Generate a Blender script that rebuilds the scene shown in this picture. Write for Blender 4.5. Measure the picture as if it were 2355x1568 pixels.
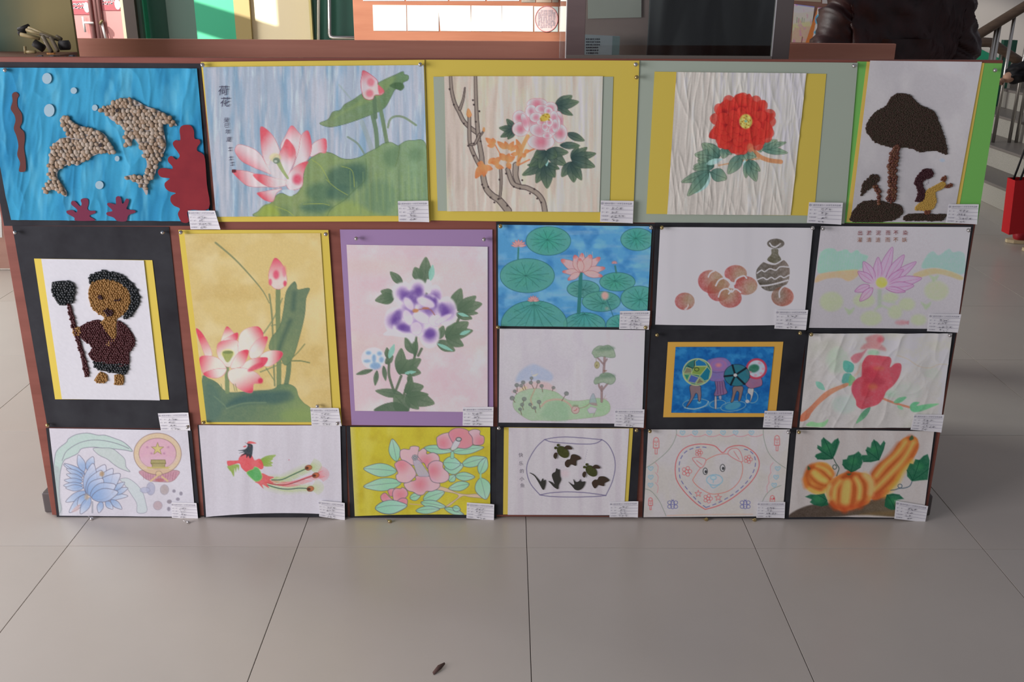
import bpy, bmesh, math, random
import numpy as np
from mathutils import Vector, Matrix
from mathutils.geometry import tessellate_polygon

# ------------------------------------------------------------------ camera, world, lights, exposure
SC = bpy.context.scene
COL = SC.collection
for o in list(bpy.data.objects):
    bpy.data.objects.remove(o)
FPX, PITCH, YAW, ROLL, EYE = 2274.951, 0.347, -0.007, 0.007, 1.4
CX, CY = 1177.5, 784.0
cp, sp, cyw, syw = math.cos(PITCH), math.sin(PITCH), math.cos(YAW), math.sin(YAW)
_fw = Vector((-syw * cp, cyw * cp, -sp))
_rt = Vector((cyw, syw, 0.0))
_up = _rt.cross(_fw)
_r2 = _rt * math.cos(ROLL) + _up * math.sin(ROLL)
_u2 = -_rt * math.sin(ROLL) + _up * math.cos(ROLL)
cam_d = bpy.data.cameras.new('camera')
cam_d.sensor_width = 36.0
cam_d.lens = 36.0 * FPX / 2355.0
cam_d.clip_start = 0.05
cam = bpy.data.objects.new('camera', cam_d)
COL.objects.link(cam)
M = Matrix((( _r2.x, _u2.x, -_fw.x, 0), (_r2.y, _u2.y, -_fw.y, 0), (_r2.z, _u2.z, -_fw.z, EYE), (0, 0, 0, 1)))
cam.matrix_world = M
SC.camera = cam

w = bpy.data.worlds.new('world'); SC.world = w; w.use_nodes = True
bg = w.node_tree.nodes['Background']
bg.inputs[0].default_value = (0.90, 0.90, 1.0, 1); bg.inputs[1].default_value = 0.23

def area(name, loc, target, sx, sy, power, col):
    d = bpy.data.lights.new(name, 'AREA'); d.shape = 'RECTANGLE'; d.size = sx; d.size_y = sy
    d.energy = power; d.color = col
    o = bpy.data.objects.new(name, d); COL.objects.link(o); o.location = loc
    o.rotation_euler = (Vector(target) - Vector(loc)).to_track_quat('-Z', 'Y').to_euler()
    return o
area('window_light', (-3.6, .30, 1.2), (0.3, 2.4, 0.5), 2.0, 1.9, 118, (1.0, 0.935, 1.03))
area('rear_window_light', (-6.0, 6.0, 2.3), (1.5, 7.0, 0.6), 4.0, 2.6, 520, (1.0, 0.98, 0.95))
def spot(name, loc, target, power, deg, blend, col, r=0.05):
    d = bpy.data.lights.new(name, 'SPOT'); d.energy = power; d.spot_size = math.radians(deg); d.spot_blend = blend
    d.color = col; d.shadow_soft_size = r
    o = bpy.data.objects.new(name, d); COL.objects.link(o); o.location = loc
    o.rotation_euler = (Vector(target) - Vector(loc)).to_track_quat('-Z', 'Y').to_euler()
    return o
SC.view_settings.view_transform = 'Standard'
SC.view_settings.look = 'None'
SC.view_settings.gamma = 1.0
SC.view_settings.use_curve_mapping = False
SC.view_settings.exposure = 0.0

# ------------------------------------------------------------------ helpers
BY = 2.423            # the display board's face stands this far in front of the eye
BX0, BW, BH = -1.256, 2.432, 1.236
RT, UP, FW = np.array(_r2), np.array(_u2), np.array(_fw)
def ray(px, py):
    px = np.asarray(px, float); py = np.asarray(py, float)
    return FW + ((px - CX) / FPX)[..., None] * RT - ((py - CY) / FPX)[..., None] * UP
def on_y(px, py, Y):
    d = ray(px, py); t = Y / d[..., 1]
    p = d * t[..., None]; p[..., 2] += EYE
    return p
def on_z(px, py, z=0.0):
    d = ray(px, py); t = (z - EYE) / d[..., 2]
    p = d * t[..., None]; p[..., 2] += EYE
    return p
def P(px, py, Y):
    return Vector([float(c) for c in on_y(px, py, Y)])
def lin(c):
    c = np.asarray(c, float) / 255.0
    return np.where(c <= 0.04045, c / 12.92, ((c + 0.055) / 1.055) ** 2.4)
def white_at(px, py):
    """what white paper reads like on the board (sRGB), used to turn colours seen into pigment"""
    px = np.asarray(px, float); py = np.asarray(py, float)
    v = 212 - 0.0225 * px - np.clip(1050 - py, 0, 2000) * 0.032 * np.clip(px / 2150, 0, 1.2) ** 1.2
    return np.stack([v, v * 0.972, v * 1.025], -1)
def pigment(c, px, py):
    return np.clip(0.78 * lin(c) / lin(white_at(px, py)), 0.003, 0.92)

def link(name, me, parent=None, loc=None):
    o = bpy.data.objects.new(name, me); COL.objects.link(o)
    if parent is not None: o.parent = parent
    if loc is not None: o.location = loc
    return o
def tag(o, label=None, cat=None, group=None, kind=None):
    if label: o['label'] = label
    if cat: o['category'] = cat
    if group: o['group'] = group
    if kind: o['kind'] = kind
    return o
def empty(name, loc, label, cat, group=None):
    o = bpy.data.objects.new(name, None); o.empty_display_size = 0.05
    COL.objects.link(o); o.location = loc
    return tag(o, label, cat, group)
def mesh(name, V, F, mat=None, smooth=False):
    me = bpy.data.meshes.new(name)
    me.from_pydata([tuple(v) for v in V], [], F)
    if mat: me.materials.append(mat)
    if smooth:
        for p in me.polygons: p.use_smooth = True
    me.update()
    return me
def add(name, V, F, mat, parent=None, smooth=False, kind=None):
    if parent is not None:
        L = parent.location
        if parent.parent is not None: L = L + parent.parent.location
        V = [(v[0] - L[0], v[1] - L[1], v[2] - L[2]) for v in V]
    o = link(name, mesh(name, V, F, mat, smooth), parent)
    if kind: o['kind'] = kind
    return o
class Geo:
    def __init__(s): s.V = []; s.F = []
    def put(s, V, F):
        n = len(s.V); s.V += [tuple(v) for v in V]; s.F += [tuple(i + n for i in f) for f in F]; return s
    def box(s, a, b, bev=0.0):
        x0, y0, z0 = a; x1, y1, z1 = b
        if not bev:
            V = [(x, y, z) for z in (z0, z1) for x, y in ((x0, y0), (x1, y0), (x1, y1), (x0, y1))]
            return s.put(V, [(3, 2, 1, 0), (4, 5, 6, 7), (0, 1, 5, 4), (1, 2, 6, 5), (2, 3, 7, 6), (3, 0, 4, 7)])
        bm = bmesh.new(); bmesh.ops.create_cube(bm, size=1)
        for v in bm.verts: v.co = Vector(((x0 + x1) / 2 + v.co.x * (x1 - x0), (y0 + y1) / 2 + v.co.y * (y1 - y0), (z0 + z1) / 2 + v.co.z * (z1 - z0)))
        bmesh.ops.bevel(bm, geom=bm.edges[:], offset=bev, segments=2, affect='EDGES', profile=0.5)
        bm.verts.index_update()
        s.put([v.co[:] for v in bm.verts], [[v.index for v in f.verts] for f in bm.faces]); bm.free(); return s
    def tube(s, pts, r, n=10, caps=True):
        pts = [Vector(p) for p in pts]; rr = r if isinstance(r, (list, tuple)) else [r] * len(pts)
        rings = []; ref = None
        for i, p in enumerate(pts):
            t = (pts[min(i + 1, len(pts) - 1)] - pts[max(i - 1, 0)]).normalized()
            if ref is None: ref = Vector((0, 0, 1)) if abs(t.z) < 0.9 else Vector((1, 0, 0))
            a = t.cross(ref).normalized(); b = a.cross(t).normalized(); ref = b
            rings.append([p + (a * math.cos(2 * math.pi * k / n) + b * math.sin(2 * math.pi * k / n)) * rr[i] for k in range(n)])
        V = [v for q in rings for v in q]; F = []
        for i in range(len(pts) - 1):
            for k in range(n):
                F.append((i * n + k, i * n + (k + 1) % n, (i + 1) * n + (k + 1) % n, (i + 1) * n + k))
        if caps: F += [tuple(range(n))[::-1], tuple(range((len(pts) - 1) * n, len(pts) * n))]
        return s.put(V, F)
    def add(s, name, mat, parent=None, smooth=False, kind=None): return add(name, s.V, s.F, mat, parent, smooth, kind)

_mats = {}
def mat(name, col, rough=0.6, spec=0.3, metal=0.0, noise=None, scale=(1, 1, 1), bump=0.0, bscale=60, trans=0.0, ior=1.45, coat=0.0):
    """principled colour with an optional second colour mixed in by stretched noise"""
    if name in _mats: return _mats[name]
    m = bpy.data.materials.new(name); m.use_nodes = True; nt = m.node_tree; N = nt.nodes; b = N['Principled BSDF']
    b.inputs['Base Color'].default_value = (*col, 1); b.inputs['Roughness'].default_value = rough
    b.inputs['Specular IOR Level'].default_value = spec; b.inputs['Metallic'].default_value = metal
    b.inputs['IOR'].default_value = ior
    if trans: b.inputs['Transmission Weight'].default_value = trans
    if coat: b.inputs['Coat Weight'].default_value = coat
    if noise is not None or bump:
        tc = N.new('ShaderNodeTexCoord'); mp = N.new('ShaderNodeMapping'); mp.inputs['Scale'].default_value = scale
        nt.links.new(tc.outputs['Object'], mp.inputs[0])
    if noise is not None:
        nz = N.new('ShaderNodeTexNoise'); nz.inputs['Scale'].default_value = 1.0; nz.inputs['Detail'].default_value = 6; nz.inputs['Roughness'].default_value = 0.6
        nt.links.new(mp.outputs[0], nz.inputs['Vector'])
        rp = N.new('ShaderNodeValToRGB'); rp.color_ramp.elements[0].position = 0.3; rp.color_ramp.elements[1].position = 0.7
        rp.color_ramp.elements[0].color = (*col, 1); rp.color_ramp.elements[1].color = (*noise, 1)
        nt.links.new(nz.outputs['Fac'], rp.inputs[0]); nt.links.new(rp.outputs[0], b.inputs['Base Color'])
    if bump:
        n2 = N.new('ShaderNodeTexNoise'); n2.inputs['Scale'].default_value = bscale; n2.inputs['Detail'].default_value = 4
        nt.links.new(mp.outputs[0], n2.inputs['Vector'])
        bp = N.new('ShaderNodeBump'); bp.inputs['Strength'].default_value = bump; bp.inputs['Distance'].default_value = 0.002
        nt.links.new(n2.outputs['Fac'], bp.inputs['Height']); nt.links.new(bp.outputs[0], b.inputs['Normal'])
    _mats[name] = m
    return m
def emis(name, col, s):
    m = bpy.data.materials.new(name); m.use_nodes = True; b = m.node_tree.nodes['Principled BSDF']
    b.inputs['Base Color'].default_value = (*col, 1); b.inputs['Emission Color'].default_value = (*col, 1); b.inputs['Emission Strength'].default_value = s
    return m
def pig(name, c, px, py, **k):
    a = pigment(c, px, py); return mat(name, tuple(float(x) for x in a), **k)

PAINT = bpy.data.materials.new('painted_paper'); PAINT.use_nodes = True
_n = PAINT.node_tree; _b = _n.nodes['Principled BSDF']
_a = _n.nodes.new('ShaderNodeAttribute'); _a.attribute_name = 'paint'
_n.links.new(_a.outputs['Color'], _b.inputs['Base Color'])
_b.inputs['Roughness'].default_value = 0.85; _b.inputs['Specular IOR Level'].default_value = 0.12
_z = _n.nodes.new('ShaderNodeTexNoise'); _z.inputs['Scale'].default_value = 420
_p = _n.nodes.new('ShaderNodeBump'); _p.inputs['Strength'].default_value = 0.12; _p.inputs['Distance'].default_value = 0.001
_n.links.new(_z.outputs['Fac'], _p.inputs['Height']); _n.links.new(_p.outputs[0], _b.inputs['Normal'])

# ------------------------------------------------------------------ painter: pigment laid on the points of a paper sheet
RNG = np.random.default_rng(7)
_NT = RNG.random((256, 256))
def vnoise(x, y, sx, sy, seed=0):
    x = np.asarray(x) / sx + seed * 17.31; y = np.asarray(y) / sy + seed * 9.77
    xi = np.floor(x).astype(int); yi = np.floor(y).astype(int); fx = x - xi; fy = y - yi
    fx = fx * fx * (3 - 2 * fx); fy = fy * fy * (3 - 2 * fy)
    g = lambda a, b: _NT[a % 256, b % 256]
    return (g(xi, yi) * (1 - fx) + g(xi + 1, yi) * fx) * (1 - fy) + (g(xi, yi + 1) * (1 - fx) + g(xi + 1, yi + 1) * fx) * fy
def fbm(x, y, sx, sy, seed=0, o=3):
    r = 0; a = 0.5; t = 0
    for k in range(o):
        r = r + a * vnoise(x, y, sx / 2 ** k, sy / 2 ** k, seed + k * 3); t += a; a *= 0.55
    return r / t
def spline(pts, closed, n=5):
    p = np.asarray(pts, float); m = len(p)
    if m < 3: return p
    out = []
    for i in range(m if closed else m - 1):
        if closed: a, b, c, d = p[(i - 1) % m], p[i], p[(i + 1) % m], p[(i + 2) % m]
        else: a, b, c, d = p[max(i - 1, 0)], p[i], p[i + 1], p[min(i + 2, m - 1)]
        for k in range(n):
            t = k / n
            out.append(0.5 * (2 * b + (c - a) * t + (2 * a - 5 * b + 4 * c - d) * t * t + (3 * b - a - 3 * c + d) * t ** 3))
    if not closed: out.append(p[-1])
    return np.array(out)
def inside(px, py, q):
    ins = np.zeros(px.shape, bool); x0, y0 = q[-1]
    for x1, y1 in q:
        if y0 != y1:
            c = ((y1 > py) != (y0 > py)) & (px < (x0 - x1) * (py - y1) / (y0 - y1) + x1); ins ^= c
        x0, y0 = x1, y1
    return ins
def bil(q, u, v):
    q = np.asarray(q, float); u = np.asarray(u)[..., None]; v = np.asarray(v)[..., None]
    return (q[0] * (1 - u) + q[1] * u) * (1 - v) + (q[3] * (1 - u) + q[2] * u) * v

class Sheet:
    def __init__(s, quad, cell, base, fr=(0, 0, 1), grain=0.12, bow=0.0, rough=None):
        q = np.asarray(quad, float); s.q = q; s.fr = fr; s.grain = grain
        wpx = max(np.linalg.norm(q[1] - q[0]), np.linalg.norm(q[2] - q[3])); hpx = max(np.linalg.norm(q[3] - q[0]), np.linalg.norm(q[2] - q[1]))
        s.nx = int(wpx / cell) + 2; s.ny = int(hpx / cell) + 2
        V, U = np.meshgrid(np.linspace(0, 1, s.ny), np.linspace(0, 1, s.nx), indexing='ij')
        p = bil(q, U, V); s.U = U.ravel(); s.W = V.ravel()
        s.X = p[..., 0].ravel(); s.Y = p[..., 1].ravel() + (bow * 4 * U * (1 - U) * V ** 3).ravel()
        s.C = np.tile(np.asarray(base, float), (s.X.size, 1))
        s.n1 = vnoise(s.X, s.Y, 2.3, 2.3, 1); s.n2 = fbm(s.X, s.Y, 9, 9, 2)
    def tr(s, pts):
        p = np.asarray(pts, float); return np.array([s.fr[0], s.fr[1]]) + p / s.fr[2]
    def lay(s, idx, cov, col):
        cov = cov * (1 - s.grain * (0.5 * s.n1[idx] + 0.9 * s.n2[idx]))
        s.C[idx] = s.C[idx] * (1 - cov[:, None]) + col * cov[:, None]
    def wash(s, col, sx, sy, seed=0, lo=0.4, hi=0.7, a=1.0, o=3):
        f = np.clip((fbm(s.X, s.Y, sx, sy, seed, o) - lo) / (hi - lo), 0, 1) * a
        s.C = s.C * (1 - f[:, None]) + np.asarray(col, float) * f[:, None]
    def _dist(s, idx, q, closed):
        X, Y = s.X[idx], s.Y[idx]; d = np.full(X.shape, 1e9); A = q if not closed else np.vstack([q, q[:1]])
        for (ax, ay), (bx, by) in zip(A[:-1], A[1:]):
            ex, ey = bx - ax, by - ay; L = ex * ex + ey * ey + 1e-9
            t = np.clip(((X - ax) * ex + (Y - ay) * ey) / L, 0, 1)
            d = np.minimum(d, (X - ax - t * ex) ** 2 + (Y - ay - t * ey) ** 2)
        return np.sqrt(d)
    def _box(s, q, m):
        return np.nonzero((s.X > q[:, 0].min() - m) & (s.X < q[:, 0].max() + m) & (s.Y > q[:, 1].min() - m) & (s.Y < q[:, 1].max() + m))[0]
    def poly(s, pts, col, soft=1.4, a=1.0, sm=True, grad=None, rad=None, line=None):
        q = s.tr(pts); q = spline(q, True) if sm else q
        idx = s._box(q, soft + 2)
        if not len(idx): return s
        d = s._dist(idx, q, True); d = np.where(inside(s.X[idx], s.Y[idx], q), -d, d)
        c = np.clip(0.5 - d / soft, 0, 1); c = c * c * (3 - 2 * c) * a
        k = np.tile(np.asarray(col, float), (len(idx), 1))
        if grad:
            (x0, y0), (x1, y1) = s.tr([grad[0]])[0], s.tr([grad[1]])[0]
            t = ((s.X[idx] - x0) * (x1 - x0) + (s.Y[idx] - y0) * (y1 - y0)) / ((x1 - x0) ** 2 + (y1 - y0) ** 2 + 1e-9)
            t = np.clip(t, 0, 1)[:, None] ** 1.6; k = k * (1 - t) + np.asarray(grad[2], float) * t
        if rad:
            (x0, y0) = s.tr([rad[0]])[0]; r = rad[1] / s.fr[2]
            t = np.clip(np.hypot(s.X[idx] - x0, s.Y[idx] - y0) / r, 0, 1)[:, None]; t = t * t * (3 - 2 * t)
            k = k * (1 - t) + np.asarray(rad[2], float) * t
        s.lay(idx, c, k)
        if line: s._line(idx, np.abs(d), line[1], np.asarray(line[0], float), line[2] if len(line) > 2 else 0.8)
        return s
    def _line(s, idx, d, w, col, a, soft=1.3):
        c = np.clip(0.5 - (d - w / 2) / soft, 0, 1) * a
        s.C[idx] = s.C[idx] * (1 - c[:, None]) + col * c[:, None]
    def st(s, pts, w, col, a=0.9, w2=None, soft=1.3, sm=True, dash=None):
        q = s.tr(pts); q = spline(q, False) if sm else q
        if w2 is None and dash is None:
            idx = s._box(q, w + 3)
            if len(idx): s._line(idx, s._dist(idx, q, False), w, np.asarray(col, float), a, soft)
            return s
        n = len(q) - 1
        if dash:
            L = np.concatenate([[0], np.cumsum(np.hypot(*(q[1:] - q[:-1]).T))]); m = int(L[-1] / 1.5); tt = np.linspace(0, L[-1], m)
            q = np.stack([np.interp(tt, L, q[:, 0]), np.interp(tt, L, q[:, 1])], 1); i = 0; on, off = int(dash[0] / 1.5), int(dash[1] / 1.5)
            while i < m - on:
                seg = q[i:i + on]; idx = s._box(seg, w + 3)
                if len(idx): s._line(idx, s._dist(idx, seg, False), w, np.asarray(col, float), a, soft)
                i += on + off
            return s
        cov = np.zeros(s.X.size)
        for i in range(n):
            seg = q[i:i + 2]; ww = w + (w2 - w) * i / max(n - 1, 1); idx = s._box(seg, ww + 3)
            if len(idx): cov[idx] = np.maximum(cov[idx], np.clip(0.5 - (s._dist(idx, seg, False) - ww / 2) / soft, 0, 1) * a)
        idx = np.nonzero(cov > 0)[0]; c = cov[idx][:, None]
        s.C[idx] = s.C[idx] * (1 - c) + np.asarray(col, float) * c
        return s
    def el(s, cx, cy, rx, ry, col, rot=0.0, **k):
        t = np.linspace(0, 2 * np.pi, 17)[:-1]; c, n = math.cos(rot), math.sin(rot)
        return s.poly(np.stack([cx + rx * np.cos(t) * c - ry * np.sin(t) * n, cy + rx * np.cos(t) * n + ry * np.sin(t) * c], 1), col, **k)
    def leaf(s, b, t, w, col, col2=None, line=None, vein=None, **k):
        b = np.asarray(b, float); t = np.asarray(t, float); d = t - b; n = np.array([-d[1], d[0]]) / (np.linalg.norm(d) + 1e-9) * w / 2
        pts = [b, b + d * .2 + n * .75, b + d * .5 + n, b + d * .8 + n * .6, t, b + d * .8 - n * .6, b + d * .5 - n, b + d * .2 - n * .75]
        s.poly(pts, col, grad=(b, t, col2) if col2 is not None else None, line=line, **k)
        if vein: s.st([b, b + d * .5 + n * .06, b + d * .93], 1.0, vein, 0.6)
        return s
    def petals(s, lst, inner, outer, line=None, **k):
        for cx, cy, rx, ry, *r in lst:
            s.el(cx, cy, rx, ry, inner, rot=r[0] if r else 0, rad=((cx, cy), max(rx, ry), outer), line=line, **k)
        return s
    def build(s, name, parent, off, relief=None, label=None, Y=None):
        Y = BY if Y is None else Y
        P3 = on_y(s.X, s.Y, Y); P3[:, 1] = Y - off
        if relief is not None: P3[:, 1] -= relief(s)
        L = parent.location
        P3 = P3 - np.array(L)
        me = bpy.data.meshes.new(name); nv = s.X.size; nx, ny = s.nx, s.ny
        me.vertices.add(nv); me.vertices.foreach_set('co', P3.astype(np.float32).ravel())
        i = np.arange(nv).reshape(ny, nx)
        f = np.stack([i[:-1, :-1], i[1:, :-1], i[1:, 1:], i[:-1, 1:]], -1).reshape(-1, 4)
        me.loops.add(f.size); me.loops.foreach_set('vertex_index', f.ravel().astype(np.int32))
        me.polygons.add(len(f)); me.polygons.foreach_set('loop_start', np.arange(0, f.size, 4, dtype=np.int32))
        me.polygons.foreach_set('loop_total', np.full(len(f), 4, np.int32)); me.polygons.foreach_set('use_smooth', np.ones(len(f), bool))
        at = me.attributes.new('paint', 'FLOAT_COLOR', 'POINT')
        g = np.clip(s.C * (1 + 0.03 * (s.n1 - .5)[:, None]), 0, 255)
        c = np.ones((nv, 4), np.float32); c[:, :3] = pigment(g, s.X, s.Y); at.data.foreach_set('color', c.ravel())
        me.materials.append(PAINT); me.update(); me.validate()
        o = link(name, me, parent)
        if label: o['label'] = label
        return o

def waves(amp=0.0012, sx=45, sy=400, seed=3, curl_r=0.0, curl_l=0.0, curl_b=0.0):
    def f(s):
        r = amp * fbm(s.X, s.Y, sx, sy, seed, 2)
        return r + curl_r * np.clip((s.U - .75) / .25, 0, 1) ** 2 + curl_l * np.clip((.25 - s.U) / .25, 0, 1) ** 2 + curl_b * np.clip((s.W - .7) / .3, 0, 1) ** 2
    return f
def creases(amp=0.003, sx=26, sy=130, seed=5, shear=0.0):
    def f(s):
        x = s.X + shear * s.Y
        r = 1 - np.abs(2 * fbm(x, s.Y, sx, sy, seed, 3) - 1); r2 = 1 - np.abs(2 * fbm(x * 1.0 - .25 * s.Y, s.Y, sx * 1.7, sy * .8, seed + 9, 2) - 1)
        return amp * (r ** 3 * .7 + r2 ** 4 * .8)
    return f
def flat(name, quad, off, material, parent, n=10, curl=0.0, label=None):
    """plain sheet of card"""
    V, U = np.meshgrid(np.linspace(0, 1, n), np.linspace(0, 1, n), indexing='ij')
    p = bil(quad, U, V).reshape(-1, 2); p3 = on_y(p[:, 0], p[:, 1], BY); p3[:, 1] = BY - off - curl * np.clip((U.ravel() - .8) / .2, 0, 1) ** 2
    F = [(j * n + i, (j + 1) * n + i, (j + 1) * n + i + 1, j * n + i + 1) for j in range(n - 1) for i in range(n - 1)]
    back = p3.copy(); back[:, 1] += 0.0005; m = n * n
    V3 = np.vstack([p3, back])
    per = list(range(n)) + [j * n + n - 1 for j in range(1, n)] + [(n - 1) * n + i for i in range(n - 2, -1, -1)] + [j * n for j in range(n - 2, 0, -1)]
    k = len(per); nf = len(F); V3 = np.vstack([p3, p3[per], back[per]])
    F += [(m + i, m + (i + 1) % k, m + k + (i + 1) % k, m + k + i) for i in range(k)]
    o = add(name, V3, F, material, parent, True)
    for q in list(o.data.polygons)[nf:]: q.use_smooth = False
    if label: o['label'] = label
    return o
def cutout(name, fr, pts, off, material, parent, thick=0.0006, sm=True, label=None):
    q = np.array([fr[0], fr[1]]) + np.asarray(pts, float) / fr[2]
    if sm: q = spline(q, True, 4)
    p3 = on_y(q[:, 0], q[:, 1], BY); p3[:, 1] = BY - off; n = len(q)
    bk = p3.copy(); bk[:, 1] += thick
    F = [tuple(range(n))] + [(i, (i + 1) % n, (i + 1) % n + n, i + n) for i in range(n)]
    L = np.array(parent.location) + (np.array(parent.parent.location) if parent.parent else 0)
    bm = bmesh.new(); vs = [bm.verts.new(v) for v in np.vstack([p3, bk]) - L]
    for t in tessellate_polygon([[Vector((a[0], a[2], 0)) for a in p3]]): bm.faces.new([vs[i] for i in t])
    for f in F[1:]: bm.faces.new([vs[i] for i in f])
    bmesh.ops.recalc_face_normals(bm, faces=bm.faces[:])
    me = bpy.data.meshes.new(name); bm.to_mesh(me); bm.free(); me.materials.append(material)
    o = link(name, me, parent)
    if label: o['label'] = label
    return o
_gl = {}
def glyph(ch):
    if ch not in _gl:
        c = bpy.data.curves.new('g', 'FONT'); c.body = ch; c.resolution_u = 1; c.size = 1
        o = bpy.data.objects.new('g', c); COL.objects.link(o)
        dg = bpy.context.evaluated_depsgraph_get(); me = bpy.data.meshes.new_from_object(o.evaluated_get(dg))
        v = np.array([x.co[:2] for x in me.vertices]) if len(me.vertices) else np.zeros((0, 2)); f = [tuple(p.vertices) for p in me.polygons]
        bpy.data.objects.remove(o); bpy.data.curves.remove(c); bpy.data.meshes.remove(me)
        if len(v): v = v - (v.min(0) + v.max(0)) / 2
        _gl[ch] = (v, f)
    return _gl[ch]
class Ink:
    """flat lettering and pen marks in photograph-like sheet coordinates, built as thin geometry"""
    def __init__(s): s.V = []; s.F = []
    def put(s, q, F):
        n = len(s.V); s.V += list(q); s.F += [tuple(i + n for i in f) for f in F]
    def char(s, ch, x, y, size, skew=0.0, xs=1.0):
        v, f = glyph(ch)
        if len(v): s.put([(x + a * size * xs + skew * -b * size, y - b * size) for a, b in v], f)
    def line(s, pts, w):
        for (a, b), (c, d) in zip(pts[:-1], pts[1:]):
            e = math.hypot(c - a, d - b) + 1e-9; nx, ny = -(d - b) / e * w / 2, (c - a) / e * w / 2
            s.put([(a + nx, b + ny), (c + nx, d + ny), (c - nx, d - ny), (a - nx, b - ny)], [(0, 1, 2, 3)])
    def build(s, name, parent, off, material, fn=None, label=None):
        q = np.array(s.V, float)
        if fn is not None: q = fn(q)
        p3 = on_y(q[:, 0], q[:, 1], BY); p3[:, 1] = BY - off
        o = add(name, p3, s.F, material, parent)
        if label: o['label'] = label
        return o
# ------------------------------------------------------------------ setting: tiled floor, rear walls, stairs
WOODF = mat('reddish_board_wood', (0.225, 0.072, 0.050), .5, .35, noise=(0.32, 0.110, 0.078), scale=(1.2, 30, 22), bump=.05, bscale=3)
WOODD = mat('brown_board_wood', (0.64, 0.27, 0.185), .5, .35, noise=(0.76, 0.35, 0.245), scale=(1.5, 30, 26))
WOODL = mat('light_board_wood', (0.27, 0.105, 0.062), .5, .3, noise=(0.33, 0.14, 0.085), scale=(2, 30, 20))
STEEL = mat('brushed_steel', (.62, .60, .56), .25, .5, 1.0)
TILE = [mat('floor_tile_%s' % n, c, .30, .5, noise=c2, scale=(2.2, 2.2, 2.2)) for n, c, c2 in (('plain', (.545, .502, .440), (.585, .538, .472)), ('warm', (.555, .504, .438), (.585, .538, .472)), ('cool', (.54, .500, .443), (.58, .538, .475)))]
SX, SY, TX, TY = .6043, .7033, .059, 2.27
g = Geo(); g.box((-5.2, .0, -.03), (5.4, 14.5, -.004)); fl = g.add('floor', mat('tile_joint', (.17, .15, .14), .8, .2)); tag(fl, kind='structure')
tg = Geo(); tg.box((.0009, .0009, -.006), (SX - .0009, SY - .0009, 0), .0007)
tms = [mesh('tile', tg.V, tg.F, m) for m in TILE]
rnd = random.Random(2)
for j in range(-3, 12):
    for i in range(-8, 9):
        o = link('tile', rnd.choice(tms), fl, (TX + i * SX, TY + j * SY, 0))
GD = mat('dark_and_shade_green', (.026, .105, .072), .45, .4); GM = mat('green_paint', (.035, .30, .165), .5, .3); GG = mat('grey_green_paint', (.07, .115, .095), .55, .3); CREAM = mat('cream_plaster', (.70, .60, .40), .8, .15); WALLG = mat('grey_plaster', (.58, .54, .50), .85, .15, noise=(.61, .57, .53), scale=(3, 3, 3)); YELP = mat('ochre_door_post', (.27, .205, .085), .5, .3); DKBR = mat('dark_brown_frame', (.045, .033, .028), .45, .4)
def slab(name, x0, x1, Y, z0, z1, m, th=.08, parent=None, kind='structure', bev=0):
    """upright slab standing at depth Y between two picture columns taken at its own depth"""
    a, b = P(x0, 45, Y).x, P(x1, 45, Y).x; gg = Geo(); gg.box((a, Y, z0), (b, Y + th, z1), bev); o = gg.add(name, m, parent)
    if kind: o['kind'] = kind
    return o
slab('wall_back', 324, 334, 8.30, 0, 3.0, GM); slab('wall_back_recess', 332, 390, 8.4, 0, 3.0, GD); slab('trim_1', 287, 313, 8.15, 0, 2.6, DKBR, .1)  # the recess panel's shade is put into its darker green
d2 = slab('door_1', 312, 326, 8.2, 0, 2.4, GG, .05)
d3 = slab('door_2', 385, 452, 8.35, 0, 2.4, mat('grey_green_door', (.075, .12, .10), .5, .3), .05)
slab('wall_back_panel', 450, 542, 8.3, 0, 3.0, GM); slab('trim_2', 540, 576, 8.29, 0, 2.6, YELP, .06); slab('wall_back_plaster', 576, 714, 8.33, 0, 3.0, CREAM); slab('trim_3', 712, 717, 8.2, 0, 2.6, mat('yellow_edge', (.62, .52, .22), .6, .2), .06)
dr = slab('door_3', 717, 1320, 8.25, 0, 2.6, GD, .06)
gg = Geo(); gg.tube([P(733, -300, 8.19), P(733, 150, 8.19)], .016); gg.add('door_frame_tube', STEEL, dr, True)
gg = Geo(); a = P(757, -300, 8.17); b = P(758, 78, 8.17); c = P(766, 86, 8.17); d = P(960, 88, 8.17); gg.tube([a, b, b + (c - b) * .5 + Vector((-.006, 0, -.006)), c, d], .017); gg.add('door_handle_tube', STEEL, dr, True)
slab('wall_back_right', 1300, 2600, 9.7, 0, 3.4, WALLG, .1)
gg = Geo(); gg.put([P(2205, 104, 9.6), P(2246, 108, 9.6), P(2330, 150, 9.6), P(2330, 420, 9.6), P(2205, 420, 9.6)], [(0, 4, 3, 2, 1)]); gg.put([P(2205, 104, 9.66), P(2246, 108, 9.66), P(2330, 150, 9.66), P(2330, 420, 9.66), P(2205, 420, 9.66)], [(0, 1, 2, 3, 4)]); gg.F += [(i, (i + 1) % 5, (i + 1) % 5 + 5, i + 5) for i in range(5)]; o = gg.add('trim_4', mat('stair_green_dado', (.02, .22, .12), .5, .3)); o['kind'] = 'structure'
slab('stair_void_slab', 2318, 2349, 8.6, 0, .98, GD, .05); slab('wall_right_low', 2349, 2620, 8.55, 0, .80, mat('stair_side_grey', (.22, .20, .18), .8, .2), .05)  # first dark slab puts the shade of the void under the stairs into colour
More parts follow.
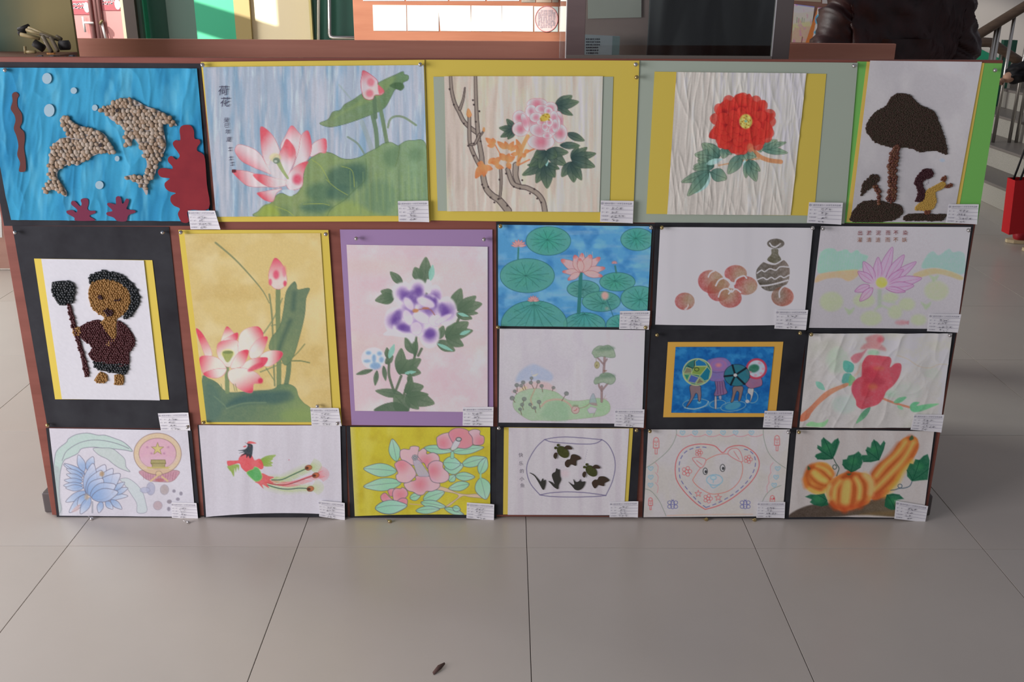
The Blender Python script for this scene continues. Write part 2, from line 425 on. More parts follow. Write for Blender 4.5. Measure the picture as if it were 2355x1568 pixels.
# stairs rising to the right
GRAN = mat('pale_granite', (.36, .345, .30), .55, .35, noise=(.52, .50, .45), scale=(180, 180, 180)); TRD = mat('shaded_granite_tread', (.20, .18, .165), .4, .4, noise=(.25, .225, .205), scale=(150, 150, 150))  # one granite in two tones: lit risers and shaded treads set by colour
st = empty('staircase', (3.3, 6.6, 0), 'granite staircase with steel balusters rising behind the display boards', 'staircase')
for i in range(7):
    x0 = 3.30 + .285 * i; h = .15 * (i + 1)
    gg = Geo(); gg.box((x0, 6.0, 0.001), (x0 + .285, 8.5, h - .02)); gg.add('riser', GRAN, st)
    gg = Geo(); gg.box((x0 - .012, 6.0, h - .02), (x0 + .285, 8.5, h), .004); gg.add('tread', TRD, st)
RY = 7.47
ra, rb_ = P(2222, 97, RY), P(2357, 14, RY); sl = (rb_.z - ra.z) / (rb_.x - ra.x)
hr = st
RAILW = mat('handrail_wood', (.10, .065, .045), .4, .4, noise=(.14, .095, .065), scale=(4, 60, 60))
gg = Geo(); gg.tube([(ra.x - .35, RY, ra.z - .35 * sl), tuple(ra), tuple(rb_), (rb_.x + 1.0, RY, rb_.z + 1.0 * sl)], .036, 12); gg.add('handrail', RAILW, hr, True)
for px, zb in ((2249, .15), (2256, .15), (2285, .30), (2322, .30), (2338, .30), (2372, .45)):
    x = P(px, 320, RY).x; gg = Geo(); gg.tube([(x, RY, zb), (x, RY, ra.z + (x - ra.x) * sl - .02)], .0125, 10); gg.add('baluster', STEEL, hr, True)
Y2 = 8.35; q = [P(2195, 97, Y2), P(2262, 97, Y2), P(2280, 98, Y2), P(2300, 112, Y2), P(2330, 132, Y2), P(2352, 146, Y2)]
hr2 = st
gg = Geo(); gg.tube(q, .038, 12); gg.add('handrail', RAILW, hr2, True)
for px in (2234, 2279, 2306): x = P(px, 120, Y2).x; gg = Geo(); gg.tube([(x, Y2, .0), (x, Y2, P(px, 118 if px > 2290 else 102, Y2).z)], .012, 8); gg.add('baluster', STEEL, hr2, True)

# ------------------------------------------------------------------ display boards
def display_board(Y, x0, x1, z0, z1, m, label, group='wooden display boards'):
    r = empty('display_board', ((x0 + x1) / 2, Y, 0), label, 'board', group)
    gg = Geo(); gg.box((x0, Y, z0), (x1, Y + .018, z1), .0015); gg.add('panel', m, r)
    return r
b1 = display_board(BY, BX0, BX0 + BW, .004, BH, WOODF, 'large reddish wooden board covered with pupils\' pictures standing on the floor')
for v in b1.children[0].data.vertices:
    if v.co.z > .5: v.co.z -= .0072 * (1 - (v.co.x + BW / 2) / BW)
for s_, x in ((-1, BX0 + .005), (1, BX0 + BW - .03)):
    gg = Geo(); gg.box((x - (.035 if s_ < 0 else 0), BY + .02, .0), (x + (.03 if s_ < 0 else .05), BY + .20, .062), .004); gg.add('foot', mat('foot_metal', (.12, .105, .10), .45, .4), b1)
    gg = Geo(); gg.box((x, BY + .019, .06), (x + .03, BY + .049, 1.0), .002); gg.add('support_post', mat('foot_metal', (.12, .105, .10)), b1)
Yb = 3.12; a, b = P(130, 93, Yb), P(2062, 97, Yb); ztop = P(800, 92.5, Yb).z
b2 = display_board(Yb, a.x, b.x, .004, ztop, WOODD, 'second wooden board standing close behind the picture board')
Yc = 5.6; a, b = P(813, 45, Yc), P(1330, 45, Yc)
b3 = display_board(Yc, a.x, b.x, .35, 1.95, WOODL, 'sunlit wooden board with white sheets further back')
for x in (a.x + .1, b.x - .15):
    gg = Geo(); gg.box((x, Yc + .02, 0), (x + .05, Yc + .07, 1.9)); gg.add('support_post', DKBR, b3)
WSH = mat('plain_sheet', (.80, .79, .76), .85, .15)
def sheet(name, qd, Y, m, label, group=None, cat='paper', th=.0008):
    c = np.mean(np.asarray(qd, float), 0); r = P(c[0], c[1], Y); V = [P(x, y, Y) - r for x, y in qd]; V += [v + Vector((0, th, 0)) for v in V]
    o = link(name, mesh(name, V, [(0, 3, 2, 1), (4, 5, 6, 7), (0, 1, 5, 4), (1, 2, 6, 5), (2, 3, 7, 6), (3, 0, 4, 7)], m)); o.location = r
    return tag(o, label, cat, group)
GP = 'white sheets pinned in a row on the sunlit board'
for i, (x0, x1, xb0, xb1) in enumerate(((857, 934, 859, 935), (936, 1008, 937, 1009), (1007, 1082, 1013, 1083), (1084, 1154, 1083, 1154), (1155, 1226, 1154, 1226))):
    sheet('exhibit_sheet', [(x0, 11.5 + i * .4), (x1, 11.8 + i * .5), (xb1, 71 + i * .4), (xb0, 70.5 + i * .3)], Yc - .003 - .001 * (i % 2), WSH, ('white sheet at the left end of the sunlit row', 'second white sheet from the left of the sunlit row', 'white sheet slightly askew in the middle of the sunlit row', 'fourth white sheet from the left of the sunlit row', 'white sheet left of the round pink design')[i], GP)
UP4 = ('first', 'second', 'third', 'fourth')
for i, (x0, x1) in enumerate(((835, 930), (934, 1030), (1034, 1116), (1120, 1194))): sheet('exhibit_sheet', [(x0, -64), (x1, -64), (x1, 2), (x0, 2)], Yc - .003, WSH, '%s white sheet from the left in the upper row of the sunlit board' % UP4[i], 'white sheets of the upper row on the sunlit board')
for i, (x0, x1, c) in enumerate(((1199, 1231, (.10, .11, .10)), (1233, 1268, (.33, .24, .16)), (1270, 1284, (.17, .17, .12)))): sheet('exhibit_sheet', [(x0, -64), (x1, -64), (x1, 5.5), (x0, 5.5)], Yc - .003, mat('dull_picture_%d' % i, c, .8, .15, noise=(.35, .30, .26), scale=(25, 25, 25)), ('dark picture', 'tan picture', 'olive picture')[i] + ' cut by the top of the photo on the sunlit board', 'pictures of the upper row on the sunlit board')
r = sheet('round_design_sheet', [(1228, 14.5), (1284, 15.5), (1283, 73), (1229, 72.5)], Yc - .003, mat('pale_blue_sheet', (.50, .58, .57), .85, .15), 'pale blue sheet with a pink disc of writing')
gg = Geo(); c = P(1257, 43.5, Yc - .0045); n = 28; rr = (P(1283, 43, Yc).x - P(1257, 43, Yc).x)
gg.put([c] + [c + Vector((rr * math.cos(t * 6.2832 / n), 0, rr * 1.08 * math.sin(t * 6.2832 / n))) for t in range(n)], [(0, 1 + (t + 1) % n, 1 + t) for t in range(n)]); gg.add('disc', mat('pale_pink', (.60, .46, .47), .85, .15), r)
gg = Geo(); gg.tube([c + Vector((rr * math.cos(t * 6.2832 / n), -.0005, rr * 1.08 * math.sin(t * 6.2832 / n))) for t in range(n + 1)], .0022, 6, False); gg.add('rim_line', mat('dull_red', (.45, .17, .18), .8, .2), r)
gg = Geo(); rnd = random.Random(5)
for k in range(7):
    for j in range(9):
        if abs(k - 3) + abs(j - 4) < 7:
            x = c.x + (k - 3) * rr * .22; z = c.z + (4 - j) * rr * .17; gg.box((x - .006, c.y - .0012, z - .006 * rnd.uniform(.5, 1)), (x + .006 * rnd.uniform(.2, 1), c.y - .0006, z + .004))
gg.add('writing', mat('grey_writing', (.36, .30, .34), .9, .1), r)
sheet('exhibit_sheet', [(1286, 15), (1322, 15), (1322, 73), (1286, 73)], Yc - .003, WSH, 'white sheet seen through the side glass of the case', GP)
# board at the right behind the person
Yd = 5.2; a, b = P(1800, 45, Yd), P(2040, 45, Yd)
b4 = display_board(Yd, a.x, b.x, .35, 1.9, mat('dusky_board', (.30, .17, .125), .6, .25, noise=(.36, .21, .16), scale=(3, 30, 20)), 'wooden board with bright paintings beside the person in the leather jacket')
def small_painting(qd, fn, label, off):
    c = np.mean(np.asarray(qd, float), 0); r = empty('small_painting', P(c[0], c[1], Yd), label, 'painting', 'paintings on the board beside the jacket'); S = Sheet(qd, 1.6, (150, 150, 150)); fn(S); S.build('painted_sheet', r, off, Y=Yd); return r
def pa(S):
    S.C[:] = (170, 186, 150); S.poly([(1825, 0), (1880, 0), (1880, 20), (1825, 26)], (150, 182, 200), soft=8); S.poly([(1825, 55), (1880, 50), (1880, 70), (1825, 66)], (196, 184, 120), soft=6); S.poly([(1825, 66), (1872, 62), (1870, 105), (1825, 105)], (206, 130, 120), soft=8); S.wash((206, 110, 140), 8, 14, 3, .6, .7, .7)
    for k in range(5): S.st([(1833 + k * 4, 40 + (k % 3) * 2), (1832 + k * 4, 52)], 1, (70, 80, 70), .8)
    S.st([(1845, 85), (1843, 98)], 2, (60, 50, 60)); S.st([(1830, 10), (1874, 16)], 2.4, (90, 80, 150))
def pb(S):
    S.C[:] = (206, 92, 52); S.poly([(1880, 18), (1960, 24), (1950, 84), (1869, 84), (1876, 50)], (206, 206, 214), sm=False, soft=2)
    for q in ([(1876, 36), (1892, 30), (1896, 44), (1884, 56), (1874, 52)], [(1894, 50), (1912, 24), (1918, 40), (1904, 56)], [(1870, 74), (1886, 66), (1898, 72), (1884, 82)]): S.poly(q, (60, 124, 176), soft=3)
    S.st([(1898, 52), (1904, 40), (1910, 60)], 1.4, (70, 70, 90)); S.st([(1881, 17), (1955, 24)], 2, (80, 70, 140))
small_painting([(1826, 9), (1873, 15), (1861, 98), (1820, 97)], pa, 'pastel green, yellow and pink painting nearest the glass case', .003)
small_painting([(1880, 16), (1964, 26), (1950, 98), (1852, 98)], pb, 'blue and white painting with an orange border partly behind the jacket sleeve', .005)
sheet('exhibit_sheet', [(1820, -60), (1892, -60), (1888, 5), (1820, 1)], Yd - .003, mat('cream_sheet', (.56, .50, .36), .85, .15), 'cream sheet cut by the top of the photo above the pastel paintings'); sheet('exhibit_sheet', [(1893, -60), (1960, -60), (1960, 10), (1891, 8)], Yd - .003, mat('pale_sheet', (.72, .72, .70), .85, .15), 'white sheet beside the cream sheet above the pastel paintings')
# board seen at the far left edge
Ye = 4.9; a, b = P(-420, 540, Ye), P(24, 540, Ye)
b5 = display_board(Ye, a.x, b.x, .01, 1.236, mat('left_board_wood', (.44, .25, .19), .55, .3, noise=(.50, .30, .23), scale=(2, 30, 20)), 'wooden board glimpsed at the left edge behind the picture board')
sheet('exhibit_sheet', [(-180, 300), (-6, 300), (5, 546), (-160, 552)], Ye - .003, mat('left_white', (.78, .79, .74), .85, .15), 'white sheet on the board at the far left edge')

# ------------------------------------------------------------------ table and cases behind the picture board
TZ = 1.105
tb_ = empty('narrow_table', (-.1, 2.77, 0), 'narrow dark table hidden between the two boards', 'table')
gg = Geo(); gg.box((-1.62, 2.50, TZ - .03), (1.12, 3.05, TZ), .003); gg.add('table_top', DKBR, tb_)
for x in (-1.15, .95):
    for y in (2.53, 2.98): gg = Geo(); gg.box((x, y, 0), (x + .04, y + .04, TZ - .03)); gg.add('leg', DKBR, tb_)
# craft diorama at the left
OLV = mat('olive_panel', (.2, .2, .1), .6, .25); nt = OLV.node_tree; tc = nt.nodes.new('ShaderNodeTexCoord'); sx = nt.nodes.new('ShaderNodeSeparateXYZ'); nz = nt.nodes.new('ShaderNodeTexNoise'); nz.inputs['Scale'].default_value = 3; ad = nt.nodes.new('ShaderNodeMath'); ad.operation = 'MULTIPLY_ADD'; ad.inputs[1].default_value = .25
rp = nt.nodes.new('ShaderNodeValToRGB'); rp.color_ramp.elements[0].position = .42; rp.color_ramp.elements[1].position = .86; rp.color_ramp.elements[0].color = (.045, .085, .055, 1); rp.color_ramp.elements[1].color = (.27, .225, .09, 1)
nt.links.new(tc.outputs['Generated'], sx.inputs[0]); nt.links.new(tc.outputs['Generated'], nz.inputs['Vector']); nt.links.new(nz.outputs['Fac'], ad.inputs[0]); nt.links.new(sx.outputs['X'], ad.inputs[2]); nt.links.new(ad.outputs[0], rp.inputs[0]); nt.links.new(rp.outputs[0], nt.nodes['Principled BSDF'].inputs['Base Color'])
Yk = 2.86; al = P(-95, 0, Yk).x; ar = P(166, 0, Yk).x; bz = P(60, 119.5, 2.83).z
di = empty('craft_diorama', ((al + ar) / 2, 2.72, TZ), 'olive green backed craft model of lashed bamboo sticks on wooden base', 'craft model')
gg = Geo(); gg.box((al, Yk - .012, TZ), (ar, Yk, 1.62), .001); gg.add('back_panel', OLV, di)
gg = Geo(); gg.box((al, 2.53, TZ), (ar, Yk - .012, bz), .002); gg.add('base', mat('diorama_base', (.33, .17, .115), .6, .25, noise=(.24, .14, .10), scale=(8, 40, 8)), di)
tan = mat('bamboo_stick', (.36, .29, .13), .5, .3, noise=(.28, .21, .10), scale=(60, 60, 60)); grs = mat('grey_stick', (.16, .13, .085), .6, .3); drk = mat('dark_wood', (.022, .02, .018), .6, .3)
K = 7.136
def stick(nm, a, b, r, m, Ya=2.70, Yb=2.70): gg = Geo(); gg.tube([P(a[0] / K, a[1] / K, Ya), P(b[0] / K, b[1] / K, Yb)], r, 10); return gg.add(nm, m, di, True)
stick('bamboo_stick', (470, 455), (980, 655), .0042, tan, 2.70, 2.67); stick('bamboo_stick', (430, 485), (900, 640), .0040, tan, 2.69, 2.68); stick('bamboo_stick', (335, 562), (645, 632), .0048, tan, 2.66, 2.66); stick('bamboo_stick', (660, 560), (1000, 665), .0042, grs, 2.68, 2.67)
stick('strut', (705, 600), (845, 850), .0052, grs, 2.66, 2.63); stick('strut', (835, 620), (950, 835), .0048, grs, 2.66, 2.63); stick('dark_stick', (300, 490), (475, 425), .0058, drk, 2.72, 2.72); stick('dark_stick', (300, 560), (420, 510), .006, drk, 2.70, 2.71); stick('dark_stick', (560, 700), (720, 800), .010, drk, 2.69, 2.69); stick('stump', (410, 760), (420, 880), .0035, tan, 2.63, 2.63); stick('stump', (440, 850), (580, 850), .0042, tan, 2.63, 2.62); stick('dark_wheel', (985, 745), (1130, 740), .0125, mat('charcoal_wheel', (.045, .043, .04), .7, .2, noise=(.10, .10, .095), scale=(90, 90, 90)), 2.66, 2.66); stick('dark_stick', (930, 600), (1000, 640), .005, grs, 2.68, 2.67)
gg = Geo(); c = P(840 / K, 893 / K, 2.60); [gg.put([c + Vector((.011 * math.cos(t * .785), .004 * math.sin(t * .785), z_ + .0)) for t in range(8)], [tuple(range(8))]) for z_ in (0, .004)]; gg.F += [(i, (i + 1) % 8, (i + 1) % 8 + 8, i + 8) for i in range(8)]; gg.add('orange_chip', mat('orange_chip', (.45, .20, .05), .6, .3), di)
gg = Geo(); rnd = random.Random(8)
for k in range(40): c = P(rnd.uniform(600, 1230) / K, rnd.uniform(850, 905) / K, rnd.uniform(2.58, 2.66)); c.z = bz; s_ = rnd.uniform(.002, .005); gg.box((c.x - s_, c.y - s_, bz - .001), (c.x + s_, c.y + s_, bz + s_))
o = gg.add('pebble_bed', mat('pale_pebble', (.19, .20, .23), .7, .3, noise=(.08, .10, .10), scale=(90, 90, 90)), di); o['kind'] = 'stuff'
# glass fronted case
Yg = 2.70; Yq = 3.04
xl, xl2, xr, xr2 = P(1303, 60, Yg).x, P(1346, 60, Yg).x, P(1781, 60, Yg).x, P(1821, 60, Yg).x
gc = empty('glass_case', ((xl + xr2) / 2, 2.85, TZ), 'glass fronted display case with grey brown posts standing behind the board', 'display case')
PST = mat('case_post', (.22, .165, .155), .45, .35, noise=(.25, .19, .175), scale=(3, 3, 30)); PS2 = mat('case_post_right', (.15, .13, .12), .4, .4)
ZT = 1.85
for nm, x0, x1, m in (('post', xl, xl2, PST), ('post', xr, xr2, PS2)): gg = Geo(); gg.box((x0, Yg, TZ), (x1, Yg + .018, ZT), .001); gg.add(nm, m, gc)
gg = Geo(); gg.box((xl, Yg - .002, TZ), (xr, Yg + .016, P(1500, 127.5, Yg).z), .0008); gg.add('bottom_rail', mat('case_rail', (.30, .27, .23), .35, .4), gc)
gg = Geo(); gg.box((xl, Yg, ZT), (xr2, Yq, ZT + .02), .001); gg.add('top', PST, gc)
gg = Geo(); gg.box((xl - .0012, Yg, TZ), (xl + .0006, Yg + .019, ZT)); gg.add('edge_strip', mat('pale_edge_and_highlight', (.78, .78, .76), .25, .5), gc); gg = Geo(); gg.box((xr - .0008, Yg - .0005, TZ), (xr + .0008, Yg + .01, ZT)); gg.add('edge_strip', mat('pale_edge_and_highlight', (.78, .78, .76), .25, .5), gc)  # first pale strip puts the left post's edge highlight into its colour
GLASS = bpy.data.materials.new('clear_glass'); GLASS.use_nodes = True; nt = GLASS.node_tree; nt.nodes.clear(); o_ = nt.nodes.new('ShaderNodeOutputMaterial'); mx = nt.nodes.new('ShaderNodeMixShader'); tp = nt.nodes.new('ShaderNodeBsdfTransparent'); gl = nt.nodes.new('ShaderNodeBsdfGlossy'); fr_ = nt.nodes.new('ShaderNodeFresnel'); gl.inputs['Roughness'].default_value = .03; tp.inputs[0].default_value = (.92, .95, .94, 1); nt.links.new(fr_.outputs[0], mx.inputs[0]); nt.links.new(tp.outputs[0], mx.inputs[1]); nt.links.new(gl.outputs[0], mx.inputs[2]); nt.links.new(mx.outputs[0], o_.inputs[0])
gg = Geo(); gg.box((xl2, Yg + .004, TZ), (xr, Yg + .008, ZT)); gg.add('front_pane', GLASS, gc)
gg = Geo(); gg.box((xl, Yg + .02, TZ), (xl + .004, Yq, ZT)); gg.add('side_pane', GLASS, gc)
gg = Geo(); gg.box((xl, Yq - .006, TZ), (xl + .005, Yq, ZT)); gg.add('edge_strip', mat('pale_edge_and_highlight', (.78, .78, .76)), gc)
xm = P(1482, 60, Yq - .04).x; xe = P(1795, 60, Yq - .04).x
gg = Geo(); gg.box((P(1338, 60, Yq - .04).x, Yq - .04, TZ), (xe, Yq - .03, ZT), .001); gg.add('back_panel', mat('case_back', (.55, .40, .36), .6, .25, noise=(.60, .45, .40), scale=(3, 30, 20)), gc)
sheet('exhibit_card', [(1350, -150), (1476, -150), (1475, 40), (1352, 43)], Yq - .046, mat('grey_green_exhibit', (.80, .82, .70), .8, .15, noise=(.83, .85, .73), scale=(30, 30, 30)), 'plain grey green card pinned inside the glass case', cat='card')
r = sheet('notice_slip', [(1343, 79), (1425, 83), (1422, 145), (1342, 145)], Yq - .10, mat('notice_paper', (.66, .72, .76), .8, .15), 'small pale notice with lines of print inside the glass case')
gg = Geo(); rnd = random.Random(3)
for j in range(6):
    for i in range(8 - (j > 2) * 1):
        p = P(1349 + i * 4.1 + rnd.uniform(-.5, .5), 90 + j * 6.4, Yq - .1012); s_ = rnd.uniform(.0011, .0018); gg.box((p.x - s_, p.y, p.z - .002), (p.x + s_, p.y + .0004, p.z + .002))
gg.add('print', mat('notice_ink', (.09, .10, .13), .9, .1), r)
sheet('exhibit_card', [(1409, 83), (1426, 84), (1423, 146), (1406, 146)], Yq - .102, mat('teal_grey_strip', (.34, .46, .46), .8, .15), 'narrow blue grey strip along the right edge of the small notice', cat='card')
# added black cloth standing in for the dark reflection in the case glass
nx, nz = 90, 26; V = []; F = []
for j in range(nz):
    for i in range(nx):
        u = i / (nx - 1); x = xm + (P(1779, 60, Yq - .12).x - xm) * u; z = TZ + .002 + (ZT - .01 - TZ) * j / (nz - 1)
        y = Yq - .11 + .026 * math.sin(u * 9 + z * 7) + .014 * math.sin(u * 17 + 3 - z * 9) + .005 * math.sin(u * 37 - z * 5) + .012 * math.sin(z * 14 + u * 5)
        V.append((x, y, z))
F = [(j * nx + i, j * nx + i + 1, (j + 1) * nx + i + 1, (j + 1) * nx + i) for j in range(nz - 1) for i in range(nx - 1)]
me = mesh('reflection_cloth', V, F, mat('reflection_cloth', (.032, .034, .036), .65, .35, noise=(.055, .058, .060), scale=(12, 12, 3)), True); o = link('reflection_cloth', me); tag(o, 'black cloth in soft folds standing in for the reflection in the glass case', 'cloth')
m_ = o.modifiers.new('thick', 'SOLIDIFY'); m_.thickness = .002

# ------------------------------------------------------------------ red container outside the doorway
Yo = 11.5; ct = empty('shipping_container', (P(220, 50, Yo).x, Yo, 0), 'bright red shipping container with locking rods outside the open doorway', 'container')
RED = mat('container_red', (.68, .30, .28), .5, .35, noise=(.72, .33, .31), scale=(2, 2, 2)); RDB = mat('container_band', (.50, .13, .15), .5, .35)
def cbox(nm, x0, x1, y0, y1, m, d0, d1):
    a, b = P(x0, 45, Yo), P(x1, 45, Yo); za, zb = P(200, y0, Yo).z, P(200, y1, Yo).z; gg = Geo(); gg.box((a.x, Yo + d0, max(zb, .02)), (b.x, Yo + d1, za), .004); return gg.add(nm, m, ct)
cbox('body', 60, 289, -420, 300, RED, .06, 2.2)
cbox('door', 60, 211, -420, 250, RED, .0, .055); cbox('door', 217, 281, -420, 250, RED, .0, .055); cbox('corner_post', 281, 289, -420, 250, mat('container_cream', (.72, .66, .42), .5, .3), -.01, .05)
cbox('colour_band', 60, 209, 2, 34, RDB, -.006, 0); cbox('colour_band', 236, 280, -4, 24, RDB, -.006, 0)
for x, w_ in ((211.5, 1.6), (223, 1.4), (231, 1.6)): a = P(x, 45, Yo - .03); gg = Geo(); gg.tube([(a.x, a.y, .35), (a.x, a.y, 2.3)], .022, 8); gg.add('locking_rod', mat('dull_rod', (.30, .15, .14), .4, .5, .3), ct, True)
for q_, r_ in (([(192, 52), (215, 53)], .012), ([(190, 38), (196, 74)], .012), ([(233, 48), (244, 92)], .014)): gg = Geo(); gg.tube([P(x, y, Yo - .06) for x, y in q_], r_, 8); gg.add('latch', mat('pale_latch', (.75, .72, .70), .4, .4), ct, True)
gg = Geo(); gg.tube([P(231, 50, Yo - .07), P(235, 53, Yo - .07)], .03, 8); gg.add('padlock', mat('brass_lock', (.18, .14, .06), .4, .5), ct, True)
gg = Geo(); rnd = random.Random(6)
for x0, n_, y0 in ((166, 7, 10), (166, 7, 18), (238, 7, 2), (238, 6, 9)):
    for i in range(n_):
        for s_ in range(3): p = P(x0 + i * 4 + rnd.uniform(-1, 1), y0 + rnd.uniform(-2, 2), Yo - .0075); gg.box((p.x - .009, p.y, p.z - .003), (p.x + .009 * rnd.random(), p.y + .001, p.z + .003 + .01 * rnd.random()))
gg.add('lettering', mat('white_lettering', (.80, .70, .72), .6, .2), ct)
for x, y in ((199, 17), (270, 10)):
    gg = Geo(); c = P(x, y, Yo - .008); gg.put([c] + [c + Vector((.032 * math.cos(t * .393), 0, .055 * math.sin(t * .393))) for t in range(16)], [(0, 1 + (t + 1) % 16, 1 + t) for t in range(16)]); gg.add('emblem', mat('pale_emblem', (.74, .76, .78), .6, .2), ct)
gg = Geo(); gg.box((-9, 14.4, -.05), (9, 14.5, 3.4)); o = gg.add('wall_outside', mat('outside_plaster', (.6, .57, .5), .85, .1)); o['kind'] = 'structure'
# spot lamps standing in for the sun; an added unseen wall shapes one
spot('sun_patch_boards', (-4.2, .6, 4.4), P(1010, 40, Yc), 5200, 9.0, .35, (1, .93, .80), .02)
SUN = P(548, 30, 8.3) - Vector((3.3, 4.7, -.95)) * 3.5
spot('sun_patch_wall', SUN, P(548, 30, 8.3), 58000, 7, .2, (1, .95, .84), .03)
def through(px, py):
    p = P(px, py, 8.3); t = (-6.2 - p.x) / (SUN.x - p.x); return p + (SUN - p) * t
LW = mat('sun_mask_plaster', (.55, .52, .47), .85, .1)
h0, h1 = through(449, 40).y, through(640, 40).y; y0, y1 = min(h0, h1), max(h0, h1); zb = through(495, 50); zt = zb.z + 1.15; z0 = zb.z - .95
for nm, a, b in (('sun_mask_wall', (-6.225, 0, 0), (-6.2, y0, 3.9)), ('sun_mask_wall', (-6.225, y1, 0), (-6.2, 8.3, 3.9)), ('sun_mask_wall', (-6.225, y0, 0), (-6.2, y1, z0)), ('sun_mask_wall', (-6.225, y0, zt), (-6.2, y1, 3.9))):  # added unseen wall whose opening shapes the sun patch on the rear wall
    gg = Geo(); gg.box(a, b); o = gg.add(nm, LW); o['kind'] = 'structure'
gg = Geo(); gg.box((-6.22, y0, zb.z - .075), (-6.205, y1, zb.z + .075)); o = gg.add('sun_mask_bar', DKBR); o['kind'] = 'structure'  # added unseen bar that throws the diagonal shade band on the green panel
spot('sun_outside', (-7, 8.6, 5), P(215, 40, Yo), 2500, 24, .3, (1, .97, .93), .05)
spot('sun_patch_stairs', (-1.8, 6.0, 3.0), P(2252, 80, 9.7), 1500, 6.5, .8, (1, .95, .88), .05)
# ------------------------------------------------------------------ artworks
PINK, WHT, GRN = (214, 92, 108), (224, 206, 210), (112, 132, 92)
INK = mat('ink', (0.10, 0.095, 0.13), 0.9, 0.1); INKL = mat('print_ink', (0.22, 0.21, 0.30), 0.9, 0.1); RULE = mat('rule_ink', (0.33, 0.31, 0.42), 0.9, 0.1)
def art(name, quad, label, group=None):
    c = np.mean(np.asarray(quad, float), 0); p = P(c[0], c[1], BY)
    return empty(name, p, label, 'artwork', group)
CARD = [None]
def card(root, q, off, seed):
    """exhibit caption slip: printed header, ruled rows and handwriting"""
    rnd = random.Random(seed); c = np.mean(np.asarray(q, float), 0)
    m = pig('card_paper', (206, 200, 214), 1300, 1080, rough=0.8, spec=0.15)
    o = flat('caption_card', q, off, m, root, 7, curl=0.0015)
    f = lambda p: bil(q, p[:, 0] / 70.0, p[:, 1] / 44.0)
    k = Ink(); k.line([(2.5 + 2 * math.cos(t * .7), 5.5 + 2 * math.sin(t * .7)) for t in range(10)], .7); k.line([(1.5, 5), (3.5, 6)], .7)
    for i, ch in enumerate('霸州市第十八中学艺术作品展'): k.char(ch, 10.5 + i * 4.45, 5.5, 4.1)
    for j, tx in enumerate(('姓名', '班级', '作品名称', '指导教师')):
        for i, ch in enumerate(tx): k.char(ch, (4 + i * (9 if len(tx) == 2 else 3.6)), 15.5 + j * 7.8, 3.3)
    a = k.build('printed_text', root, off + .0022, INKL, f); a.parent = o
    k = Ink(); k.line([(7, 9.8), (69, 9.8)], .45)
    for j in range(3): k.line([(20, 18 + j * 7.9), (69, 18 + j * 7.9)], .45)
    a = k.build('ruled_line', root, off + .0022, RULE, f); a.parent = o
    k = Ink()
    for j, n in enumerate((3, rnd.choice((2, 3)), rnd.choice((2, 2, 4)), rnd.choice((2, 3)))):
        x = 25 + rnd.uniform(-1, 5)
        for i in range(n):
            y = 14.6 + j * 8.1
            for s in range(rnd.randint(4, 6)):
                u, v = x + rnd.uniform(-2.0, 2.0), y + rnd.uniform(-2.3, 2.3); h = rnd.random() < .55
                k.line([(u - (1.6 if h else .2), v + rnd.uniform(-.4, .4)), (u + (1.6 if h else -.3), v + rnd.uniform(-.4, .4) + (0 if h else 2.0))], .55)
            x += rnd.uniform(6.5, 8.5)
    a = k.build('handwriting', root, off + .0022, INK, f); a.parent = o
    return o
BLACK = pig('black_card', (52, 52, 58), 500, 800, rough=0.75, spec=0.25, noise=(0.024, 0.024, 0.028), scale=(9, 9, 9))
YEL = pig('yellow_card', (196, 172, 80), 760, 400, rough=0.7, spec=0.2)
GREY = pig('grey_green_card', (130, 136, 129), 1600, 400, rough=0.75, spec=0.2)
PURP = pig('purple_card', (146, 118, 160), 960, 800, rough=0.75, spec=0.2)
GREENC = pig('green_card', (78, 122, 62), 2270, 300, rough=0.75, spec=0.2)
ORNG = pig('orange_card', (206, 140, 66), 1660, 870, rough=0.75, spec=0.2)
TANC = pig('tan_card', (150, 120, 80), 2230, 300, rough=0.75, spec=0.2)
WPAPER = pig('white_paper', (150, 145, 152), 2100, 300, rough=0.85, spec=0.12)

def seeds(name, fr, polys, off, parent, material, sp, size, kind='stuff', jit=.28, flatk=.55, seed=1, long=1.0, sub=1):
    """dried seeds glued side by side inside an outline, as one part"""
    r = np.random.default_rng(seed); V = []; F = []
    bm = bmesh.new(); bmesh.ops.create_icosphere(bm, subdivisions=sub, radius=1) if sub else bmesh.ops.create_cone(bm, segments=4, radius1=1, radius2=0, depth=1)
    bv = np.array([v.co[:] for v in bm.verts]); bf = np.array([[v.index for v in f.verts] for f in bm.faces if len(f.verts) == 3]); bm.free()
    for pts in polys:
        q = np.array([fr[0], fr[1]]) + np.asarray(pts, float) / fr[2]; q = spline(q, True, 4)
        x0, y0 = q.min(0); x1, y1 = q.max(0); j = 0; y = y0
        while y < y1:
            x = x0 + (sp / 2 if j % 2 else 0)
            while x < x1:
                u, v = x + r.normal() * jit * sp * .5, y + r.normal() * jit * sp * .5
                if inside(np.array([u]), np.array([v]), q)[0]:
                    a = r.random() * 6.28; s = size * (.85 + .3 * r.random()) * 1.12e-3 / 2
                    b = bv * np.array([s * long, s * flatk * 1.6, s]); c, n = math.cos(a), math.sin(a)
                    b = np.stack([b[:, 0] * c - b[:, 2] * n, b[:, 1], b[:, 0] * n + b[:, 2] * c], 1)
                    p = on_y(u, v, BY); p[1] = BY - off
                    F.append(bf + len(V) * len(bv)); V.append(b + p)
                x += sp
            y += sp * .866; j += 1
    o = add(name, np.vstack(V), [tuple(int(i) for i in f) for f in np.vstack(F)], material, parent, True)
    o['kind'] = kind
    return o

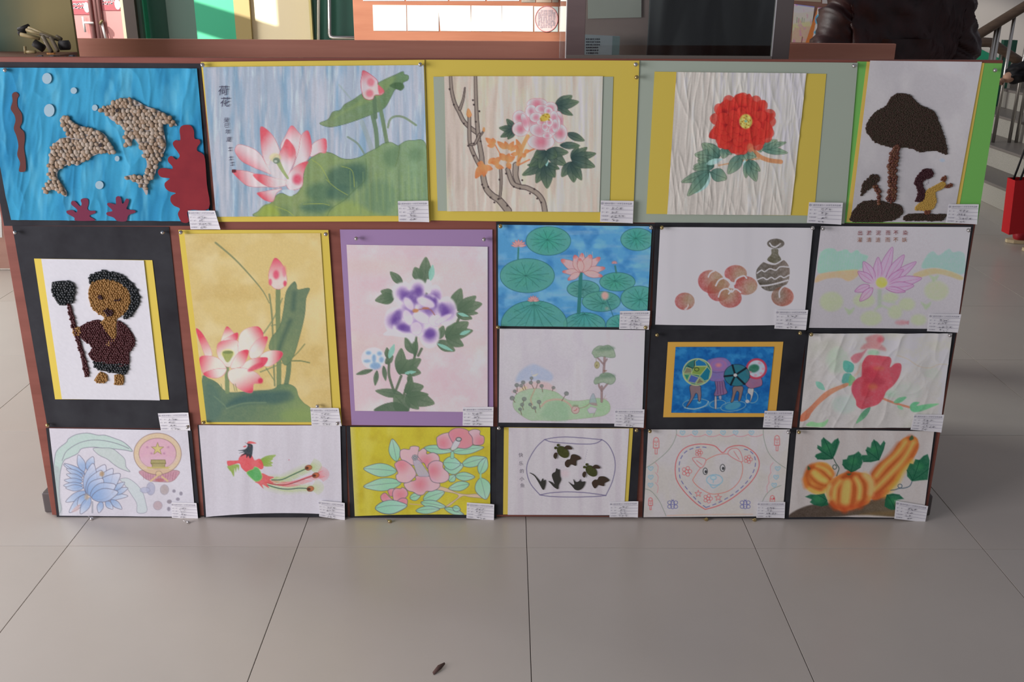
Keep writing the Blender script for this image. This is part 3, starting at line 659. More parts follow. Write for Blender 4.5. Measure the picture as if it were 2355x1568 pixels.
# 1 --- dolphins made of beans on crumpled blue paper
Q = [(-58, 142), (462, 146), (492, 519), (10, 519)]
A = art('bean_picture', Q, 'bean mosaic of two dolphins with red paper corals on crumpled blue paper')
flat('backing_sheet', Q, .001, BLACK, A)
fr = (0, 130, 3.825)
S = Sheet([(-43, 155), (454, 157), (484, 508), (27, 505)], 1.8, (60, 146, 190), fr)
S.wash((42, 120, 168), 44, 150, 1, .38, .68, .85); S.wash((104, 178, 212), 22, 90, 2, .55, .8, .6)  # the washes also put crease shading of the crumpled paper into colour
S.build('blue_paper', A, .0022, creases(.0035, 34, 170, 5, .12))
coral = mat('coral_red_paper', (0.33, 0.042, 0.05), .8, .15, noise=(0.27, 0.035, 0.045), scale=(20, 20, 20)); cmag = mat('coral_magenta_paper', (0.22, 0.045, 0.085), .8, .15); brn = mat('seaweed_paper', (0.155, 0.06, 0.052), .8, .15)
cutout('coral_cutout', fr, [(1590,640),(1610,605),(1650,597),(1690,605),(1715,650),(1720,715),(1760,725),(1770,755),(1745,790),(1745,825),(1790,850),(1812,900),(1828,1115),(1845,1330),(1665,1345),(1670,1445),(1610,1450),(1580,1400),(1575,1370),(1590,1330),(1540,1305),(1510,1265),(1515,1220),(1555,1195),(1500,1180),(1465,1150),(1458,1110),(1490,1080),(1500,1065),(1430,1055),(1400,1020),(1410,985),(1450,975),(1520,985),(1525,960),(1490,920),(1490,885),(1520,870),(1560,900),(1590,870),(1570,830),(1540,790),(1530,755),(1555,730),(1595,730)], .0085, coral, A)
cutout('coral_cutout', fr, [(600,1350),(650,1345),(680,1365),(690,1340),(640,1295),(645,1265),(675,1270),(715,1310),(730,1290),(722,1255),(750,1240),(785,1250),(790,1290),(780,1330),(800,1350),(845,1350),(850,1370),(810,1385),(800,1400),(835,1420),(840,1437),(680,1437),(665,1410),(605,1375)], .0082, cmag, A, label='small magenta coral left of the folds')
cutout('coral_cutout', fr, [(950,1365),(1000,1350),(955,1300),(965,1280),(1010,1290),(1030,1290),(1030,1235),(1055,1222),(1075,1240),(1085,1285),(1100,1280),(1120,1245),(1145,1255),(1135,1300),(1125,1335),(1190,1345),(1200,1365),(1140,1390),(1120,1440),(1045,1440),(1010,1410),(955,1390)], .0082, cmag, A, label='small magenta coral under the larger dolphin')
cutout('seaweed_strip', fr, [(120,330),(150,308),(180,335),(165,375),(170,440),(205,500),(208,570),(190,620),(225,660),(232,720),(225,800),(238,900),(240,990),(215,1010),(180,1000),(190,930),(165,860),(175,780),(160,700),(135,630),(150,560),(140,510),(108,455),(125,390)], .0082, brn, A)
bub = mat('bubble_paper', (0.40, 0.58, 0.65), .8, .15)
for cx, cy, r, ry in ((425, 190, 42, 48), (660, 297, 28, 28), (445, 470, 46, 56), (845, 447, 25, 27), (1040, 893, 21, 24), (885, 1125, 36, 36)):
    cutout('paper_bubble', fr, [(cx + r * math.cos(t * .524), cy + ry * math.sin(t * .524)) for t in range(12)], .0078, bub, A)
DL = [(540,545),(590,525),(640,560),(715,605),(850,640),(930,680),(985,760),(1025,830),(1015,850),(920,840),(830,870),(740,920),(690,955),(650,935),(600,950),(525,1000),(520,1060),(560,1120),(600,1190),(590,1225),(540,1190),(500,1150),(440,1170),(400,1200),(395,1170),(430,1100),(470,1075),(440,1020),(445,900),(470,790),(540,720),(600,700),(590,640),(565,590)]
DR = [(890,460),(950,430),(990,420),(1050,370),(1110,362),(1190,375),(1290,430),(1400,470),(1500,525),(1560,590),(1555,605),(1480,590),(1445,600),(1460,700),(1470,790),(1420,900),(1390,960),(1370,1040),(1310,1110),(1310,1190),(1295,1210),(1260,1150),(1190,1090),(1110,1070),(1120,1045),(1200,1035),(1270,1055),(1290,1000),(1300,920),(1250,800),(1185,715),(1165,770),(1130,785),(1110,750),(1110,650),(1080,590),(1000,560),(960,520),(950,500),(900,480)]
gluew = mat('glue_card', (0.48, 0.45, 0.42), .6, .3)
beanm = [mat('bean_a', (0.40, 0.31, 0.215), .45, .4), mat('bean_b', (0.35, 0.25, 0.16), .45, .4), mat('bean_c', (0.45, 0.38, 0.29), .45, .4)]
bm = bmesh.new(); bmesh.ops.create_icosphere(bm, subdivisions=2, radius=1)
for v in bm.verts: v.co = Vector((v.co.x * .0068, v.co.y * .0030, v.co.z * .0053))
bmes = []
for m in beanm:
    me = bpy.data.meshes.new('bean'); bm.to_mesh(me); me.materials.append(m)
    for p in me.polygons: p.use_smooth = True
    bmes.append(me)
bm.free(); rnd = random.Random(4)
for pts, eye in ((DL, (905, 770)), (DR, (1050, 468))):
    d = cutout('dolphin', fr, pts, .0085, gluew, A, .0012)
    q = np.array([0, 130]) + np.asarray(pts, float) / 3.825; q = spline(q, True, 4); y = q[:, 1].min() + 3; j = 0
    L = A.location
    while y < q[:, 1].max():
        x = q[:, 0].min() + (5 if j % 2 else 0)
        while x < q[:, 0].max():
            u, v = x + rnd.uniform(-2.6, 2.6), y + rnd.uniform(-2.1, 2.1)
            if inside(np.array([u]), np.array([v]), q)[0]:
                p = on_y(u, v, BY); o = link('bean', rnd.choice(bmes), d); s = rnd.uniform(.75, 1.15)
                o.location = (p[0] - L[0], BY - .0108 - rnd.uniform(0, .001) - L[1], p[2] - L[2]); o.scale = (s, s, s); o.rotation_euler = (0, rnd.uniform(0, 6.28), 0)
            x += 9.9
        y += 8.5; j += 1
    e = cutout('eye', fr, [(eye[0] + 15 * math.cos(t), eye[1] + 17 * math.sin(t)) for t in range(6)], .0162, mat('bean_eye', (.03, .02, .02), .35, .5), A, .002); e.parent = d
card(A, [(435, 482), (497, 482), (510, 525), (441, 525)], .0105, 1)

# 2 --- blue lotus painting on the yellow mount
Q = [(463, 142), (977, 137), (990, 508), (502, 509)]
A = art('lotus_painting', Q, 'pale blue painting of a pink lotus and broad green leaf on yellow mount')
flat('backing_sheet', Q, .0045, YEL, A, curl=.0012)
fr = (450, 130, 4.02)
S = Sheet([(468.7, 153.6), (975, 149), (986, 494.5), (498.5, 497)], 1.7, (158, 168, 188), fr, .18)
S.wash((178, 180, 196), 7, 90, 3, .45, .7, .9); S.wash((122, 154, 184), 14, 120, 4, .5, .75, .75); S.wash((190, 204, 214), 5, 60, 8, .62, .8, .5)
lf = (104, 126, 88)
S.st([(1540, 600), (1600, 760), (1630, 850)], 11, (146, 158, 158), .55); S.st([(1330, 260), (1440, 390)], 4, (142, 158, 158), .5)
S.st([(1410, 740), (1500, 800), (1560, 890)], 4.5, (120, 136, 122), .8); S.st([(1780, 650), (1800, 580), (1850, 550), (1930, 560), (2040, 630)], 5, (118, 134, 110), .85)
S.poly([(1150,615),(1230,575),(1270,510),(1340,490),(1380,440),(1460,395),(1540,340),(1700,235),(1850,165),(1920,135),(1930,160),(1970,175),(1965,215),(1920,240),(1930,280),(1900,310),(1850,300),(1810,370),(1760,460),(1690,510),(1600,545),(1480,590),(1350,630),(1240,648)], (94, 122, 86), grad=((1900, 160), (1200, 620), (118, 136, 98)), line=((64, 84, 66), 1.2, .6))
S.poly([(1700,240),(1850,180),(1800,270),(1650,400),(1450,480),(1250,590),(1330,520),(1500,420)], (132, 150, 100), a=.6, soft=8)
S.poly([(1795,268),(1840,240),(1905,240),(1925,285),(1895,308),(1850,295)], (66, 92, 66), a=.8, soft=3)
S.st([(1640, 545), (1670, 680), (1682, 850)], 10, (100, 122, 98)); S.st([(1690, 400), (1720, 520), (1770, 790)], 9, (108, 128, 98)); S.st([(1655, 380), (1665, 560)], 9, (92, 114, 92))
S.poly([(1550,128),(1600,150),(1680,215),(1690,260),(1745,315),(1720,350),(1660,355),(1640,390),(1590,395),(1550,360),(1530,250),(1540,170)], (226, 186, 194), grad=((1590, 270), (1560, 130), (206, 84, 100)), line=((170, 70, 90), 1.2, .8))
S.el(1622, 235, 34, 38, (214, 110, 126), soft=8); S.el(1612, 338, 34, 34, (214, 110, 126), soft=8); S.poly([(1690, 260), (1745, 315), (1700, 345)], (208, 92, 106), soft=3)
B = [(575,1475),(590,1420),(640,1370),(700,1350),(750,1280),(800,1260),(870,1280),(940,1260),(990,1180),(1005,1080),(1030,980),(1090,920),(1180,880),(1260,890),(1350,935),(1430,945),(1520,925),(1600,880),(1680,840),(1740,800),(1810,790),(1870,820),(1890,812),(1940,780),(2010,772),(2125,795),(2160,1100),(2165,1480),(1200,1490)]
S.poly(B, (126, 142, 88), grad=((700, 1450), (2000, 1000), (120, 146, 108)), line=((76, 98, 70), 1.4, .7))
for x, y, rx, ry, c in ((1400, 1120, 190, 120, (62, 92, 88)), (1500, 1050, 90, 80, (70, 98, 88)), (1160, 1250, 130, 90, (74, 104, 90)), (1120, 1390, 150, 50, (64, 96, 92)), (1330, 1260, 110, 70, (70, 100, 92)), (830, 1430, 60, 50, (98, 120, 86)), (1800, 930, 70, 90, (100, 126, 98)), (2030, 900, 60, 60, (96, 122, 96)), (1700, 1300, 160, 160, (104, 130, 104))):
    S.el(x, y, rx, ry, c, soft=22, a=.75)
S.poly([(1890, 820), (1840, 1010), (1780, 980), (1750, 900)], (98, 124, 96), soft=12, a=.6)
S.poly([(590, 1470), (640, 1380), (720, 1370), (780, 1470)], (152, 166, 74), soft=14, a=.8); S.poly([(1230, 1470), (1270, 1400), (1420, 1330), (1600, 1420), (1700, 1470)], (142, 158, 92), soft=16, a=.7)
for k in range(26):
    x = 1400 + k * 30; S.st([(x, 1000 + (k * 53) % 200), (x + 10, 1300 + (k * 37) % 150)], 3, (150, 170, 112) if k % 2 else (92, 120, 100), .3, soft=3)
for p in ([(1210, 1130), (1300, 1210), (1410, 1275)], [(1000, 1360), (1170, 1355), (1240, 1370)], [(740, 1380), (850, 1420), (910, 1465)], [(1350, 1010), (1450, 1050), (1470, 1200)], [(1080, 950), (1160, 1010), (1240, 1150)]): S.st(p, 1.4, (158, 168, 86), .8)
S.st([(1220, 1470), (1260, 1400), (1380, 1320), (1470, 1230), (1560, 1150), (1580, 1060), (1575, 940)], 1.4, (84, 108, 74), .7); S.st([(1888, 815), (1880, 900), (1850, 1010)], 1.3, (96, 116, 74), .8)
pw, pp = (222, 198, 204), (214, 84, 98)
for pts, g0, g1 in (([(890,635),(950,690),(990,750),(980,850),(900,960),(830,900),(790,830),(830,740)], (890, 800), (890, 620)),
    ([(1205,755),(1210,880),(1150,885),(1080,920),(1060,900),(1090,800)], (1110, 850), (1210, 830)),
    ([(605,650),(650,660),(720,730),(770,830),(800,930),(760,900),(700,950),(680,1000),(640,960),(615,860),(605,750)], (720, 860), (600, 780)),
    ([(1040,680),(1070,760),(1075,860),(1040,950),(980,990),(900,1050),(930,950),(960,850),(980,730)], (960, 830), (1075, 790)),
    ([(845,760),(900,810),(930,880),(920,960),(880,1050),(850,1100),(800,1000),(780,900),(810,830)], (840, 1010), (880, 840)),
    ([(370,870),(400,810),(480,825),(560,860),(620,920),(660,1000),(700,1080),(640,1060),(520,1010),(430,960)], (520, 880), (430, 990)),
    ([(345,1060),(380,1045),(480,1055),(560,1080),(640,1100),(740,1190),(640,1200),(500,1195),(430,1150)], (540, 1100), (400, 1150)),
    ([(535,1090),(620,1085),(740,1120),(860,1150),(830,1190),(720,1205),(620,1170)], (760, 1130), (620, 1160)),
    ([(1045,965),(1020,1020),(1000,1090),(990,1190),(930,1225),(870,1225),(840,1160),(880,1060),(960,990)], (890, 1120), (1020, 1010)),
    ([(575,1255),(650,1240),(800,1215),(750,1260),(720,1335),(650,1325),(600,1290)], (720, 1235), (640, 1310))):
    S.poly(pts, pw, grad=(g0, g1, pp), line=((186, 110, 124), 1.1, .75))
S.poly([(660, 960), (800, 960), (870, 1060), (840, 1180), (740, 1130), (660, 1040)], (218, 202, 206), soft=12, a=.85); S.el(945, 1130, 42, 46, (206, 78, 104), soft=12); S.el(885, 870, 36, 60, (214, 96, 110), soft=14, a=.7)
S.el(740, 930, 52, 40, (216, 200, 150), soft=6, a=.8); S.st([(770, 975), (810, 1050), (858, 1120)], 10, (150, 164, 116), .95, w2=5); S.el(752, 958, 32, 28, (104, 120, 108), soft=3); S.el(745, 964, 14, 10, (190, 196, 190), soft=3)
S.poly([(800, 1235), (905, 1225), (905, 1278), (860, 1282)], (186, 196, 208), soft=2)
S.build('painting', A, .0055, lambda s: waves(.0022, 16, 240, 3)(s) + .0012 * np.clip((s.U - .8) / .2, 0, 1) ** 2)
k = Ink()
BINK = mat('brush_ink', (.10, .10, .15), .9, .1)
for ch, x, y in (('荷', 265, 310), ('花', 283, 415)): kk = Ink(); kk.char(ch, 450 + x / 4.02, 130 + y / 4.02, 24, -.1); kk.build('title_character', A, .0092, BINK)
for ch, x, y in (('癸', 292, 583), ('巳', 298, 632), ('年', 306, 690), ('夏', 315, 762)): k.char(ch, 450 + x / 4.02, 130 + y / 4.02, 12.5, -.1)
for x, y in ((325, 850), (332, 935), (345, 985)):
    X, Y = 450 + x / 4.02, 130 + y / 4.02; k.line([(X - 4, Y - 2), (X + 4, Y - 3)], 1.1); k.line([(X, Y - 5), (X + 1, Y + 5)], 1.1); k.line([(X - 4, Y + 4), (X + 4, Y + 3)], 1)
k.build('brush_lettering', A, .0092, BINK)
k = Ink(); X, Y = 450 + 358 / 4.02, 130 + 1052 / 4.02; k.line([(X - 3.5, Y), (X + 3.5, Y)], 7); k.build('seal_mark', A, .0092, mat('seal_ink', (.17, .05, .06), .9, .1))
card(A, [(916, 460), (986, 459), (988, 508), (918, 507)], .0125, 2)

# 3 --- pink peony on the grey bordered sheet
Q = [(978, 137), (1470, 139), (1455, 512), (990, 506)]
A = art('peony_painting', Q, 'brush painting of one pink peony with bare branches on yellow mount')
flat('backing_sheet', Q, .0034, YEL, A, curl=.001)
flat('border_sheet', [(997, 176), (1410, 176), (1401, 487), (1007, 484)], .0046, GREY, A)
fr = (970, 130, 3.92)
S = Sheet([(1022, 174.6), (1386, 174.6), (1378, 486), (1028.7, 484)], 1.5, (192, 176, 170), fr)
S.wash((206, 192, 186), 9, 80, 3, .5, .75, .8); S.wash((172, 156, 146), 12, 120, 6, .55, .8, .6); S.wash((196, 190, 160), 30, 90, 9, .6, .8, .5)
dk, br = (62, 52, 54), (158, 144, 136)
for pts, wa, wb in (([(262, 180), (270, 300), (300, 420), (340, 500), (380, 580), (440, 640), (510, 690)], 8, 11), ([(485, 175), (490, 400), (500, 600), (515, 750), (540, 900), (550, 1050), (580, 1180), (640, 1250), (700, 1290), (780, 1385)], 8, 17),
    ([(390, 280), (375, 380), (345, 470)], 4, 8), ([(430, 540), (430, 700), (440, 800), (490, 920), (545, 1020)], 9, 10), ([(520, 700), (480, 780), (440, 790)], 8, 6), ([(560, 665), (530, 710)], 5, 5), ([(712, 1015), (715, 1150), (705, 1270)], 8, 6), ([(848, 975), (845, 1070), (872, 1145)], 15, 12), ([(775, 1015), (815, 1130), (870, 1165), (950, 1180), (1040, 1230), (1090, 1300), (1110, 1390)], 11, 13)):
    S.st(pts, wa, dk, .95, w2=wb); S.st(pts, wa - 3.2, br, .85, w2=wb - 3.4, soft=2.5)
for x, y in ((290, 430), (252, 290), (380, 600), (462, 390), (470, 430), (520, 490), (488, 585), (420, 800), (470, 780), (530, 760), (560, 1180), (600, 1170), (620, 1265), (655, 1310), (700, 1105), (690, 1280), (770, 1340), (760, 1050), (830, 1170), (905, 1110), (885, 1185), (975, 1230), (1015, 1190), (1040, 1275), (1075, 1310), (545, 1150), (470, 890)):
    S.el(x, y, 9, 9, dk, soft=1.5)
og, od = (208, 138, 92), (186, 106, 66)
S.poly([(420, 465), (450, 520), (428, 545), (405, 520)], og, line=(od, 1, .8)); S.el(560, 655, 12, 22, og)
S.st([(955, 715), (900, 830), (868, 965)], 9, og, .9); S.st([(1020, 825), (930, 870), (870, 940)], 4, od, .8); S.st([(970, 925), (880, 970)], 3.5, od, .8); S.st([(660, 790), (710, 880)], 2.5, od, .8)
for b, t, wd in (((650, 790), (575, 730), 50), ((650, 790), (640, 730), 50), ((660, 800), (590, 800), 40), ((760, 830), (680, 760), 50), ((770, 830), (750, 760), 46), ((780, 840), (830, 760), 46), ((800, 850), (860, 790), 40), ((560, 960), (485, 1095), 74), ((560, 970), (500, 960), 60), ((570, 970), (560, 1080), 60), ((560, 990), (640, 1010), 56), ((600, 960), (660, 910), 50), ((640, 960), (720, 900), 50), ((660, 980), (740, 1000), 44), ((760, 930), (700, 870), 60), ((760, 940), (790, 870), 56), ((760, 940), (840, 900), 56), ((770, 950), (800, 1010), 50), ((870, 870), (800, 880), 40), ((900, 850), (850, 740), 44), ((920, 860), (970, 840), 40), ((900, 900), (940, 870), 44), ((870, 890), (860, 800), 36), ((700, 960), (620, 950), 40)):
    S.leaf(b, t, wd, og, od, soft=2)
g1, g2, vn = (52, 70, 72), (96, 114, 90), (40, 58, 54)
def lobes(b, tips, wd, a=g1, c=g2, S=None, vein=vn):
    for t in tips: S.leaf(b, t[:2], t[2] if len(t) > 2 else wd, a, c, line=(vn, .9, .55), vein=vein)
lobes((1200, 445), [(1355, 350, 90), (1415, 405, 90), (1360, 527, 60)], 80, S=S); lobes((842, 655), [(765, 560, 60), (697, 640, 64), (710, 722, 60), (775, 742, 56)], 60, S=S)
lobes((1308, 688), [(1465, 755, 70)], 70, S=S); S.leaf((1250, 800), (1420, 800), 26, (150, 186, 180)); lobes((1245, 795), [(1425, 800, 66)], 66, S=S)
lobes((1120, 960), [(905, 1065, 84), (950, 975, 50), (1030, 1135, 90), (1130, 1185, 110), (1200, 1085, 90), (1240, 1010, 60)], 80, S=S)
S.leaf((1120, 900), (1125, 985), 40, (140, 184, 182)); lobes((1120, 850), [(970, 990, 90), (1060, 1005, 90), (1010, 900, 100), (1300, 975, 110), (1320, 860, 90), (1220, 900, 110)], 90, S=S)
lobes((1350, 945), [(1260, 1080, 84), (1370, 1130, 100), (1440, 1110, 80), (1445, 1000, 70)], 80, S=S); S.leaf((1370, 930), (1470, 965), 30, (146, 190, 184)); lobes((1345, 915), [(1410, 810, 60), (1490, 815, 70), (1570, 870, 80), (1560, 990, 100)], 80, S=S)
pi, po, pl = (208, 104, 126), (228, 194, 198), (176, 92, 112)
S.petals([(1040, 430, 95, 58), (1160, 465, 62, 58), (880, 550, 62, 68), (1230, 580, 44, 90), (890, 650, 75, 66), (1075, 765, 120, 72), (1245, 690, 66, 84), (1000, 560, 90, 100), (1150, 600, 100, 110)], pi, po, (pl, 1, .6), soft=3)
S.petals([(985, 490, 52, 60), (1080, 470, 60, 40), (1140, 490, 40, 40), (930, 590, 30, 84, -.3), (1030, 545, 60, 46), (1190, 545, 38, 60), (1060, 665, 92, 58, .25), (1175, 660, 40, 58, .5), (1130, 710, 46, 26), (1200, 620, 30, 60), (1085, 590, 50, 30), (1110, 630, 30, 40), (1150, 590, 34, 40)], (214, 122, 142), (232, 200, 202), (pl, 1, .6), soft=2.5)
S.el(1110, 545, 48, 32, (192, 162, 66), rot=-.5, soft=3)
for q in range(14): S.el(1110 + 40 * math.cos(q * 2.4), 545 + 28 * math.sin(q * 1.7), 7, 7, (150, 122, 50), soft=2)
S.build('painting', A, .0056, waves(.0016, 14, 220, 7, curl_l=.003))
card(A, [(1381, 459), (1456, 460), (1454, 511), (1379, 508)], .0105, 3)

# 4 --- red peony on white rice paper
Q = [(1470, 139), (1972, 144), (1941, 515), (1455, 511)]
A = art('peony_painting', Q, 'painting of one red peony on wrinkled white paper between two yellow strips')
flat('backing_sheet', Q, .0022, GREY, A, curl=.001)
flat('border_sheet', [(1505, 164.4), (1899.5, 169.5), (1871, 495), (1486, 491)], .0034, YEL, A)
fr = (1450, 130, 3.92)
S = Sheet([(1554.6, 165), (1853, 168), (1817, 493.5), (1533.7, 492)], 1.5, (170, 162, 160), fr)
S.wash((182, 176, 174), 8, 70, 3, .5, .75, .7); S.wash((156, 148, 146), 10, 120, 5, .55, .8, .5)
rg, rt = (66, 98, 92), (128, 142, 120)
S.st([(1080, 810), (1150, 890), (1240, 930), (1350, 945)], 10, (196, 114, 82), .95, w2=10); S.st([(1160, 915), (1050, 930), (790, 978)], 5, (198, 130, 100), .9, w2=3)
lobes((800, 900), [(640, 780, 120), (575, 880, 110), (690, 790, 100)], 90, rg, rt, S=S); lobes((750, 985), [(565, 985, 90), (600, 930, 100), (560, 1010, 80)], 90, rg, rt, S=S); S.leaf((680, 965), (825, 920), 50, (142, 180, 172))
lobes((720, 1035), [(455, 1128, 90), (865, 1098, 120)], 90, rg, rt, S=S); S.leaf((710, 1045), (560, 1230), 120, (140, 184, 172)); lobes((700, 1040), [(510, 1252, 100)], 90, rg, rt, S=S)
lobes((1000, 880), [(875, 1055, 110)], 90, rg, rt, S=S); lobes((1000, 860), [(1130, 900, 90), (1040, 930, 80)], 80, rg, rt, S=S); S.leaf((1025, 930), (1030, 1000), 36, (140, 190, 180)); lobes((1055, 930), [(1035, 1090, 70), (1130, 1122, 100), (1165, 1030, 70)], 80, rg, rt, S=S)
S.leaf((1180, 830), (1400, 865), 60, (144, 182, 172)); lobes((1165, 825), [(1412, 865, 70), (1400, 770, 60), (1320, 750, 80)], 80, rg, rt, S=S); lobes((850, 820), [(830, 915, 90), (910, 880, 60)], 80, rg, rt, S=S); lobes((1160, 800), [(1170, 860, 60)], 50, rg, rt, S=S)
r = random.Random(3)
S.poly([(945,350),(1000,326),(1030,350),(1070,335),(1110,400),(1150,410),(1210,395),(1205,480),(1250,510),(1285,515),(1250,590),(1275,640),(1265,700),(1210,740),(1195,790),(1110,790),(1040,840),(920,870),(870,830),(790,815),(775,750),(705,725),(725,660),(780,620),(800,560),(770,500),(800,430),(860,385),(900,400)], (178, 46, 42), line=((130, 30, 34), 1.2, .6))
for ring, n, rad_ in ((215, 17, 62), (165, 14, 60), (112, 11, 52), (70, 8, 40)):
    for i in range(n):
        a = i * 6.283 / n + r.uniform(-.15, .15); x = 1010 + (ring + r.uniform(-14, 14)) * 1.08 * math.cos(a); y = 600 + (ring + r.uniform(-14, 14)) * math.sin(a)
        S.el(x, y, rad_, rad_ * .85, (112, 24, 30), rot=a, rad=((x - math.cos(a) * 44, y - math.sin(a) * 44), rad_ * 1.15, (196, 52, 44)), soft=3, a=.85, line=((120, 26, 32), 1, .5))
S.el(1035, 582, 58, 66, (190, 160, 82), soft=4)
for q in range(26): S.el(1035 + 48 * math.cos(q * 2.4) * (q % 5 + 2) / 6, 582 + 56 * math.sin(q * 2.4) * (q % 5 + 2) / 6, 7, 7, (120, 96, 44) if q % 2 else (214, 190, 110), soft=2)
S.el(1035, 580, 13, 13, (110, 150, 130), soft=2)
S.el(1075, 820, 30, 40, (176, 96, 72), soft=4, a=.8)
S.build('painting', A, .0044, creases(.0016, 13, 140, 12, .1))
card(A, [(1858, 463), (1935, 464), (1931, 514), (1853, 510)], .0105, 4)

# 5 --- tree and girl made of seeds
Q = [(1971.5, 141.4), (2305, 145.5), (2247.5, 514), (1932.7, 512.5)]
A = art('seed_picture', Q, 'seed mosaic of a dark tree and a girl in yellow on grey white paper')
flat('backing_sheet', Q, .001, GREENC, A)
flat('border_sheet', [(1993, 141.6), (2263.5, 144.5), (2199, 512), (1946, 510)], .0016, pig('ochre_card', (160, 132, 66), 2000, 300, rough=.75, spec=.2), A)
S = Sheet([(2000, 139), (2257, 142), (2190, 512), (1955, 509)], 3, (140, 135, 142)); S.wash((148, 143, 149), 60, 90, 2)
S.st([(745 / 3.7325 + 1930, 120 + 1075 / 3.7325), (765 / 3.7325 + 1930, 120 + 1110 / 3.7325), (740 / 3.7325 + 1930, 120 + 1140 / 3.7325)], 1.2, (90, 84, 92))
S.el(2166, 368, 6, 4, (120, 140, 170), soft=3, a=.5)
S.build('drawing_sheet', A, .0026, waves(.001, 60, 200))
fr = (1930, 120, 3.7325)
sd = mat('dark_seed', (0.078, 0.038, 0.030), .5, .35, noise=(0.045, 0.042, 0.022), scale=(260, 260, 260)); rb = mat('red_bean', (0.115, 0.030, 0.026), .35, .5, noise=(0.20, 0.09, 0.04), scale=(90, 90, 90)); mil = mat('millet', (0.62, 0.40, 0.09), .55, .3)
bmse = lambda n, pl, *a: cutout(n, fr, pl, *a)
CR = [(480,360),(540,350),(610,375),(690,450),(810,510),(850,600),(880,680),(905,750),(920,860),(895,870),(830,845),(680,850),(620,825),(540,815),(460,820),(400,800),(350,790),(290,760),(250,710),(225,660),(240,600),(300,515),(390,465),(430,400)]
BU = [(90,1420),(130,1340),(200,1280),(330,1270),(420,1290),(510,1310),(540,1340),(530,1390),(450,1440),(300,1455),(120,1450)]
GR = [(550,1410),(600,1385),(740,1380),(830,1390),(910,1385),(900,1420),(850,1445),(700,1440),(560,1440)]
ST = [(180,1220),(195,1130),(260,1060),(300,1045),(340,1070),(330,1110),(290,1150),(240,1180),(200,1220)]
HR = [(640,1110),(680,1040),(740,995),(790,1010),(805,1040),(780,1070),(730,1090),(710,1130),(730,1200),(710,1270),(650,1275),(670,1210),(660,1160)]
DRS = [(645,1350),(660,1310),(720,1260),(740,1190),(800,1150),(880,1110),(910,1130),(880,1170),(820,1200),(830,1270),(810,1330),(770,1355),(700,1355)]
for nm, pl, mt, sz in (('tree_crown', [CR, ST], sd, 3.6), ('bush', [BU], sd, 3.6), ('ground_strip', [GR], sd, 3.6), ('hair', [HR], mat('maroon_seed', (.062, .018, .022), .45, .4), 3.8), ('dress', [DRS], mil, 2.6)):
    o = seeds(nm, fr, pl, .0046, A, mt, sz * .86, sz * 1.25, seed=len(nm))
    b = cutout('glue_patch', fr, pl[0], .0044, mt, A, .0008); b.parent = o
seeds('tree_trunk', fr, [[(460, 815), (510, 815), (490, 950), (485, 1100), (470, 1270), (395, 1270), (420, 1150), (415, 960)], [(285, 1150), (320, 1140), (350, 1210), (340, 1300), (315, 1295), (322, 1220)]], .0048, A, rb, 5.6, 8, long=1.25, seed=5)
seeds('hand', fr, [[(865, 1085), (905, 1060), (920, 1085), (890, 1110)], [(900, 1150), (940, 1125), (970, 1140), (930, 1165)], [(735, 1350), (780, 1350), (770, 1385), (730, 1385)]], .0048, A, mat('brown_seed', (.20, .07, .035), .5, .4), 3.2, 4.6, seed=6)
card(A, [(2179, 468), (2247.5, 468), (2243.5, 514), (2172, 511)], .0075, 5)
# 6 --- figure made of beans on the tall black mount
Q = [(29, 519), (389, 521), (438, 985), (110, 982)]
A = art('bean_picture', Q, 'bean mosaic of a robed figure with a long mallet on tall black mount')
flat('backing_sheet', Q, .0018, BLACK, A)
flat('border_sheet', [(79.4, 593.75), (351, 597.5), (389.7, 917.8), (127.8, 917)], .003, YEL, A)
S = Sheet([(96.5, 594), (332.5, 597.5), (369, 918.75), (144, 916)], 4, (208, 204, 217))
S.build('white_paper', A, .004, waves(.001, 60, 300, curl_r=.0012))
fr = (20, 510, 3.2)
hb = mat('black_bean', (.018, .024, .026), .25, .6); tb = mat('tan_bean', (.42, .24, .075), .4, .4, noise=(.33, .17, .05), scale=(150, 150, 150)); mb = mat('maroon_bean', (.075, .016, .018), .35, .5)
HAIR = [(600,450),(605,400),(660,365),(720,358),(830,385),(900,430),(950,490),(970,560),(960,620),(910,680),(860,710),(850,690),(890,640),(910,560),(890,500),(830,450),(760,420),(680,420),(620,440)]
FACE = [(600,480),(640,430),(760,420),(830,450),(890,500),(905,570),(885,640),(830,690),(800,720),(800,830),(780,880),(740,905),(710,905),(760,850),(720,800),(680,740),(710,700),(640,650),(605,590),(595,530)]
ROBE = [(530,770),(600,730),(680,718),(720,800),(760,850),(800,840),(810,725),(880,770),(930,840),(930,900),(895,960),(885,1050),(760,1040),(640,1020),(595,970),(620,930),(610,900),(560,870),(530,830)]
TROU = [(640,1010),(760,1030),(885,1050),(860,1115),(760,1100),(680,1085),(640,1060)]
FEET = [(640,1150),(680,1100),(730,1120),(730,1165),(690,1180),(640,1165)]
FEE2 = [(790,1120),(850,1120),(850,1185),(800,1195),(785,1170)]
MAL = [(335,440),(475,440),(490,560),(440,605),(375,600),(335,520)]
HAN = [(440,610),(465,610),(510,780),(560,950),(600,1110),(565,1115),(530,950),(480,790)]
HND = [(480,775),(530,770),(540,820),(490,830)]
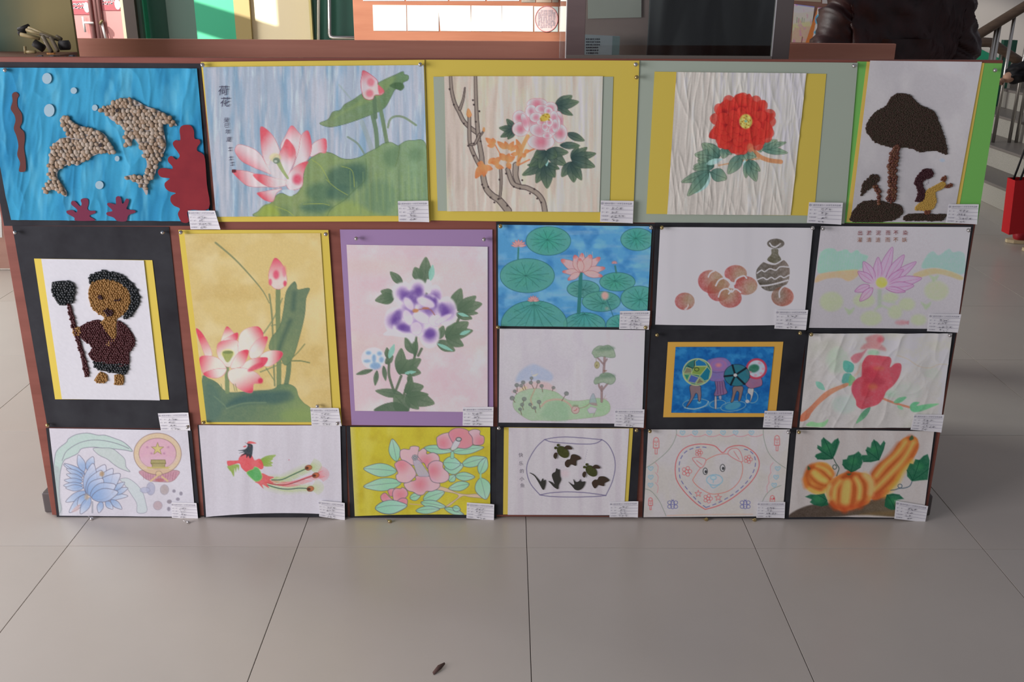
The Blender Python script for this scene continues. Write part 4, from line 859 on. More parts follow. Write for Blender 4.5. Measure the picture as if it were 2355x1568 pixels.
for nm, pl, mt, sp, sz, lg in (('hair', HAIR, hb, 6.2, 7.6, 1.2), ('face', FACE, tb, 5.4, 6.2, 1), ('robe', ROBE, mb, 5.0, 6.0, 1.15), ('trousers', TROU, hb, 6.0, 7.4, 1.2), ('foot', FEET, tb, 5.2, 6.2, 1), ('foot', FEE2, tb, 5.2, 6.2, 1), ('mallet_head', MAL, hb, 6.2, 7.6, 1.2), ('mallet_handle', HAN, mb, 5.0, 6.0, 1.2), ('hand', HND, tb, 5.2, 6.2, 1)):
    o = seeds(nm, fr, [pl], .0072, A, mt, sp, sz, seed=len(nm) + 3, long=lg)
    b = cutout('glue_patch', fr, pl, .0066, mt, A, .001); b.parent = o
seeds('facial_feature', fr, [[(672, 548), (690, 522), (704, 545), (690, 566)], [(790, 568), (826, 558), (830, 570), (794, 577)], [(708, 642), (766, 634), (780, 664), (745, 688)]], .0105, A, mat('maroon_dark', (.045, .012, .014), .35, .5), 4.4, 5.6, seed=9)
card(A, [(365, 948), (435, 946), (440, 987), (372, 987)], .0068, 6)

# 7 --- tall golden lotus painting
Q = [(411, 528), (755.6, 528), (787, 975.6), (464, 974)]
A = art('lotus_painting', Q, 'tall golden tan painting of pink lotus, bud and rolled leaf on yellow mount')
flat('backing_sheet', Q, .003, YEL, A, curl=.001)
fr = (400, 510, 3.2)
S = Sheet([(425, 536.5), (737.5, 535), (765.6, 969), (476.5, 969)], 1.7, (204, 180, 126), fr)
S.wash((214, 196, 156), 60, 60, 3, .5, .75, .7); S.wash((192, 164, 108), 60, 50, 6, .5, .75, .6); S.wash((210, 188, 138), 3, 3, 8, .5, .8, .4)
s7 = (122, 132, 102)
S.st([(310, 150), (450, 270), (580, 410), (660, 510), (705, 595)], 4.2, (126, 130, 100), .9, w2=2); S.st([(705, 530), (725, 700), (735, 1000), (745, 1200)], 4, (124, 130, 100), .9); S.st([(800, 560), (740, 700), (660, 820)], 3, s7, .8); S.st([(680, 1070), (740, 1160)], 2.5, s7, .8); S.st([(860, 730), (720, 760)], 3, s7, .7)
S.st([(770, 480), (768, 700), (775, 900), (775, 1205)], 11, (116, 130, 98), .95); S.st([(850, 1000), (845, 1100), (828, 1195)], 11, (104, 122, 98), .95)
S.poly([(885,438),(905,460),(915,495),(1000,485),(975,560),(965,680),(930,830),(880,990),(820,1050),(770,960),(705,930),(720,850),(780,770),(810,640),(830,510)], (98, 118, 98), grad=((900, 480), (780, 950), (112, 130, 100)), line=((76, 96, 80), 1.2, .6))
for p in ([(890, 520), (880, 640)], [(860, 720), (810, 840), (780, 930)]): S.st(p, 9, (64, 88, 84), .6, soft=10)
S.st([(880, 990), (920, 950), (965, 895)], 2.5, (108, 118, 86), .8); S.st([(860, 1020), (930, 1018), (1000, 1032)], 3, (116, 124, 90), .9); S.st([(640, 1100), (740, 1060), (830, 1020)], 3, s7, .8)
S.poly([(750,262),(800,310),(830,390),(830,450),(790,490),(740,485),(705,440),(700,380),(720,310)], (226, 194, 196), grad=((765, 440), (755, 265), (206, 70, 100)), line=((190, 90, 110), 1, .6)); S.el(755, 385, 22, 32, (208, 84, 112), soft=8); S.el(820, 450, 12, 20, (200, 70, 100), soft=5); S.el(712, 440, 12, 24, (210, 96, 122), soft=5); S.el(815, 360, 14, 40, (216, 110, 132), soft=7, a=.7)
S.poly([(212,1150),(260,1150),(320,1180),(380,1240),(450,1250),(580,1240),(720,1230),(780,1195),(850,1190),(900,1220),(920,1280),(960,1330),(1005,1362),(1120,1480),(245,1475)], (92, 116, 100), grad=((500, 1260), (900, 1480), (124, 144, 98)), line=((70, 94, 84), 1.2, .5))
S.poly([(380,1360),(450,1290),(600,1250),(750,1240),(850,1250),(780,1330),(560,1330)], (66, 94, 96), soft=18, a=.8); S.poly([(240,1200),(300,1200),(360,1330),(330,1440),(250,1450)], (84, 110, 106), soft=16, a=.6); S.el(820, 1280, 70, 40, (80, 104, 96), soft=14, a=.7); S.el(900, 1420, 110, 50, (132, 152, 96), soft=18, a=.6)
S.st([(390, 1370), (520, 1330), (680, 1325)], 2, (132, 150, 120), .7, soft=3); S.st([(300, 1280), (370, 1340), (390, 1370)], 2, (132, 150, 120), .5, soft=3)
S.st([(392, 1050), (396, 1245)], 10, (122, 138, 104), .95)
w7, p7 = (228, 210, 208), (210, 70, 96)
for pts, g0, g1 in (([(395,765),(440,810),(470,860),(400,880),(350,880),(370,810)], (400, 850), (395, 770)), ([(350,880),(465,810),(470,860),(430,880)], (380, 880), (460, 830)),
    ([(165,790),(200,800),(250,880),(285,970),(250,1010),(220,950)], (280, 1000), (190, 850)), ([(340,880),(470,870),(480,960),(420,1060),(360,1040),(320,960)], (400, 960), (340, 860)),
    ([(480,850),(520,790),(600,765),(640,780),(660,840),(600,950),(540,940),(480,960)], (560, 860), (650, 800)), ([(690,840),(680,900),(640,980),(570,1000),(560,940),(620,860)], (600, 940), (690, 860)),
    ([(190,1000),(230,980),(330,1000),(390,1080),(340,1140),(230,1120),(200,1060)], (310, 1060), (190, 1020)), ([(220,1110),(300,1080),(390,1080),(340,1140),(260,1140)], (340, 1090), (235, 1120)),
    ([(700,945),(780,945),(805,970),(770,1020),(700,1060),(640,1040),(640,980)], (690, 980), (790, 990)), ([(690,995),(660,1060),(580,1085),(490,1075),(560,1010)], (550, 1040), (650, 1040)),
    ([(550,940),(540,1000),(500,1060),(420,1070),(460,980),(500,945)], (450, 1030), (535, 960)), ([(410,1090),(500,1070),(600,1100),(655,1160),(630,1185),(590,1190),(580,1250),(520,1245),(450,1200),(405,1150)], (500, 1110), (570, 1240))):
    S.poly(pts, w7, grad=(g0, g1, p7), line=((196, 128, 138), 1, .6))
S.el(640, 1165, 18, 20, (200, 60, 90), soft=5); S.el(600, 1065, 60, 18, (206, 70, 96), rot=-.5, soft=6, a=.8)
S.el(400, 965, 50, 34, (220, 208, 150), soft=4, a=.8); S.poly([(362, 955), (438, 955), (420, 1010), (395, 1030), (372, 1000)], (150, 158, 96), soft=3); S.el(400, 955, 38, 12, (120, 132, 88), soft=3)
for x in (350, 440, 455): S.st([(x, 1190), (x + 12, 1240)], 2, s7, .7)
S.build('painting', A, .004, waves(.0012, 60, 300, 9, curl_r=.001))
card(A, [(715, 935), (780, 935), (787, 976), (718, 975)], .0085, 7)

# 8 --- purple peony
Q = [(782, 527), (1132.5, 527), (1134.7, 979), (809, 976)]
A = art('peony_painting', Q, 'painting of a purple white peony on pale pink paper with purple mount')
flat('backing_sheet', Q, .003, PURP, A)
fr = (770, 510, 3.2)
S = Sheet([(797.5, 561.5), (1121.5, 566), (1121.5, 946), (817, 943)], 1.7, (208, 184, 194), fr)
S.wash((220, 200, 206), 50, 50, 3, .5, .8, .8); S.wash((202, 172, 186), 40, 40, 6, .5, .8, .6); S.wash((196, 180, 176), 300, 90, 8, .55, .8, .4)
a8, b8, cy8 = (84, 104, 86), (104, 122, 100), (134, 184, 174)
def L8(b, t, wd): S.leaf(b, t, wd, a8, b8, vein=(72, 92, 76), line=(a8, 1, .4))
for p in ([(680, 430), (672, 540)], [(640, 930), (615, 980)], [(600, 840), (590, 980), (555, 1110), (535, 1200), (500, 1290)], [(400, 1030), (402, 1130), (440, 1250)], [(490, 1130), (450, 1235)], [(920, 690), (900, 740)]): S.st(p, 6, (96, 108, 92), .95)
L8((500, 457), (408, 364), 60); L8((445, 545), (298, 575), 80); L8((440, 540), (340, 505), 70); L8((435, 560), (350, 595), 50); L8((660, 450), (672, 255), 90); L8((630, 430), (590, 330), 80); S.leaf((705, 430), (722, 312), 44, cy8)
L8((866, 645), (930, 485), 90); L8((900, 640), (1085, 598), 90); L8((900, 650), (1040, 542), 80); L8((890, 670), (1012, 708), 60); L8((940, 660), (1055, 668), 40); S.leaf((905, 668), (985, 692), 24, cy8)
L8((765, 860), (800, 760), 60); L8((815, 845), (985, 733), 110); L8((815, 840), (1018, 795), 80); L8((820, 840), (890, 740), 70); L8((820, 845), (948, 908), 80); S.leaf((920, 825), (1000, 795), 28, cy8); L8((750, 875), (885, 945), 80); S.leaf((755, 893), (870, 945), 26, cy8)
L8((590, 965), (520, 845), 80); L8((480, 1120), (490, 925), 84); L8((490, 1100), (635, 1005), 90); L8((500, 1080), (635, 1108), 80); L8((470, 1110), (540, 1010), 110); S.leaf((515, 1110), (600, 1098), 26, cy8); L8((590, 990), (600, 850), 40)
i8, o8 = (122, 92, 162), (226, 214, 226)
S.petals([(500, 520, 75, 78), (612, 492, 66, 74), (740, 545, 48, 82), (825, 655, 74, 105), (440, 725, 72, 96), (700, 830, 72, 92), (560, 640, 90, 110), (690, 640, 100, 110), (600, 760, 90, 80), (500, 770, 70, 60)], i8, o8, soft=7)
S.poly([(360, 825), (420, 790), (520, 800), (590, 830), (570, 890), (530, 850), (440, 835)], o8, soft=5); S.poly([(680, 420), (710, 450), (700, 520), (665, 500)], (228, 218, 226), soft=4)
for x, y, rx, ry, ro in ((540, 540, 60, 30, -.5), (620, 520, 30, 34, 0), (460, 700, 34, 60, .3), (520, 780, 60, 30, .2), (740, 590, 18, 40, 0), (800, 650, 34, 60, -.4), (700, 815, 42, 34, 0), (590, 570, 40, 30, .5), (700, 560, 50, 22, .5)): S.el(x, y, rx, ry, (98, 68, 146), rot=ro, soft=12, a=.8)
for x, y, rx, ry, ro in ((545, 600, 30, 55, -.6), (670, 590, 70, 34, .4), (540, 700, 34, 60, -.4), (640, 700, 70, 40, .5), (600, 780, 44, 50, 0), (740, 720, 50, 44, 0), (800, 710, 70, 20, -.5)): S.el(x, y, rx, ry, (216, 200, 222), rot=ro, soft=7, a=.9, line=((150, 126, 176), 1, .4))
S.st([(580, 660), (630, 640), (700, 640), (735, 680)], 3, (150, 100, 100), .7); S.el(595, 650, 22, 14, (186, 130, 90), soft=4); S.el(670, 632, 26, 8, (170, 110, 90), soft=4)
S.el(285, 1000, 86, 78, (214, 220, 230), soft=5)
for x, y, rx, ry in ((250, 960, 20, 14), (330, 965, 18, 16), (300, 1055, 40, 26), (240, 1020, 26, 12), (290, 1000, 16, 30), (345, 1010, 18, 22)): S.el(x, y, rx, ry, (104, 140, 186), soft=8, a=.8)
L8((280, 1085), (158, 1117), 34); L8((312, 1090), (298, 1200), 36); L8((360, 1055), (376, 1165), 34); L8((375, 1040), (430, 980), 50); L8((390, 1000), (385, 920), 40); S.leaf((400, 1000), (440, 895), 40, cy8); L8((550, 1180), (555, 1110), 40)
L8((500, 1270), (300, 1238), 64); L8((510, 1240), (655, 1205), 90); L8((520, 1270), (735, 1332), 110); L8((520, 1290), (690, 1265), 70); L8((520, 1290), (620, 1372), 70); L8((540, 1390), (440, 1270), 130); L8((530, 1260), (570, 1150), 60); S.poly([(295, 1388), (350, 1340), (440, 1320), (500, 1340), (540, 1392)], a8)
S.build('painting', A, .004, waves(.001, 60, 300, 2, curl_r=.001))
card(A, [(1065, 934), (1135, 933), (1134, 977), (1064, 976)], .0068, 8)

# 9 --- lotus pond
Q = [(1141, 509), (1506, 513), (1491, 757), (1141, 752)]
A = art('pond_painting', Q, 'watercolour of a blue pond with round green lily pads and pink lotus')
flat('backing_sheet', Q, .0046, BLACK, A)
fr = (1130, 500, 5.808)
S = Sheet([(1145, 515.5), (1498.5, 519), (1486, 751), (1146, 748)], 1.35, (82, 142, 190), fr, .2)
S.wash((112, 164, 204), 36, 22, 3, .45, .7, .8); S.wash((58, 116, 174), 30, 26, 6, .52, .75, .8); S.wash((130, 160, 190), 70, 14, 9, .6, .8, .5)
def pad(cx, cy, rx, ry, c, hub=(0, 0), r=5):
    S.el(cx, cy, rx, ry, c, rad=((cx + hub[0] * rx, cy + hub[1] * ry), rx, (84, 146, 136)), line=((44, 92, 96), 1.4, .8))
    for k in range(11):
        a = k * .571 + r; x, y = cx + hub[0] * rx, cy + hub[1] * ry; e = (cx + rx * .8 * math.cos(a), cy + ry * .8 * math.sin(a))
        S.st([(x, y), ((x + e[0]) / 2 + 8 * math.sin(k * 2), (y + e[1]) / 2), e], 1.1, (42, 92, 88), .6); m = ((x + e[0]) / 2, (y + e[1]) / 2)
        S.st([m, (m[0] + rx * .25 * math.cos(a + .5), m[1] + ry * .25 * math.sin(a + .5))], 1, (42, 92, 88), .5)
pad(760, 305, 298, 192, (62, 146, 124), (-.05, -.08)); pad(1945, 285, 220, 150, (60, 140, 124), (-.1, -.1)); pad(480, 768, 362, 228, (72, 142, 126), (-.06, 0)); pad(1225, 945, 216, 116, (74, 130, 124), (0, .1)); pad(1680, 850, 236, 124, (66, 144, 122), (-.15, -.1)); pad(1465, 1112, 255, 135, (70, 134, 122), (.1, .2)); pad(1970, 1070, 245, 165, (66, 142, 130), (.05, .1)); pad(1240, 1420, 280, 160, (66, 144, 138), (0, -.9)); pad(570, 1420, 440, 320, (70, 140, 130), (0, -.85)); pad(1720, 1430, 190, 140, (66, 140, 130))
S.st([(1192, 730), (1180, 1000), (1165, 1262)], 8.5, (52, 112, 110), .95); S.st([(362, 400), (355, 545)], 4, (60, 116, 112)); S.st([(1650, 640), (1665, 728)], 4, (60, 110, 110)); S.st([(1540, 1090), (1600, 1240), (1625, 1310)], 2, (50, 96, 110), .8); S.st([(565, 1115), (585, 1400)], 3, (60, 120, 116), .6)
pk, pt, ol = (206, 158, 160), (204, 82, 84), (150, 96, 104)
for b, t, wd in (((1180, 700), (930, 555), 120), ((1190, 720), (948, 715), 80), ((1180, 730), (1020, 825), 80), ((1200, 720), (1450, 525), 120), ((1230, 720), (1515, 665), 100), ((1230, 725), (1480, 775), 90), ((1190, 720), (1110, 495), 130), ((1200, 720), (1210, 470), 120), ((1220, 720), (1330, 490), 130), ((1200, 720), (1180, 540), 90)):
    S.leaf(b, t, wd, pk, line=(ol, 1.1, .8)); bb = np.array(b) * .22 + np.array(t) * .78; S.leaf(bb, t, wd * .5, (206, 130, 132), pt, soft=4)
for k in range(7): S.st([(1170 + k * 30, 520), (1165 + k * 30, 450 + (k % 3) * 12)], 1.1, (200, 170, 160), .6)
for x, y, n, rr in ((365, 360, 7, 100), (560, 1090, 7, 80), (1640, 590, 5, 40)):
    for k in range(n): a = math.pi * (1.02 + k * .95 / (n - 1)) ; S.leaf((x, y + 15), (x + rr * math.cos(a), y + 10 + rr * .85 * math.sin(a)), rr * .36, (212, 160, 158), (206, 130, 132), line=(ol, .9, .7))
S.el(1515, 1035, 48, 52, (212, 150, 148), soft=8); S.el(1540, 1205, 24, 20, (170, 150, 150), soft=8, a=.6)
S.build('painting', A, .0056, waves(.0011, 40, 120, 4))
card(A, [(1425, 713), (1494, 712), (1491, 755), (1423, 754)], .0085, 9)

# 10 --- vase and peaches
Q = [(1506, 511), (1875, 513), (1852, 758), (1498, 756)]
A = art('vase_print', Q, 'print of a dark banded vase and brown peaches on white paper')
flat('backing_sheet', Q, .0040, BLACK, A)
fr = (1490, 500, 5.808)
S = Sheet([(1517.5, 520.7), (1868, 522.4), (1847, 744.5), (1506, 744.5)], 1.35, (184, 177, 189), fr, .3, bow=2)
S.wash((190, 184, 194), 30, 90, 2)
vd, wl = (60, 54, 46), (196, 190, 198)
S.grain = .35
S.el(1700, 340, 116, 66, vd, soft=2); S.st([(1620, 335), (1650, 375), (1700, 385), (1760, 340)], 3.2, wl, .9); S.el(1700, 330, 70, 30, (84, 74, 64), soft=5, a=.6)
S.poly([(1645, 415), (1730, 415), (1735, 480), (1770, 540), (1765, 575), (1690, 605), (1600, 575), (1590, 540), (1640, 480)], (70, 66, 50), soft=2)
S.poly([(1545, 580), (1600, 600), (1690, 620), (1790, 560), (1850, 600), (1885, 680), (1880, 800), (1850, 880), (1780, 950), (1650, 975), (1560, 960), (1490, 900), (1440, 790), (1450, 680)], vd, soft=2, grad=((1480, 800), (1880, 700), (92, 78, 70)))
for p, ww in (([(1545, 580), (1620, 608), (1700, 612), (1795, 555)], 3), ([(1450, 735), (1510, 695), (1550, 715), (1620, 675), (1700, 695), (1760, 650), (1880, 655)], 2.6), ([(1450, 825), (1530, 795), (1580, 820), (1640, 790), (1690, 815), (1760, 775), (1810, 795), (1880, 760)], 2.6), ([(1460, 905), (1600, 895), (1740, 865), (1860, 830)], 3.4)): S.st(p, ww, wl, .9)
rd, tn = (150, 58, 60), (140, 112, 88)
def peach(cx, cy, rx, ry, rot=0, red=(-.5, .3)):
    S.el(cx, cy, rx, ry, tn, rot=rot, soft=2.2, rad=((cx - red[0] * rx * .6, cy - red[1] * ry * .6), rx * 1.7, rd))
peach(840, 850, 178, 155, .3, (-.8, .6)); peach(1165, 740, 150, 115, 0, (-.8, -.2)); S.st([(800, 785), (830, 730), (880, 705)], 3, wl, .9); peach(945, 955, 160, 150, -.5, (-.3, .9)); peach(1300, 900, 155, 125, 0, (-.9, -.5)); S.st([(900, 900), (940, 830), (1010, 800), (1080, 830), (1110, 900)], 3.4, wl, .9); S.st([(1150, 880), (1180, 810), (1270, 770), (1310, 800)], 3.4, wl, .9); S.poly([(1090, 880), (1130, 870), (1150, 950), (1240, 1000), (1060, 990)], wl, soft=2)
peach(1090, 1065, 155, 130, 0, (.4, .8)); S.st([(935, 1050), (970, 970), (1050, 940), (1110, 985), (1160, 945), (1230, 985)], 3.2, wl, .9); S.st([(1110, 960), (1070, 1010)], 3.2, wl, .9)
peach(487, 1110, 132, 116, 0, (-.8, .3)); S.poly([(480, 1215), (520, 1180), (530, 1140), (540, 1170), (505, 1225)], wl, soft=2); S.el(1790, 1048, 150, 130, (104, 84, 70), soft=2.2, rad=((1740, 1030), 260, (150, 66, 56))); S.st([(1750, 1055), (1750, 980), (1790, 925), (1850, 895)], 3.4, wl, .9)
S.build('print_sheet', A, .0050, waves(.0024, 50, 500, 6))
card(A, [(1783, 710), (1856, 710), (1851, 756), (1779, 753)], .0085, 10)

# 11 --- pale pink lotus with two lines of verse
Q = [(1868, 513), (2238, 516), (2197, 765), (1850, 760)]
A = art('lotus_painting', Q, 'coloured pencil lotus below two rows of red characters on pale paper')
flat('backing_sheet', Q, .0034, BLACK, A)
fr = (1850, 500, 5.6)
S = Sheet([(1886.6, 518.75), (2231, 521), (2199, 755), (1859, 752)], 1.4, (160, 154, 163), fr, .3)
tq, ob = (120, 172, 152), (186, 146, 102)
S.poly([(165, 700), (190, 480), (260, 400), (370, 395), (420, 430), (530, 405), (590, 450), (670, 410), (720, 460), (810, 490), (780, 560), (740, 640), (600, 680), (330, 690)], tq, soft=4, a=.85); S.poly([(1500, 640), (1570, 480), (1650, 430), (1720, 480), (1850, 395), (1900, 440), (2000, 430), (2060, 500), (2040, 720), (1850, 680), (1680, 640)], tq, soft=4, a=.85)
for k in range(16): S.st([(200 + k * 36, 430 + (k * 31) % 60), (180 + k * 34, 660)], 2.4, (142, 184, 166), .5, soft=3)
S.poly([(130, 830), (160, 740), (260, 705), (540, 670), (680, 670), (680, 740), (600, 800), (540, 810), (450, 770), (280, 780)], ob, soft=5, a=.8); S.poly([(1400, 720), (1560, 660), (1700, 650), (1880, 690), (2030, 760), (2000, 800), (1850, 750), (1680, 720), (1440, 770)], ob, soft=5, a=.85)
for x, y, rx, ry in ((340, 1075, 150, 125), (1690, 935, 155, 125), (760, 1060, 140, 90), (1310, 1110, 105, 80), (1100, 1020, 100, 60), (850, 1290, 135, 95), (1160, 1210, 90, 90), (1460, 1310, 100, 70)): S.el(x, y, rx, ry, (156, 166, 128), soft=10, a=.75)
for x, y in ((575, 1190), (1560, 1120), (1660, 765)): S.poly([(x - 70, y - 40), (x, y - 10), (x + 60, y - 40), (x + 40, y + 20), (x - 10, y + 55), (x - 40, y + 15)], (140, 158, 124), soft=6, a=.8)
S.st([(960, 920), (960, 1130)], 9, (138, 150, 134), .7, soft=5); S.st([(900, 1180), (980, 1130), (1100, 1180)], 5, (150, 160, 140), .7, soft=4); S.st([(1000, 1060), (1150, 1090)], 5, (150, 160, 140), .6, soft=4)
lp, lo_ = (186, 142, 172), (132, 80, 130)
for b, t, wd in (((960, 830), (1125, 375), 130), ((930, 820), (940, 505), 110), ((890, 810), (750, 560), 130), ((880, 830), (680, 690), 110), ((830, 870), (640, 945), 90), ((870, 900), (705, 1070), 100), ((1050, 800), (1275, 475), 120), ((1080, 820), (1430, 565), 110), ((1060, 830), (1265, 660), 90), ((1080, 850), (1500, 775), 130), ((1040, 900), (1400, 870), 130), ((1040, 900), (1290, 950), 70)):
    S.leaf(b, t, wd, lp, (178, 134, 168), line=(lo_, 1.3, .85), vein=lo_)
S.poly([(880, 780), (1000, 740), (1100, 830), (1060, 900), (900, 900), (840, 850)], (188, 150, 172), soft=10); S.el(985, 830, 72, 68, (200, 176, 72), soft=5)
S.el(1240, 1345, 80, 30, (168, 110, 120), soft=8, a=.85); S.poly([(1300, 1345), (1335, 1320), (1330, 1370)], (160, 110, 120), soft=5)
S.build('drawing_sheet', A, .0044, waves(.0014, 60, 400, 5))
k = Ink()
for i, ch in enumerate('出淤泥而不染'): k.char(ch, 1850 + (705, 820, 940, 1065, 1165, 1285)[i] / 5.6, 500 + 190 / 5.6, 11.8)
k.build('red_lettering', A, .0066, mat('red_pencil', (.36, .085, .085), .9, .1)); k = Ink()
for i, ch in enumerate('濯清涟而不妖'): k.char(ch, 1850 + (700, 818, 935, 1060, 1162, 1275)[i] / 5.6, 500 + 280 / 5.6, 11.8)
k.build('orange_lettering', A, .0066, mat('orange_pencil', (.46, .20, .11), .9, .1))
card(A, [(2134, 719), (2207, 720), (2199, 762), (2129, 759)], .0085, 11)
# 12 --- hill with trees
Q = [(1143, 752), (1495, 757), (1480, 982), (1144, 980)]
A = art('landscape_drawing', Q, 'faint pencil drawing of a green hill with small trees on white paper')
flat('backing_sheet', Q, .0052, BLACK, A)
fr = (1130, 745, 6.365)
S = Sheet([(1149, 753.6), (1482.7, 756.8), (1475.6, 972), (1147, 969)], 1.3, (187, 179, 192), fr, .3)
S.wash((192, 186, 196), 40, 80, 2); S.wash((180, 168, 178), 12, 200, 4, .6, .85, .5)
S.poly([(360, 830), (390, 720), (480, 630), (600, 575), (720, 610), (860, 690), (900, 760), (860, 820), (700, 810), (500, 820)], (150, 166, 200), soft=9, a=.75); S.poly([(590, 670), (600, 730), (680, 710), (650, 750), (600, 745)], (200, 190, 170), soft=3, a=.9); S.poly([(300, 980), (380, 920), (520, 850), (650, 830), (840, 850), (940, 960), (700, 930), (400, 990)], (200, 164, 164), soft=7, a=.7); S.poly([(400, 970), (480, 900), (520, 930)], (206, 190, 140), soft=5, a=.8)
S.poly([(320, 1190), (340, 1050), (420, 980), (600, 930), (830, 950), (960, 990), (1100, 1090), (1250, 1110), (1420, 1090), (1540, 1070), (1660, 1090), (1725, 1150), (1730, 1250), (1650, 1320), (1480, 1350), (1200, 1380), (950, 1400), (700, 1395), (560, 1390), (400, 1290)], (150, 176, 146), soft=2.5, grad=((400, 1000), (1700, 1300), (144, 178, 138)), line=((140, 140, 120), 1, .6))
S.poly([(860, 1130), (1050, 1110), (1120, 1180), (1110, 1390), (900, 1395), (740, 1340), (760, 1230)], (136, 166, 142), soft=12, a=.7)
S.st([(640, 930), (600, 1020), (575, 1090), (600, 1170)], 3, (176, 150, 134), .8); S.st([(730, 1190), (800, 1120), (920, 1090), (1040, 1100), (1130, 1150), (1180, 1210)], 4.5, (184, 156, 146), .8); S.st([(1280, 1220), (1380, 1190), (1440, 1140)], 2, (150, 130, 116), .7)
for x, y, rr, ex, ey in ((587, 778, 23, 585, 830), (577, 845, 26, 620, 930), (686, 832, 26, 655, 925), (372, 880, 30, 380, 970), (465, 840, 28, 500, 940), (435, 887, 25, 470, 950), (735, 892, 27, 750, 980), (908, 918, 24, 890, 965), (342, 968, 24, 370, 1010), (1097, 1003, 32, 1030, 1110), (305, 1070, 34, 345, 1130), (480, 1083, 31, 465, 1140), (697, 1125, 29, 712, 1220), (450, 1165, 26, 468, 1240), (568, 1163, 24, 600, 1225), (420, 1232, 24, 445, 1310), (632, 1212, 24, 650, 1280)):
    S.st([(x, y), (ex, ey)], 1.5, (110, 84, 80), .85); S.el(x, y, rr, rr * .9, (112, 116, 118), soft=2, line=((92, 92, 96), 1, .6)); S.el(x + 4, y + 5, rr * .6, rr * .5, (134, 140, 134), soft=3, a=.7)
tr = (160, 134, 136)
for p, w1 in (([(1640, 700), (1650, 560), (1655, 470)], 4), ([(1640, 580), (1590, 520), (1550, 480)], 2), ([(1650, 560), (1690, 500)], 2), ([(1612, 1120), (1612, 980), (1612, 900)], 4), ([(1612, 960), (1575, 900), (1570, 860)], 2.5), ([(1615, 960), (1680, 880), (1710, 850)], 2.5)): S.st(p, w1 + 1.4, (110, 90, 96), .8); S.st(p, w1, tr, .8)
for c in ([(1470, 410), (1500, 350), (1560, 310), (1600, 305), (1640, 310), (1700, 295), (1750, 320), (1790, 370), (1810, 460), (1760, 480), (1680, 470), (1600, 460), (1520, 480), (1490, 440)], [(1498, 830), (1520, 780), (1570, 760), (1600, 720), (1660, 700), (1740, 710), (1810, 770), (1800, 830), (1740, 870), (1640, 840), (1580, 850), (1520, 865)]):
    S.poly(c, (132, 150, 128), line=((104, 120, 108), 1.2, .8)); q = np.array(c, float).mean(0); S.el(q[0] + 60, q[1] - 50, 110, 34, (98, 122, 106), soft=8, a=.85); S.el(q[0] - 60, q[1] - 20, 60, 20, (108, 130, 112), soft=8, a=.7)
S.st([(1530, 480), (1530, 545)], 1, (110, 100, 90), .8); S.el(1543, 585, 36, 50, (156, 148, 104), line=((124, 112, 80), 1, .8)); S.el(1540, 595, 12, 14, (120, 108, 80), soft=2)
S.poly([(1640, 660), (1690, 665), (1670, 685), (1645, 685)], (130, 100, 90)); S.el(1228, 1240, 55, 55, (194, 160, 164), line=((150, 104, 110), 1.4, .8)); S.st([(1205, 1255), (1235, 1245), (1250, 1222)], 1.5, (170, 84, 92)); S.el(1230, 1180, 44, 16, (130, 140, 116), soft=4)
S.poly([(1440, 1150), (1450, 1060), (1490, 1000), (1520, 1070), (1530, 1160)], (146, 160, 170), line=((116, 116, 130), 1, .7), soft=3); S.poly([(1440, 1140), (1530, 1140), (1545, 1180), (1480, 1170)], (156, 130, 132), soft=3)
S.poly([(1400, 1240), (1450, 1195), (1540, 1220), (1510, 1285), (1430, 1290)], (188, 174, 196), line=((150, 140, 160), 1, .7), sm=False); S.st([(1510, 1285), (1490, 1330)], 1.2, (140, 120, 130)); S.st([(1620, 1110), (1670, 1030)], 1, (160, 130, 120), .7); S.st([(1640, 1080), (1690, 1080)], 1, (160, 130, 120), .7)
S.build('drawing_sheet', A, .0062, waves(.0012, 50, 500, 8))
card(A, [(1414, 938), (1481, 938), (1479, 980), (1412, 977)], .0085, 12)

# 13 --- umbrellas
Q = [(1496, 748), (1857, 755), (1820, 983), (1485, 985)]
A = art('umbrella_painting', Q, 'small blue painting of four figures under umbrellas in an orange border')
flat('backing_sheet', Q, .0034, BLACK, A)
flat('border_sheet', [(1535.5, 785), (1800.5, 784.4), (1783, 957), (1524.7, 957.8)], .0044, ORNG, A)
fr = (1480, 745, 6.038)
S = Sheet([(1553, 796), (1779, 795.5), (1763, 948), (1543, 947)], 1.25, (28, 92, 154), fr, .2)
S.wash((20, 74, 138), 14, 14, 3, .45, .7, .8); S.wash((52, 124, 178), 18, 14, 6, .5, .75, .7)
ol = (36, 40, 58); sk = (140, 110, 100)
for cx, cy, rx, ry, ro in ((720, 1095, 180, 66, -.08), (1025, 1100, 112, 56, -.1), (1240, 1130, 175, 66, -.15), (1500, 1000, 80, 84, -.4)): S.el(cx, cy, rx, ry, (26, 96, 160), rot=ro, a=.7, line=((120, 150, 160), 1.6, .8))
S.el(1235, 1125, 112, 52, (72, 132, 158), rot=-.2, soft=4); S.el(768, 1075, 28, 18, (110, 160, 180), soft=4); S.st([(560, 1150), (700, 1170), (850, 1120), (895, 1060)], 1.6, (170, 180, 180), .8)
S.poly([(640, 845), (775, 845), (790, 900), (795, 980), (780, 1060), (755, 1050), (745, 970), (720, 950), (690, 1010), (640, 1090), (590, 1145), (600, 1110), (650, 1000)], (132, 98, 98), line=(ol, 1.3, .8)); S.poly([(1240, 860), (1370, 855), (1365, 950), (1335, 1050), (1310, 1045), (1320, 950), (1290, 920), (1260, 990), (1240, 1060), (1205, 1070), (1230, 960)], (130, 98, 88), line=(ol, 1.3, .8))
